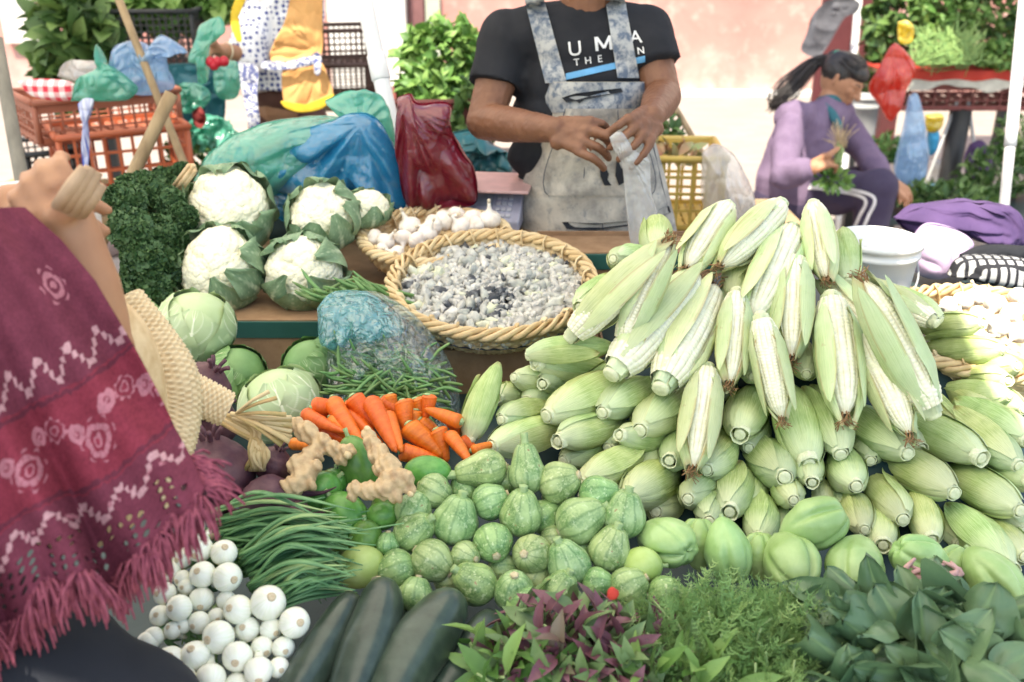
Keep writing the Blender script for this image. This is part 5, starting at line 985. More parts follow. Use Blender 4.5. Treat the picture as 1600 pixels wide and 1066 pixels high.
# crates and heaps between the pole and the man
for i, (x, y, lab) in enumerate([(527, 70, 'upper brown lattice crate behind the yellow apron'), (527, 122, 'lower brown lattice crate behind the yellow apron')]):
    crate('plastic_crate', lab, at(x, y, d=4.4), Rz(14), (.30, .32, .15), MAT['brcrate'], 12, 5, group='plastic crates')
pz = at(527, 150, d=4.4); table('small table holding the brown lattice crates', (pz.x, pz.y), (.5, .5, pz.z), MAT['wood'])
cm_ = at(690, 195, d=3.5); crate('plastic_crate', 'dull red crate under the bushy greens left of the man', cm_, Rz(6), (.32, .36, .22), MAT['mcrate'], 8, 5, group='plastic crates', solid=1)
table('table holding the dull red crate', (cm_.x, cm_.y), (.7, .5, cm_.z-.135), MAT['bcrate'])
clump('leafy_greens', 'bushy pale green herb heap left of the man, upper part', at(690, 90, d=3.5), (.155, .14, .13), 560, .055, MAT['leafg'], 'greens', 'heaps of greens behind', (1, .55), .35, seed=7)
clump('leafy_greens', 'bushy green herb heap left of the man, lower part', at(676, 150, d=3.45), (.135, .14, .12), 420, .055, MAT['leafg'], 'greens', 'heaps of greens behind', (1, .55), .35, seed=8)
clump('leafy_greens', 'darker herb leaves beside the sleeve of the man', at(735, 190, d=3.3), (.07, .1, .14), 220, .05, MAT['leafd'], 'greens', 'heaps of greens behind', (1, .45), .35, seed=9)
film('plastic_bag', 'dark teal plastic bag behind the maroon bag', [(700, 210), (740, 205), (770, 225), (800, 250), (790, 290), (740, 300), (700, 270)], 2.9, .07, M('dark_teal_bag', (.02, .09, .10), (.03, .14, .15), 10, .25), None, .04, 12, 10, group='thin plastic bags')
# big film covers and the knotted bags on the near stall
film('plastic_sheet', 'translucent green plastic sheet over the goods behind the cauliflowers', [(303, 284), (330, 240), (385, 205), (450, 188), (520, 182), (548, 200), (540, 300), (470, 310), (380, 300)], 2.28, .11, MAT['film_green'], ((560, 190), 9, .016), .018, 5, 11, cat='plastic sheet', group='plastic film behind the cauliflowers')
film('plastic_sheet', 'deep blue plastic sheet with knot behind the small cauliflower', [(365, 278), (440, 262), (445, 215), (500, 196), (548, 176), (585, 182), (608, 215), (632, 280), (630, 332), (590, 300), (540, 300), (470, 308), (430, 300)], 2.22, .06, MAT['film_blue'], ((567, 186), 9, .020), .018, 5, 12, cat='plastic sheet', group='plastic film behind the cauliflowers')
film('plastic_sheet', 'blue plastic hanging down between the two back cauliflowers', [(425, 296), (500, 300), (490, 345), (440, 345)], 2.24, .03, MAT['film_blue'], None, .018, 8, 13, cat='plastic sheet', group='plastic film behind the cauliflowers')
film('plastic_bag', 'green plastic tuft spreading behind the white leaning pole', [(508, 158), (548, 142), (590, 148), (612, 185), (620, 260), (600, 270), (570, 205), (530, 180)], 2.30, .04, MAT['film_green'], ((565, 195), 14, .010), .016, 9, 14, group='thin plastic bags')
q = MB(); pz = at(470, 330, Y=2.42); pillow(q, [(320, 292), (370, 240), (450, 205), (540, 200), (615, 235), (630, 330), (620, 420), (320, 420)], 2.42, .11, (20, 60), .02, 9, 15); o = q.obj('covered_sack', MAT['tarp']); tag(o, 'dark bulky sack under the blue and green plastic', 'sack')
film('plastic_bag', 'shiny maroon plastic bag knotted at the top right of the white pole', [(622, 150), (640, 144), (652, 158), (702, 160), (704, 200), (722, 240), (741, 268), (743, 318), (700, 328), (640, 326), (622, 260), (618, 200)], 2.20, .06, MAT['film_red'], ((636, 150), 10, .030), .012, 5, 16, center=(672, 245))
# scale
t = thing('weighing_scale', 'pale digital weighing scale beside the apron', 'scale'); sc_ = at(775, 312, d=2.35); t.matrix_basis = Matrix.Translation(sc_) @ Rz(-8).to_4x4()
q = MB(); V = np.array([(-.10, -.10, -.05), (.07, -.10, -.05), (.07, .09, -.05), (-.10, .09, -.05), (-.10, -.10, -.025), (.07, -.10, -.025), (.07, .0, .022), (-.10, .0, .022), (.07, .09, .022), (-.10, .09, .022)])
q.add(V, [[0, 3, 2, 1], [0, 1, 5, 4], [4, 5, 6, 7], [7, 6, 8, 9], [1, 2, 8, 6, 5], [0, 4, 7, 9, 3], [2, 3, 9, 8]]); q.obj('body', MAT['scale'], t, smooth=False, bevel=.004)
sn = np.array([0, -.46, .89]); 
def on_slope(u, v, e=.002): return np.array([u, -.10+.10*v, -.025+.047*v])+sn*e
q = MB(); q.add([on_slope(-.075, .45), on_slope(-.0, .45), on_slope(-.0, .9), on_slope(-.075, .9)], [[0, 1, 2, 3]]); q.obj('display', MAT['screen'], t, smooth=False)
for i in range(3):
    for j in range(4): q = MB(); c = on_slope(.014+.014*i, .15+.2*j, .002); box(q, c, (.010, .010, .004), np.array(Matrix.Rotation(math.radians(25), 3, 'X'))); q.obj('button', MAT['btn'], t, smooth=False)
q = MB(); box(q, (-.01, .01, .040), (.20, .19, .008)); q.obj('tray', MAT['pinkpan'], t, smooth=False, bevel=.003); q = MB(); lathe(q, [.02, .037], [.02, .02], 12); q.obj('tray_support', MAT['steel'], t)
bb = at(775, 312, d=2.35); box_tray('cardboard box the weighing scale stands on', (bb.x+.0, bb.y, (bb.z-.055)/2+.30), (.34, .3, bb.z-.055-.60), edge=False)
# yellow crate, white sack, bucket, purple cloth
cy = at(1062, 285, d=3.0); crate('plastic_crate', 'yellow lattice crate with wilted leaves behind the man', cy, Rz(-4), (.22, .3, .21), MAT['ycrate'], 5, 4, .009, group='plastic crates')
pz = cy.z-.13; table('table holding the yellow crate', (cy.x+.1, cy.y+.05), (.6, .5, pz), MAT['wood'])
clump('wilted_leaves', 'few wilted pinkish and green leaves over the yellow crate', at(1050, 242, d=2.95), (.09, .06, .03), 36, .05, M('wilted_leaf', (.50, .20, .13), (.30, .36, .14), 12, .6), 'leaves', None, (1, .4), .3)
clump('leafy_greens', 'dark herb clump seen behind the right forearm of the man', at(1040, 215, d=3.3), (.05, .06, .08), 90, .05, MAT['leafd'], 'greens', 'heaps of greens behind', (1, .45), .35, seed=19)
film('sack', 'white translucent sack standing right of the yellow crate', [(1098, 240), (1118, 226), (1145, 240), (1165, 275), (1178, 310), (1175, 350), (1150, 380), (1110, 370), (1098, 310)], 2.75, .10, MAT['film_white'], ((1118, 226), 14, .012), .02, 8, 17, cat='sack')
def bucket(label, c, r, h, mat=None, handle=True):
    t = thing('bucket', label, 'bucket', loc=c); q = MB(); lathe(q, [-h, -h*.55, -h*.2, -h*.19, -h*.14, -h*.13, -.012, -.011, 0, .002, -.004, -h+.01], [r*.80, r*.87, r*.94, r*.99, r*.99, r*.95, r*.97, r*1.03, r*1.03, r*.98, r*.95, r*.78], 56, cap=False); lathe(q, [-h, -h+.004], [r*.79, r*.79], 40); q.obj('body', mat or MAT['bucket'], t)
    if handle: q = MB(); tube(q, curve([(r*1.0*math.cos(a), -r*1.0*abs(math.sin(a))*1.02, -.05-.7*r*abs(math.sin(a))) for a in np.linspace(0, PI, 9)], 24), .0022, 6); q.obj('handle', MAT['steel'], t)
    return t
bc_ = at(1373, 372, d=2.0); bucket('large white plastic bucket in the sun behind the corn', bc_, .088, .17)
bucket('small white bucket with dark content on the ground', at(1473, 254, d=5.6), .048*1.35, .17, handle=False)
q = MB(); box(q, (bc_.x+.02, bc_.y+.04, (bc_.z-.17)/2-.002), (.3, .3, bc_.z-.174)); tag(q.obj('wooden_box', MAT['wood'], smooth=False, bevel=.004), 'rough wooden box the large white bucket stands on', 'box')
_sheet('shawl_bundle', 'dark purple bundled cloth at the right behind the basket', [(1398, 345), (1425, 330), (1480, 318), (1545, 318), (1590, 330), (1598, 375), (1560, 385), (1520, 370), (1480, 360), (1440, 372), (1410, 360)], 2.35, MAT['purple'], .09, crump=.02, folds=((1590, 360), 12, .018), fsc=7, seed=20)
_sheet('lilac_cloth', 'sunlit lilac lining folded below the purple bundle', [(1425, 375), (1450, 352), (1500, 362), (1520, 382), (1500, 400), (1478, 432), (1440, 432), (1424, 410)], 2.2, MAT['lilac'], .06, crump=.02, fsc=7, seed=21)
_sheet('checked_cloth', 'black and white checked cloth at the far right', [(1480, 430), (1500, 405), (1560, 402), (1610, 410), (1620, 450), (1560, 445), (1520, 440)], 2.05, MAT['check'], .05, crump=.012, fsc=7, seed=22)
_sheet('black_cloth', 'black fabric behind the sunlit garlic basket', [(1500, 400), (1540, 385), (1610, 388), (1615, 412), (1560, 410)], 2.12, MAT['black'], .04, crump=.012, fsc=7, seed=23)
q = MB(); pz = at(1520, 425, d=2.25); box(q, (pz.x+.1, pz.y+.05, (pz.z-.05)/2), (.75, .45, pz.z-.05)); tag(q.obj('covered_crate', MAT['tarp'], smooth=False, bevel=.01), 'dark crate under the purple bundle', 'crate')
# right stall: heaped greens on a table with a red cloth
tp = at(1495, 112, d=5.0); tw = .62; zt = tp.z
t = table('herb stall table with red cloth at the upper right', (tp.x+.12, tp.y+.28), (.95, .6, zt), MAT['wood'])
q = MB(); box(q, (0, -.0, zt+.006), (1.0, .64, .008)); P, f, U, V = surf(lambda u, v: (-.50+1.0*u, -.325-.008*np.sin(u*40), zt+.008-v*(.045+.006*np.sin(u*31))), 60, 5); q.add(P, f); q.obj('red_cloth', MAT['red_cloth'], t, smooth=False)
P, f, U, V = surf(lambda u, v: (-.48+.96*u, -.318-.004*np.sin(u*40), zt-.03-v*(.05+.016*np.sin(u*14)+.006*np.sin(u*37))), 60, 5); MB().add(P, f).obj('cream_cloth', MAT['cream'], t)
crate('plastic_crate', 'brown pink crate hanging below the red cloth table', at(1500, 134, d=5.0)+Vector((.1, .28, -.06)), Rz(0), (.84, .5, .13), MAT['mcrate'], 12, 3, group='plastic crates', solid=1)
t = thing('table_stand', 'black folding stand under the herb stall', 'stand'); pz = at(1503, 165, d=5.1); q = MB(); tube(q, [(pz.x, pz.y, zt-.2), (pz.x, pz.y, .0)], .055, 12); q.obj('post', MAT['bcrate'], t)
for sx in (-1, 1): q = MB(); tube(q, [(pz.x+.03*sx, pz.y, pz.z+.02), (pz.x+.24*sx, pz.y-.1, .0)], .009, 6); q.obj('brace', MAT['steel'], t)
for i, (x, y, d, r, n, sz, mt, lab) in enumerate([(1560, 30, 5.1, (.34, .2, .24), 900, .07, 'leafd', 'big dark heap of herbs at the upper right corner'), (1410, 30, 5.2, (.17, .18, .27), 520, .075, 'leafd', 'dark leafy herbs hanging left of the grassy bunch'), (1375, 80, 5.3, (.09, .12, .24), 260, .075, 'leafd', 'narrow column of dark leaves beside the white pole'), (1480, 15, 5.0, (.20, .15, .14), 380, .05, 'leafg', 'finer green herbs at the middle of the heap'), (1570, 85, 4.95, (.20, .12, .08), 420, .04, 'leafg', 'fine bright herbs along the red cloth')]):
    clump('herb_heap', lab, at(x, y, d=d), r, n, sz, MAT[mt], 'greens', 'heaps of greens behind', (1, .45), .35, seed=30+i)
t = thing('grassy_bunch', 'bunch of grassy onion leaves lying on the red cloth', 'greens', 'heaps of greens behind'); q = MB()
for i in range(420):
    e = np.array(list(at(1425+110*rng.random(), 50+40*rng.random(), d=4.9))); b0 = np.array(list(at(1425+95*rng.random(), 92+10*rng.random(), d=4.82))); tube(q, curve([b0, (b0+e)/2+rng.normal(size=3)*.03, e+rng.normal(size=3)*.04], 6), .0024, 4, rng.random())
q.obj('leaves', MAT['leaff'], t)
_sheet('yellow_bag', 'yellow plastic packet among the hanging herbs', [(1403, 35), (1418, 32), (1428, 45), (1424, 66), (1405, 66)], 4.55, MAT['film_yellow'], .03, 'plastic bag')
film('plastic_bag', 'red orange plastic bag hanging from the corner of the herb stall', [(1392, 72), (1402, 68), (1425, 92), (1430, 110), (1412, 150), (1392, 190), (1372, 160), (1358, 140), (1372, 108)], 4.4, .035, MAT['film_orange'], ((1400, 70), 12, .012), .014, 8, 24)
film('plastic_bag', 'long blue mesh bag hanging under the herb stall', [(1420, 150), (1434, 148), (1446, 200), (1449, 260), (1436, 292), (1410, 285), (1398, 262), (1410, 205)], 4.35, .04, MAT['film_sky'], ((1428, 150), 14, .012), .016, 9, 25)
film('plastic_bag', 'small yellow bag tied over a blue cup in the shade', [(1446, 180), (1470, 178), (1474, 192), (1464, 206), (1448, 204)], 4.7, .035, MAT['film_yellow'], None, .016, 9, 26)
_sheet('blue_cup', 'small bright blue cloth pouch below the yellow bag', [(1449, 204), (1466, 204), (1464, 232), (1452, 242)], 4.72, M('blue_pouch', (.05, .36, .62), rough=.6), .03, 'pouch', crump=.003)
_sheet('hung_towel', 'dark grey towel hanging over a line by the wall', [(1292, 2), (1318, -4), (1342, 4), (1338, 20), (1320, 28), (1306, 50), (1292, 74), (1276, 90), (1252, 78), (1262, 50), (1272, 22)], 5.7, MAT['towel'], .008, 'towel', crump=.03, fsc=5)
q = MB(); pz = at(1318, 52, d=5.9); box(q, (pz.x, pz.y, pz.z/2+.2), (.30, .04, pz.z+.4)); box(q, (pz.x, pz.y-.0, pz.z+.42), (.34, .06, .03)); tag(q.obj('maroon_board', M('maroon_board', (.12, .03, .035), (.10, .025, .03), 5, .6), smooth=False, bevel=.004), 'upright maroon board behind the seated woman', 'board')
q = MB(); pz = at(1386, 185, d=4.9); box(q, (pz.x, pz.y, pz.z/2+.08), (.085, .05, pz.z+.16)); tag(q.obj('timber_post', M('dark_red_wood', (.13, .03, .03), (.10, .03, .03), 5, .6), smooth=False, bevel=.004), 'dark red upright timber behind the red orange bag', 'post')
bucket('dented grey metal pail beside the red orange bag', at(1350, 150, d=5.1), .10, .30, MAT['steel'], handle=False)
for i, (x, y, d, r, n, sz, mt, lab) in enumerate([(1385, 235, 4.6, (.11, .1, .06), 200, .05, 'leafg', 'herbs right of the knee of the seated woman'), (1470, 310, 4.3, (.24, .16, .06), 480, .055, 'leafd', 'flat pile of stripped green leaves the woman works on'), (1560, 270, 4.5, (.18, .14, .11), 380, .055, 'leafd', 'heap of dark stems near the steel tube'), (1590, 215, 4.7, (.10, .1, .14), 180, .05, 'leafd', 'dark leaves at the right edge behind the steel tube')]):
    clump('cut_greens', lab, at(x, y, d=d), r, n, sz, MAT[mt], 'greens', 'heaps of greens behind', (1, .35), .3, seed=40+i, stems=24)
lt = at(1480, 328, d=4.35); table('low board the seated woman strips leaves on', (lt.x+.15, lt.y+.15), (1.0, .6, lt.z), MAT['tarp'])
_sheet('purple_bag', 'purple bag on the ground under the herb stall', [(1518, 225), (1535, 220), (1548, 245), (1540, 280), (1515, 285), (1508, 255)], 5.0, MAT['purple'], .07, 'bag', crump=.02, seed=27)
q = MB(); pts = [at(1428, 296, d=4.28), at(1468, 287, d=4.28)]; tube(q, pts, .006, 6); tag(q.obj('light_blue_handle', M('sky_plastic', (.25, .5, .6), rough=.4)), 'light blue plastic handle lying on the stripped leaves', 'handle')
# ================================================================== people
def ease(V, ax, a, b): return np.clip((V[:, ax]-a)/(b-a), 0, 1)
def hand(mb, wrist, knuck, palm_n, fingers, w=.082, scale=1., thumb=None):
    """palm from the wrist to the knuckles; fingers: lists of bend points or (curl list); built from tapered capsules"""
    wv = Vector(wrist); k = Vector(knuck); y = (k-wv).normalized(); n = Vector(palm_n); n = (n-y*n.dot(y)).normalized(); x = y.cross(n); L = (k-wv).length
    for s in (-.36, -.12, .12, .36): cap(mb, wv+y*L*.12+x*w*s*.62, .0135*scale, k+x*w*s, .0115*scale)
    cap(mb, wv+x*w*-.1, .017*scale, k.lerp(wv, .35), .016*scale)
    for i, (s, ln, curls) in enumerate(fingers):
        p = k+x*w*s; d = y.copy()+x*s*.25; d.normalize(); r = .0098*scale*(1-.06*abs(i-1))
        for j, (c, fl) in enumerate(zip(curls, (.45, .31, .24))):
            d = (Matrix.Rotation(math.radians(c), 3, x) @ d).normalized(); q = p+d*ln*fl; cap(mb, p, r*(1.03-.08*j), q, r*(.96-.09*j)); p = q
    if thumb:
        p = wv+x*w*thumb[0]*.3+y*L*.22; pts = [p]+[Vector(q) for q in thumb[1]]; rs = [.016, .0135, .0115, .0095]
        for j in range(len(pts)-1): cap(mb, pts[j], rs[j]*scale, pts[j+1], rs[j+1]*scale)
def head(mb, c, R, s=1., nose=True):
    """skull, jaw, nose, lips, ears; R: columns x right, y forward (face), z up"""
    R = np.array(R); T = lambda x, y, z: Vector(np.array(list(c))+R@(np.array([x, y, z])*s))
    blob(mb, c, (.075*s, .095*s, .098*s), (18, 24), 0, R=R); blob(mb, T(0, .028, -.045), (.055*s, .062*s, .07*s), (16, 20), 0, R=R)
    cap(mb, T(0, .06, -.098), .020*s, T(0, .03, -.085), .035*s)
    cap(mb, T(0, .092, .012), .008*s, T(0, .112, -.022), .013*s); cap(mb, T(.010, .1, -.024), .0085*s, T(-.010, .1, -.024), .0085*s)
    for sx in (-1, 1):
        cap(mb, T(.035*sx, .068, -.012), .022*s, T(.02*sx, .078, -.03), .018*s); cap(mb, T(.018*sx, .086, .018), .010*s, T(.045*sx, .072, .016), .010*s); cap(mb, T(.076*sx, -.005, .012), .011*s, T(.073*sx, .0, -.02), .009*s)
    cap(mb, T(-.018, .092, -.052), .007*s, T(.018, .092, -.052), .007*s); cap(mb, T(-.014, .09, -.064), .0075*s, T(.014, .09, -.064), .0075*s)
    return T
# ---- the man in the black shirt and denim apron
def man():
    t = thing('person', 'standing vendor in black shirt and bleached denim apron opening a clear bag', 'person'); Yc = 2.36
    A = lambda x, y, Y=Yc: at(x, y, Y=Y)
    b = MB(); sh = [A(792, 62), A(1008, 52)]; hip = Vector((A(906, 300).x, Yc, .88)); X0 = hip.x
    eL = A(757, 190, 2.27); wL = A(868, 203, 2.06); kL = A(912, 212, 2.03); eR = A(1036, 150, 2.27); wR = A(1018, 182, 2.07); kR = A(999, 205, 2.01)
    for z, rx, ry in ((.9, .155, .105), (1.0, .145, .10), (1.12, .145, .10), (1.25, .155, .10), (1.34, .13, .085)): blob(b, (X0, Yc, z), (rx, ry, .10), (14, 20), 0)
    nk = Vector((X0, Yc, 1.42)); cap(b, nk, .062, nk+Vector((0, -.01, .09)), .056); T = head(b, (X0+.0, Yc-.03, 1.62), np.eye(3)@np.diag([-1, -1, 1]))
    for s, e, w_, sg in ((sh[0], eL, wL, 1), (sh[1], eR, wR, -1)):
        cap(b, s+Vector((0, 0, -.01)), .055, e, .042); cap(b, e, .043, e.lerp(w_, .35), .041); cap(b, e.lerp(w_, .35), .041, w_, .027)
    for sx in (-1, 1): cap(b, hip+Vector((.08*sx, 0, 0)), .085, Vector((X0+.09*sx, Yc, .47)), .06); cap(b, Vector((X0+.09*sx, Yc, .47)), .058, Vector((X0+.09*sx, Yc+.02, .09)), .04); cap(b, Vector((X0+.09*sx, Yc+.04, .05)), .04, Vector((X0+.10*sx, Yc-.13, .035)), .034)
    pinch = A(958, 212, 1.985)
    hand(b, wL, kL, (.1, .78, -.55), [(-.42, .074, (14, 34, 25)), (-.14, .082, (20, 38, 28)), (.14, .080, (26, 42, 30)), (.42, .066, (32, 46, 30))], .090, 1.04, (-1, [A(902, 198, 2.05), A(928, 205, 2.035), A(950, 212, 2.01)]))
    hand(b, wR, kR, (-.35, .78, -.45), [(-.42, .064, (32, 46, 30)), (-.14, .076, (26, 42, 30)), (.14, .078, (20, 38, 28)), (.42, .070, (14, 34, 25))], .086, 1.02, (1, [A(1002, 192, 2.03), A(988, 204, 2.02), A(975, 213, 1.995)]))
    organic(b, 'body', MAT['skin'], t, .0034, 2, disp=lambda V: .0008*fbm(V*110, 2, 3))
    # shirt
    s_ = MB()
    for z, rx, ry in ((.93, .170, .118), (1.0, .172, .114), (1.1, .174, .114), (1.2, .174, .114), (1.28, .170, .112), (1.35, .155, .098)): blob(s_, (X0, Yc, z), (rx, ry, .095), (16, 24), 0)
    cap(s_, sh[0]+Vector((.03, 0, 0)), .068, Vector((X0, Yc, 1.40)), .07); cap(s_, sh[1]+Vector((-.03, 0, 0)), .068, Vector((X0, Yc, 1.40)), .07)
    for s, e, k in ((sh[0], eL, .58), (sh[1], eR, .55)): cap(s_, s, .066, s.lerp(e, .1), .068); cone(s_, s, .066, s.lerp(e, k), .066)
    shirt = organic(s_, 'shirt', MAT['black'], t, .007, 3, .011, 9, wmask=lambda V: .5+.5*np.clip((1.36-V[:, 2])*5, 0, 1))
    # trousers
    p_ = MB(); blob(p_, hip, (.168, .12, .12), (16, 20), 0)
    for sx in (-1, 1): cap(p_, hip+Vector((.08*sx, 0, -.02)), .095, Vector((X0+.09*sx, Yc, .47)), .073); cone(p_, Vector((X0+.09*sx, Yc, .47)), .073, Vector((X0+.09*sx, Yc+.02, .10)), .062)
    organic(p_, 'trousers', MAT['trouser'], t, .009, 3, .008, 8); q = MB()
    for sx in (-1, 1): blob(q, (X0+.095*sx, Yc-.06, .04), (.05, .13, .042), (12, 18), 0)
    q.obj('shoes', MAT['hole'], t); q = MB(); blob(q, T(0, -.018, .03), (.084, .094, .082), (16, 20), .03); q.obj('hair', MAT['hair'], t)
    # apron cut to rows of the picture: y, left x, right x, distance
    rowsA = [(128, 852, 1012, 2.215), (150, 852, 1012, 2.212), (175, 853, 1013, 2.208), (200, 850, 1018, 2.205), (235, 838, 1028, 2.20), (270, 822, 1038, 2.198), (305, 808, 1046, 2.196), (340, 802, 1054, 2.196), (385, 800, 1062, 2.198), (440, 800, 1066, 2.20), (520, 802, 1066, 2.21)]
    ys = [r[0] for r in rowsA]
    def apt(u, y, e=0.):
        xl = np.interp(y, ys, [r[1] for r in rowsA]); xr = np.interp(y, ys, [r[2] for r in rowsA]); Yr = np.interp(y, ys, [r[3] for r in rowsA]); x = xl+(xr-xl)*u
        Yv = Yr+.075*(2*u-1)**4*np.clip((y-60)/200, .45, 1)+.03*(2*u-1)**2+.006*np.sin(u*13+y*.02)*np.clip((y-180)/150, 0, 1)+.003*np.sin(y*.11+u*8)-e
        p = at(x, y, Y=Yv); return p
    def patch(q, u0, u1, y0, y1, e, nu=30, nv=30, warp=None):
        V = []
        for i in range(nu):
            for j in range(nv):
                u = u0+(u1-u0)*i/(nu-1); y = y0+(y1-y0)*j/(nv-1)
                if warp: u, y = warp(u, y, i/(nu-1), j/(nv-1))
                V.append(list(apt(u, y, e)))
        return q.add(V, gridf(nu, nv))
    ap = MB(); patch(ap, 0, 1, 128, 520, .0, 60, 110); patch(ap, 0, 1, 128, 520, -.003, 60, 110); ao = ap.obj('apron', MAT['denim'], t)
    q = MB(); patch(q, 0, 1, 129, 176, .0015, 40, 16, lambda u, y, a, b_: (u, y)); q.obj('bib_band', MAT['denim2'], t)
    def seam(pts, r=.0011):
        tube(q, curve([apt(u, y, .0025) for u, y in pts], 24), r, 5)
    q = MB(); patch(q, .19, .88, 170, 306, .004, 26, 26); q.obj('chest_pocket', MAT['denim'], ao)
    q = MB(); seam([(.19, 170), (.20, 306), (.88, 306), (.88, 168)]); seam([(.42, 166), (.43, 306)]); seam([(.70, 164), (.70, 306)]); seam([(0.03, 132), (.97, 132)]); seam([(.02, 130), (.02, 176), (.03, 240), (.03, 330), (.02, 385)]); seam([(.98, 130), (.98, 176), (.97, 240), (.97, 330)]); seam([(.55, 350), (.55, 420)]); seam([(.05, 366), (.5, 362), (.95, 350)]); seam([(.2, 177), (.88, 171)]); seam([(.04, 128.5), (.98, 128.5)]); q.obj('stitching', MAT['seam'], ao)
    def hole(pts, e=.0075):  # flat near-black patch laid over the cloth to stand for an opening
        P = [list(apt(u, y, e)) for u, y in pts]; c = np.mean(P, 0); n_ = len(P); hq = MB(); hq.add(P+[list(c)], [[i, (i+1) % n_, n_] for i in range(n_)]); hq.obj('torn_opening', MAT['hole'], ao, smooth=False)
    hq = MB(); hole([(.16, 153), (.3, 146), (.55, 141), (.74, 138), (.76, 144), (.55, 150), (.38, 156), (.33, 162), (.30, 158), (.2, 160)], .007); hole([(.53, 262), (.57, 260), (.60, 272), (.59, 282), (.62, 290), (.57, 290), (.54, 276)]); hole([(.66, 245), (.69, 262), (.73, 270), (.72, 284), (.67, 290), (.645, 275)])
    for k in range(1): hole([(.30, 347), (.5, 351), (.75, 345), (.93, 326), (.98, 322), (.985, 332), (.9, 340), (.7, 353), (.5, 360), (.33, 358)], .006)
    pass
    # straps: over the chest onto the shoulders, laid on the shirt
    dg = bpy.context.evaluated_depsgraph_get(); bv = BVHTree.FromObject(shirt, dg)
    def onshirt(x, y, e=.004):
        o = Vector((0, 0, CAM_Z)); d = (at(x, y, d=1)-o).normalized(); h = bv.ray_cast(o, d); return (h[0]-d*e) if h[0] else at(x, y, Y=Yc-.1)
    q = MB()
    for (x0, y0, x1, y1, w_) in ((869, 130, 826, -34, 34), (982, 122, 956, -30, 34)):
        V = []; n1 = 40
        for i in range(n1):
            k = i/(n1-1); 
            for j in range(6): xx = x0+(x1-x0)*k+(j/5-.5)*w_*(1-.12*k); V.append(list(onshirt(xx, y0+(y1-y0)*k, .006+.001*math.sin(j))))
        for i in range(1): pass
        q.add(V, gridf(n1, 6))
    q.obj('straps', MAT['denim2'], t)
    # print on the chest
    def text(s, x, y, h, rot, mat, nm, wd=1.):
        cu = bpy.data.curves.new('t', 'FONT'); cu.body = s; cu.size = 1; cu.resolution_u = 3; cu.offset = .006; o = bpy.data.objects.new('t', cu); COL.objects.link(o); dg = bpy.context.evaluated_depsgraph_get(); me = bpy.data.meshes.new_from_object(o.evaluated_get(dg)); bpy.data.objects.remove(o)
        bm = bmesh.new(); bm.from_mesh(me); bmesh.ops.triangulate(bm, faces=bm.faces); bmesh.ops.subdivide_edges(bm, edges=bm.edges, cuts=3, use_grid_fill=True); bm.to_mesh(me); bm.free()
        V = np.array([list(v.co) for v in me.vertices]); cr, sr = math.cos(math.radians(rot)), math.sin(math.radians(rot)); W = []
        for vx, vy, _ in V: dx = vx*h*1.4*wd; dy = vy*h*1.4; W.append(list(onshirt(x+dx*cr-dy*sr, y-(dx*sr+dy*cr), .003)))
        me.vertices.foreach_set('co', np.array(W).ravel()); me.materials.append(mat); me.update(); o = bpy.data.objects.new(nm, me); COL.objects.link(o); o.parent = shirt; return o
    def letter_m():
        q = MB()
        for a, b_, w_ in (((933, 80), (931, 58), 4.6), ((955, 77.5), (953, 55.5), 4.6), ((932, 58.5), (944, 75), 4.2), ((944, 75), (952.5, 56.5), 4.2)):
            L = math.hypot(b_[0]-a[0], b_[1]-a[1]); nx, ny = -(b_[1]-a[1])/L, (b_[0]-a[0])/L; V = []
            for i in range(10):
                for j in range(3): k = i/9; V.append(list(onshirt(a[0]+(b_[0]-a[0])*k+nx*(j-1)*w_/2, a[1]+(b_[1]-a[1])*k+ny*(j-1)*w_/2, .003+.0004*(w_ < 4.5))))
            q.add(V, gridf(10, 3))
        q.obj('chest_print', MAT['white_print'], shirt)
    text('U', 888, 88, 23, 6, MAT['white_print'], 'chest_print'); letter_m(); text('A', 985, 68, 20, 6, MAT['white_print'], 'chest_print')
    text('T', 897, 103, 11, 7, MAT['white_print'], 'chest_print'); text('H', 914, 100.5, 11, 7, MAT['white_print'], 'chest_print'); text('E', 934, 97.5, 11, 7, MAT['white_print'], 'chest_print'); text('I', 962, 93, 11, 7, MAT['white_print'], 'chest_print'); text('N', 996, 85, 11, 8, MAT['white_print'], 'chest_print')
    q = MB(); V = []
    for i in range(30):
        for j in range(4): x = 884+124*i/29; y = 120-(x-884)*.225+(j/3-.5)*10; V.append(list(onshirt(x, y, .0025)))
    q.add(V, gridf(30, 4)); V = []; q.obj('blue_bar', MAT['blue_print'], shirt)
    return A
A = man()
film('plastic_bag', 'clear whitish plastic bag strip held open by the standing vendor', [(952, 214), (963, 206), (974, 208), (992, 234), (1014, 250), (1018, 300), (1032, 350), (1030, 388), (990, 388), (978, 320), (972, 260), (958, 232)], 1.985, .012, MAT['film_white'], ((965, 212), 18, .006), .007, 11, 31, center=(992, 270))
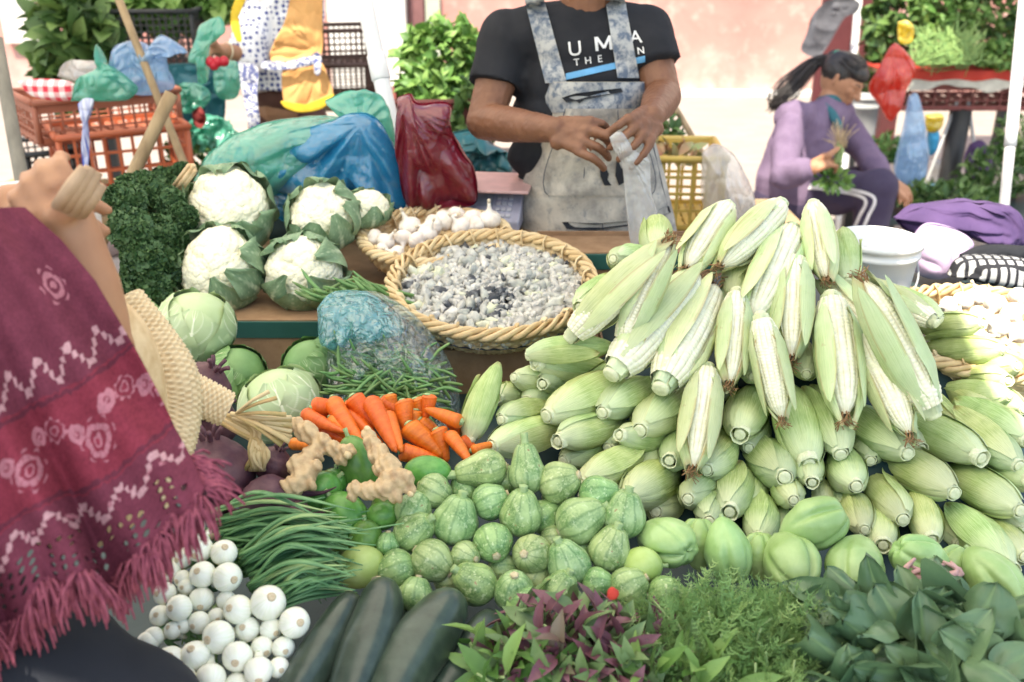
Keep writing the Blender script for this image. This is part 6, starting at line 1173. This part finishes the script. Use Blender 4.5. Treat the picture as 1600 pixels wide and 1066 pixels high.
# ---- the seated woman
def woman():
    t = thing('person', 'seated woman with ponytail in mauve sweater stripping greens', 'person'); D = 4.2; P = lambda x, y, d=D: at(x, y, d=d)
    b = MB(); hc = P(1316, 124); f = Vector((.62, -.55, -.50)).normalized(); up = (Vector((.25, .0, .95))-f*Vector((.25, .0, .95)).dot(f)).normalized(); x = f.cross(up); R = Matrix((x, f, up)).transposed(); T = head(b, hc, R, .98)
    hip = P(1232, 300, 4.3); ch = P(1262, 208, 4.25); nk = P(1292, 168, 4.22); cap(b, hip, .13, ch, .12); cap(b, nk, .05, T(0, 0, -.05), .05)
    sL = P(1235, 205, 4.1); eL = P(1225, 275, 3.98); wL = P(1272, 262, 3.9); kL = P(1292, 250, 3.88); sR = P(1318, 190, 4.35); eR = P(1354, 248, 4.25); wR = P(1386, 278, 4.1); kR = P(1408, 296, 4.02)
    for s, e, w_ in ((sL, eL, wL), (sR, eR, wR)): cap(b, s, .05, e, .04); cap(b, e, .04, w_, .027)
    kn = [P(1372, 292, 4.0), P(1360, 285, 4.35)]; ft = [Vector((kn[0].x-.03, kn[0].y-.02, .07)), Vector((kn[1].x+.05, kn[1].y-.02, .07))]
    for k, fo in zip(kn, ft): cap(b, hip+Vector((.04, 0, -.02)), .09, k, .06); cap(b, k, .055, fo, .038); cap(b, fo-Vector((0, 0, .025)), .035, fo+Vector((.10, -.10, -.03)), .03)
    hand(b, wL, kL, (.3, .5, -.6), [(-.4, .07, (50, 60, 40)), (-.13, .08, (55, 60, 40)), (.13, .076, (58, 60, 40)), (.4, .062, (60, 60, 40))], .075, 1., (1, [P(1296, 242, 3.86), P(1304, 236, 3.86), P(1310, 232, 3.87)]))
    hand(b, wR, kR, (.1, -.3, -1), [(-.4, .07, (10, 20, 15)), (-.13, .08, (15, 22, 15)), (.13, .076, (22, 26, 15)), (.4, .062, (28, 28, 20))], .075, 1., (-1, [P(1400, 298, 4.0), P(1408, 306, 3.98), P(1416, 311, 3.97)]))
    organic(b, 'body', MAT['skin3'], t, .0048, 3)
    q = MB(); c = T(0, -.022, .026); blob(q, c, (.082, .093, .086), (20, 26), .02, 6, 2, R=np.array(R)); blob(q, T(0, .022, .058), (.072, .068, .046), (14, 18), .02, 6, 3, R=np.array(R))
    blob(q, T(0, -.09, .045), (.035, .03, .035), (12, 14), .1, 6, 3); hb = organic(q, 'hair', MAT['hair'], t, .006, 2, disp=lambda V: .0012*np.sin(V[:, 0]*500+V[:, 1]*300))
    q = MB(); r = np.random.default_rng(4)
    for i in range(170):
        j = r.normal(size=3)*.012; tube(q, curve([T(0, -.085, .05)+Vector(j*.5), P(1274, 98, 4.25)+Vector(j*.9), P(1250, 120, 4.24)+Vector(j*1.4), P(1226, 146, 4.22)+Vector(j*1.8), P(1206+4*r.normal(), 166+5*r.normal(), 4.22)], 12), np.linspace(.0035, .001, 12), 5)
    Rm = np.array(R); hc2 = np.array(list(T(0, -.012, .034)))
    for i in range(130):
        a = -1.35+2.7*r.random(); e0 = .15+.5*r.random(); pts = []
        for k in range(9):
            f_ = k/8; lon = a*(1-f_**1.5); th = (PI/2-.5)*(1-f_)-(.9+.25)*f_*1.; y_ = math.cos(PI*f_*.97+e0*.2*(1-f_)); x_ = math.sin(a)*math.sin(PI*min(1, f_*.97+.12)); z_ = math.cos(a)*math.sin(PI*min(1, f_*.97+.12)); pts.append(hc2+Rm@(np.array([x_*.087, y_*.088-.012, z_*.080+.004])*1.0)+r.normal(size=3)*.001)
        tube(q, curve(pts, 14), .0016, 4)
    q.obj('ponytail', MAT['hair'], t); q = MB(); tube(q, [T(.03*math.cos(a), -.095, .05+.03*math.sin(a)) for a in np.linspace(0, 2*PI, 12)], .008, 6); q.obj('hair_tie', M('green_tie', (.05, .3, .2), rough=.8), t)
    for sx in (-1, 1): q = MB(); blob(q, T(.03*sx, .082, .002), (.012, .004, .003), (8, 10), 0, R=np.array(R)); q.obj('eye', MAT['eye'], t); q = MB(); tube(q, curve([T(.016*sx, .093, .022), T(.032*sx, .088, .027), T(.048*sx, .074, .022)], 8), .0025, 5); q.obj('eyebrow', MAT['hair'], t)
    q = MB(); cap(q, T(-.017, .0955, -.058), .004, T(.017, .0955, -.058), .004); q.obj('lips', MAT['lip'], t)
    s = MB(); cap(s, hip+Vector((0, 0, .02)), .150, ch, .138); cap(s, ch, .135, nk+Vector((0, 0, -.035)), .09); cap(s, P(1240, 185, 4.15), .075, P(1305, 180, 4.3), .075)
    for a_, e, w_ in ((sL, eL, wL), (sR, eR, wR)): cap(s, a_, .066, e, .056); cap(s, e, .056, e.lerp(w_, .3), .053); cone(s, e.lerp(w_, .2), .054, e.lerp(w_, .92), .036)
    organic(s, 'sweater', MAT['sweater'], t, .007, 3, .012, 8)
    q = MB(); v0 = nk+Vector((.02, -.055, .0)); V_ = [T(-.06, .02, -.10), T(.055, .02, -.10), P(1318, 202, 4.08)]; cap(q, P(1292, 168, 4.17), .026, P(1312, 198, 4.12), .016); cap(q, nk, .060, nk+Vector((.01, 0, .01)), .056); organic(q, 'collar', MAT['teal_shirt'], t, .006, 2)
    s = MB(); blob(s, hip+Vector((0, 0, -.04)), (.16, .15, .12), (14, 18), 0)
    for k, fo in zip(kn, ft): cap(s, hip+Vector((.04, 0, -.03)), .108, k, .078); cone(s, k, .074, fo, .058)
    tr = organic(s, 'trousers', MAT['navy'], t, .008, 3, .008, 8)
    dg = bpy.context.evaluated_depsgraph_get(); bv = BVHTree.FromObject(tr, dg); q = MB()
    for pl in ([(1243, 292), (1290, 296), (1350, 310), (1342, 340), (1326, 372)], [(1262, 288), (1300, 292), (1364, 307), (1356, 340), (1338, 378)]):
        C_ = curve([(x_, y_, 0) for x_, y_ in pl], 30); V = []
        for k in range(30):
            tg = C_[min(29, k+1)]-C_[max(0, k-1)]; nn = np.array([-tg[1], tg[0]]); nn = nn/np.linalg.norm(nn)
            for sg in (-1, 1):
                o = Vector((0, 0, CAM_Z)); d = (at(C_[k][0]+nn[0]*2.6*sg, C_[k][1]+nn[1]*2.6*sg, d=1)-o).normalized(); h = bv.ray_cast(o, d); V.append(list(h[0]-d*.004 if h[0] else at(C_[k][0], C_[k][1], d=3.95)))
        q.add(V, gridf(30, 2))
    q.obj('side_stripes', MAT['swwhite'], tr)
    t2 = thing('greens_bunch', 'small bunch of greens with pale roots in her hand', 'greens'); q = MB()
    for i in range(40): j = r.normal(size=3)*.008; tube(q, curve([P(1308, 258, 3.88)+Vector(j), P(1313, 232, 3.88)+Vector(j)], 4), .0035, 5)
    q.obj('stems', MAT['stemg'], t2); q = MB()
    for i in range(50): j = r.normal(size=3); tube(q, curve([P(1313, 233, 3.88)+Vector(j*.008), P(1311, 218, 3.88)+Vector(j*.012), P(1310, 206, 3.88)+Vector(j*.028)], 6), .0014, 4)
    q.obj('roots', MAT['root'], t2); clump('x', 'x', 'x', (0, 0, 0), (1, 1, 1), 1, .01, MAT['leafg'], parent=t2) if 0 else None
    q = MB(); c = np.array(list(P(1300, 280, 3.92))); n = 90; dr = rand_dirs(n); tv, tf = leaf_t(1, .6, 4, 3); scatter(q, tv, tf, frames(dr, rand_dirs(n)), c+dr*np.array([.07, .04, .04])*rng.random((n, 1)), .035); q.obj('leaves', MAT['leafg'], t2)
    q = MB(); sz = hip.z-.13; blob(q, (hip.x+.02, hip.y, sz/2), (.19, .17, sz/2), (20, 26), .02, 3, 2, fn=lambda V: 1/np.maximum(np.maximum(np.abs(V[:, 2]), np.hypot(V[:, 0], V[:, 1])), .75)*.98); tag(q.obj('stool', M('maroon_cushion', (.22, .02, .035), (.28, .03, .05), 8, .8)), 'low round maroon stool under the seated woman', 'stool')
woman()
# ---- the vendor with the yellow apron
def vendor():
    t = thing('person', 'vendor in patterned blouse and yellow apron holding a green bag', 'person'); D = 3.9; P = lambda x, y, d=D: at(x, y, d=d)
    b = MB(); X0 = P(432, 100).x; Y0 = P(432, 60).y; zs = P(432, -20).z
    nk = Vector((X0+.02, Y0, zs+.14)); cap(b, Vector((X0, Y0, .95)), .12, Vector((X0, Y0, zs)), .12); cap(b, nk, .05, nk+Vector((0, 0, .08)), .05); T = head(b, nk+Vector((-.02, -.02, .17)), np.array(Matrix.Rotation(math.radians(150), 3, 'Z')), 1.)
    sh = P(398, -30, 3.85); el = P(385, 88, 3.7); wr = P(345, 80, 3.6); kk = P(325, 75, 3.55); s2 = P(480, -25, 4.0); e2 = P(478, 60, 4.05); w2 = P(440, 80, 4.2)
    for a_, e, w_ in ((sh, el, wr), (s2, e2, w2)): cap(b, a_, .05, e, .04); cap(b, e, .04, w_, .028)
    hand(b, wr, kk, (.3, .6, -.5), [(-.4, .07, (50, 55, 40)), (-.13, .08, (52, 55, 40)), (.13, .076, (55, 55, 40)), (.4, .062, (58, 55, 40))], .075, 1., (1, [P(333, 66, 3.52), P(324, 70, 3.5), P(318, 76, 3.5)]))
    hand(b, w2, w2+Vector((-.06, .02, -.03)), (0, 0, -1), [(-.4, .07, (30, 30, 30)), (-.13, .08, (30, 30, 30)), (.13, .076, (30, 30, 30)), (.4, .062, (30, 30, 30))], .075)
    for sx in (-1, 1): cap(b, Vector((X0+.07*sx+.02, Y0, .82)), .08, Vector((X0+.08*sx+.02, Y0, .45)), .058); cap(b, Vector((X0+.08*sx+.02, Y0, .45)), .055, Vector((X0+.08*sx+.02, Y0, .08)), .04); cap(b, Vector((X0+.08*sx+.02, Y0+.03, .05)), .035, Vector((X0+.08*sx+.02, Y0-.12, .03)), .03)
    organic(b, 'body', MAT['skin2'], t, .0055, 3); q = MB(); blob(q, T(0, -.02, .03), (.085, .1, .09), (14, 18), .03); q.obj('hair', MAT['hair'], t)
    s = MB(); zw = P(432, 138).z; cap(s, Vector((X0, Y0, zw+.08)), .135, Vector((X0, Y0, zs+.05)), .135); cone(s, Vector((X0-.02, Y0, zw+.1)), .145, Vector((X0-.02, Y0, zw)), .155)
    cap(s, sh+Vector((.03, 0, 0)), .075, el, .068); cone(s, el, .068, el.lerp(wr, .45), .052); cap(s, s2, .07, e2, .06); cone(s, e2, .06, e2.lerp(w2, .5), .05); organic(s, 'blouse', MAT['blouse'], t, .007, 3, .012, 9)
    s = MB(); blob(s, (X0+.02, Y0, zw-.02), (.155, .13, .12), (14, 18), 0)
    for sx in (-1, 1): cap(s, Vector((X0+.07*sx+.02, Y0, .86)), .098, Vector((X0+.08*sx+.02, Y0, .45)), .078); cone(s, Vector((X0+.08*sx+.02, Y0, .45)), .078, Vector((X0+.08*sx+.02, Y0, .10)), .065)
    organic(s, 'trousers', MAT['brown'], t, .009, 3, .006, 8)
    for nm, mt, pts, Y, T_, cr in (('apron_top', 'apron', [(458, -30), (446, 30), (428, 66), (424, 94), (465, 97), (500, 88), (504, 40), (498, -30)], 3.46, .02, .010), ('apron_skirt', 'apron', [(441, 102), (470, 100), (500, 95), (514, 125), (520, 148), (500, 166), (470, 171), (447, 164), (441, 140)], 3.47, .02, .010), ('sash_tail', 'ribbon', [(372, 96), (402, 104), (402, 150), (406, 195), (392, 205), (384, 170), (376, 130)], 3.46, .015, .008), ('sash', 'ribbon', [(408, 96), (450, 96), (486, 88), (500, 92), (500, 99), (455, 108), (412, 108)], 3.44, .012, .004), ('sash_knot', 'ribbon', [(486, 86), (496, 82), (502, 92), (500, 116), (492, 116), (490, 100)], 3.43, .014, .006), ('hem_trim', 'ytrim', [(441, 158), (450, 166), (472, 172), (502, 166), (520, 148), (520, 152), (503, 170), (472, 176), (448, 170), (439, 160)], 3.455, .008, 0), ('edge_trim', 'ytrim', [(372, -10), (362, 15), (361, 40), (370, 64), (378, 62), (370, 36), (376, 12), (388, -10)], 3.44, .008, 0)):
        q = MB(); pillow(q, pts, Y, T_*.45, (20, 60), cr*1.1, 7, 5, folds=((498, 90), 8, .010) if 'apron' in nm else None); q.obj(nm, MAT[mt], t)
    q = MB(); c = el.lerp(wr, .78); z = (wr-el).normalized(); R = frame(z); tube(q, [c+R @ Vector((.036*math.cos(a), .036*math.sin(a), 0)) for a in np.linspace(0, 2*PI, 20)], .003, 5); q.obj('bangle', MAT['gold'], t)
    film('plastic_bag', 'light green plastic bag hanging from the hand of the yellow apron vendor', [(328, 30), (345, 28), (352, 50), (330, 62), (326, 90), (324, 128), (310, 130), (308, 100), (294, 95), (306, 60), (312, 40)], 3.22, .03, MAT['film_green'], ((325, 70), 10, .01), .014, 10, 33, group='thin plastic bags')
    for i, (x, y) in enumerate([(329, 97), (340, 97), (350, 96), (334, 102)]): q = MB(); blob(q, at(x, y, Y=3.2), (.016, .015, .017), (12, 14), .04); tag(q.obj('radish', M('radish_red', (.55, .02, .04), rough=.35) if i == 0 else bpy.data.materials['radish_red']), 'bright red radish beside the green bag, '+('leftmost of the upper three', 'in the middle of the upper three', 'rightmost, nearest the hand', 'hanging lowest')[i], 'radish', 'red radishes in the vendor hand')
vendor()
# ---- the customer at the left
def customer():
    t = thing('person', 'customer in maroon crocheted shawl seen from behind at the left edge', 'person'); P = at
    b = MB(); el = P(146, 548, d=1.04); wr = P(106, 346, d=1.0); kk = P(82, 318, d=.985); sh = Vector((-.66, .80, 1.34)); X0, Y0 = -.80, .72
    cap(b, (X0, Y0, .95), .14, (X0, Y0, 1.28), .14); cap(b, (X0, Y0, 1.42), .055, (X0, Y0, 1.5), .052); head(b, (X0, Y0+.02, 1.60), np.array(Matrix.Rotation(math.radians(-35), 3, 'Z')))
    cap(b, sh, .055, el, .046); cap(b, el, .044, el.lerp(wr, .5), .041); cap(b, el.lerp(wr, .5), .041, wr, .028); s2 = Vector((-.93, .86, 1.34)); e2 = Vector((-.80, .98, 1.14)); w2 = P(20, 330, d=1.05)
    cap(b, s2, .055, e2, .045); cap(b, e2, .045, w2, .030)
    hand(b, wr, kk, (-.3, .9, -.1), [(-.4, .06, (30, 50, 40)), (-.13, .068, (32, 52, 40)), (.13, .066, (35, 55, 40)), (.4, .055, (40, 55, 40))], .066, .92, (1, [P(108, 320, d=.96), P(116, 302, d=.955), P(122, 292, d=.955)]))
    hand(b, w2, P(58, 318, d=1.02), (0, .7, -.6), [(-.4, .07, (30, 40, 30)), (-.13, .08, (30, 40, 30)), (.13, .076, (30, 40, 30)), (.4, .062, (30, 40, 30))], .075, 1., (-1, [P(50, 300, d=1.0), P(70, 292, d=.99), P(86, 290, d=.98)]))
    for sx in (-1, 1): cap(b, (X0+.1*sx, Y0, .86), .10, (X0+.1*sx, Y0, .46), .06); cap(b, (X0+.1*sx, Y0, .46), .06, (X0+.1*sx, Y0, .08), .04); cap(b, (X0+.1*sx, Y0, .05), .035, (X0+.12*sx, Y0+.14, .03), .03)
    organic(b, 'body', MAT['skin2'], t, .0048, 3)
    s = MB(); hp = P(95, 1110, d=1.0)
    blob(s, (hp.x-.07, hp.y, hp.z-.01), (.16, .14, .15), (16, 20), 0)
    for sx in (-1, 1): cap(s, (hp.x-.06+.09*sx, hp.y, hp.z-.05), .115, (hp.x-.08+.09*sx, hp.y, .46), .08); cone(s, (hp.x-.08+.09*sx, hp.y, .46), .08, (hp.x-.08+.09*sx, hp.y, .08), .07)
    cap(s, (X0, Y0, 1.0), .15, (hp.x-.14, hp.y-.05, hp.z+.02), .13); organic(s, 'trousers', MAT['trouser'], t, .009, 3, .006, 7)
    s = MB(); cap(s, (X0, Y0, 1.05), .155, (X0, Y0, 1.3), .15); cap(s, sh, .07, s2, .07); organic(s, 'blouse', MAT['trouser'], t, .009, 3, .006, 7)
    q = MB(); blob(q, (X0, Y0, 1.63), (.088, .10, .095), (14, 18), .03); q.obj('hair', MAT['hair'], t)
    # shawl: rows from the hem (v=0) to the shoulder (v=1)
    nu, nv = 420, 420; vk = [0, .12, .25, .5, .75, .9, 1]
    xr = [320, 300, 274, 212, 150, 96, 40]; yr = [745, 708, 664, 548, 440, 375, 325]; xl = [-190, -192, -196, -210, -225, -235, -240]; yl = [1085, 1020, 950, 800, 600, 460, 330]
    u = np.linspace(0, 1, nu); v = np.linspace(0, 1, nv); U, V = np.meshgrid(u, v, indexing='ij'); XR, YR, XL, YL = (np.interp(V, vk, k) for k in (xr, yr, xl, yl))
    X = XL+(XR-XL)*U; Y = YL+(YR-YL)*U+(1-V)*(14*np.sin(U*21)+10*np.sin(U*47))*np.clip(1-V*3, 0, 1)+(np.interp(U, [0, .45, .62, .72, .80, .88, .95, 1], [0, 15, 20, 55, 70, 45, 22, 5]))*(1-V)**2.2
    d = .93-.10*(1-U)**1.3+.018*np.sin(U*19+V*4)*(1.1-V)+.012*np.sin(U*37+V*9)*(1.1-V)+.05*V*(U-.4)
    uu = (X-800)/FPX; vv = (533-Y)/FPX; PP = np.stack([uu*d, (cP+vv*sP)*d, CAM_Z+(-sP+vv*cP)*d], -1).reshape(-1, 3)
    m = .0; ss = (X-X[-1:, :]*0)/100+Y*0; S_ = U*5.4; H_ = V*5.2                      # cloth lengths in the same unit, for the pattern
    base = np.array([.185, .044, .072]); red = np.array([.30, .048, .078]); pink = np.array([.50, .20, .25]); lite = np.array([.58, .33, .36]); col = np.ones((nu, nv, 3))*base
    fz_ = vn(np.stack([S_*14, H_*14, S_*0], -1).reshape(-1, 3), 3).reshape(nu, nv)*.03; H2 = H_+fz_; S2 = S_+fz_*.8
    def band(a, b_): return (H2 > a) & (H2 < b_)
    col[band(1.35, 2.75)] = red*.85; col[band(1.38, 1.44) | band(2.66, 2.72)] = base*.8
    def zig(h0, amp, per, th_):
        tri = np.abs(((S2/per) % 1)-.5)*2; tri = np.floor(tri*3.99)/3; return np.abs(H2-(h0+amp*(tri-.5))) < th_
    col[zig(1.02, .34, .62, .058)] = lite; col[zig(3.05, .34, .62, .058)] = lite; col[band(.98, 1.06) & (fz_ > .012)] = pink
    for k in range(9):
        cx, cy = .35+.66*k, 2.06+(.22 if k % 2 else -.14); r = np.hypot(S2-cx, H2-cy); an = np.arctan2(H2-cy, S2-cx); R0 = .30 if k % 2 == 0 else .17
        pet = R0*(1+.10*np.cos(an*8)); col[(r < pet) & (np.sin(r*42+an*0) > -.25)] = pink; col[(r < pet) & (np.abs(np.sin(an*5)) < .12) & (r > .08)] = red; col[r < .05] = red
        cx2 = cx+.33; cy2 = 2.06+(.05 if k % 2 else .22); line = np.abs((H2-cy)-(S2-cx)*(cy2-cy)/.33) < .035; col[line & (S2 > cx+R0*.8) & (S2 < cx2)] = pink; r2 = np.hypot(S2-cx2, H2-cy2); col[(r2 < .15) & (np.abs(r2-.10) < .045)] = pink; col[r2 < .03] = pink
    for (cx, cy) in ((1.2, 4.2), (3.0, 4.35), (4.6, 4.1), (2.1, 4.9)):
        r = np.hypot(S2-cx, H2-cy); an = np.arctan2(H2-cy, S2-cx); col[(r < .26*(1+.15*np.cos(an*6))) & (np.sin(r*50) > -.2)] = pink
    tx = .8+.35*np.abs(np.sin(U*nu*.9))*np.abs(np.sin(V*nv*.9)); col = col*(.85+.3*vn(np.stack([S_*40, H_*40, S_*0], -1).reshape(-1, 3), 9).reshape(nu, nv)[..., None]*.5+.0)
    F = gridf(nu, nv); cu = S_[:-1, :-1].ravel(); cv = H_[:-1, :-1].ravel(); hole_ = (cv > .12) & (cv < .78) & (np.hypot(((cu/.17) % 1)-.5, (((cv)/.17+.5*(np.floor(cu/.17) % 2)) % 1)-.5) < .30) & (vn(np.stack([np.floor(cu/.17)*1.7, np.floor(cv/.17)*1.3, cu*0], -1), 5) > -.25)
    q = MB(); q.add(PP, F[~hole_], 0., 0, np.clip(col.reshape(-1, 3), 0, 1)); sm = q.obj('shawl', MAT['shawl'], t); so = sm.modifiers.new('s', 'SOLIDIFY'); so.thickness = .003; so.offset = 0
    q = MB(); r = np.random.default_rng(8); PG = PP.reshape(nu, nv, 3); inset = np.array([0., 0, 0])
    for i in range(0, nu-2, 6):
        p = PG[i, 0]; out = PG[i, 0]-PG[i, 12]; out /= np.linalg.norm(out)
        for k in range(13):
            j = r.normal(size=3)*.006; L = .022+.012*r.random(); e = p+(out*.35+np.array([0, 0, -.8]))*L+j*1.3; tube(q, curve([p+j*.3, (p+e)/2+j*.5, e], 6), [.0014, .0015, .0015, .0014, .0012, .0008], 4)
    q.obj('fringe', MAT['wool'], t)
    q = MB()
    for i in range(0, nv, 7):                                   # short ravelled threads along the slanting edge
        p = PG[-1, i]; 
        if i < 60:
            for k in range(9): j = r.normal(size=3)*.006; tube(q, curve([p, p+np.array([.014, 0, -.004])+j*.6, p+np.array([.022, .0, -.016])+j], 5), .0014, 4)
    q.obj('side_fringe', MAT['wool'], t)
    w_ = thing('folded_wallet', 'folded brown paper bundle held up in her hands', 'paper bundle'); q = MB()
    for k, (x, y, x2, y2, r_) in enumerate([(92, 322, 132, 262, .011), (103, 326, 142, 262, .012), (114, 332, 152, 268, .012), (126, 336, 160, 288, .010)]): tube(q, [P(x, y, d=.945+.01*k), P((x+x2)/2, (y+y2)/2, d=.935+.01*k), P(x2, y2, d=.935+.01*k)], [r_, r_*1.05, r_*.75], 12, flat=.6)
    q.obj('bundle', MAT['wallet'], w_)
customer()
# her woven palm basket with a thick flat handle
def palm():
    t = thing('palm_basket', 'woven palm basket with thick handle hanging from her arm', 'basket')
    def weave(q, C_, w_, th_, n=160, m=40):
        C_ = curve(C_, n); V = []; a = []
        T = np.gradient(C_, axis=0); T /= np.linalg.norm(T, axis=1)[:, None]; vd = C_-np.array([0, 0, CAM_Z]); vd /= np.linalg.norm(vd, axis=1)[:, None]; S = np.cross(T, vd); S /= np.linalg.norm(S, axis=1)[:, None]; N = np.cross(S, T)
        arc = np.concatenate([[0], np.cumsum(np.linalg.norm(np.diff(C_, axis=0), axis=1))])
        for i in range(n):
            w2 = np.interp(i/(n-1), np.linspace(0, 1, len(w_)), w_)
            for j in range(m):
                an = j/m*2*PI; bump = .0022*np.sin(arc[i]/.0034*PI)*np.sin(an*11) +.0012*abs(np.sin(an*11)); V.append(C_[i]+S[i]*math.cos(an)*(w2+bump)+N[i]*math.sin(an)*(th_+bump)); a.append(.5+.5*math.sin(arc[i]/.0034*PI)*np.sin(an*11))
        f = gridf(n, m, True); q.add(V, f, np.array(a)); V = np.array(V)
        for e in (0, n-1): q.add(np.vstack([V[e*m:(e+1)*m], V[e*m:(e+1)*m].mean(0)]), [[j, (j+1) % m, m] for j in range(m)], .2)
    q = MB(); weave(q, [at(250, 600, d=1.20), at(300, 615, d=1.22), at(355, 640, d=1.24)], [.028, .024, .021], .014); q.obj('handle', MAT['palm'], t)
    q = MB(); weave(q, [at(190, 470, d=1.20), at(232, 530, d=1.20), at(262, 585, d=1.20), at(270, 640, d=1.20), at(250, 720, d=1.18), at(215, 800, d=1.16)], [.026, .030, .034, .034, .034, .03], .018); q.obj('rim', MAT['palm'], t)
    q = MB(); pillow(q, [(60, 480), (180, 470), (245, 560), (255, 700), (200, 830), (60, 850), (0, 650)], at(150, 650, d=1.10).y, .06, (30, 90), .002, 9, 3); q.obj('body', MAT['palm'], t)
palm()
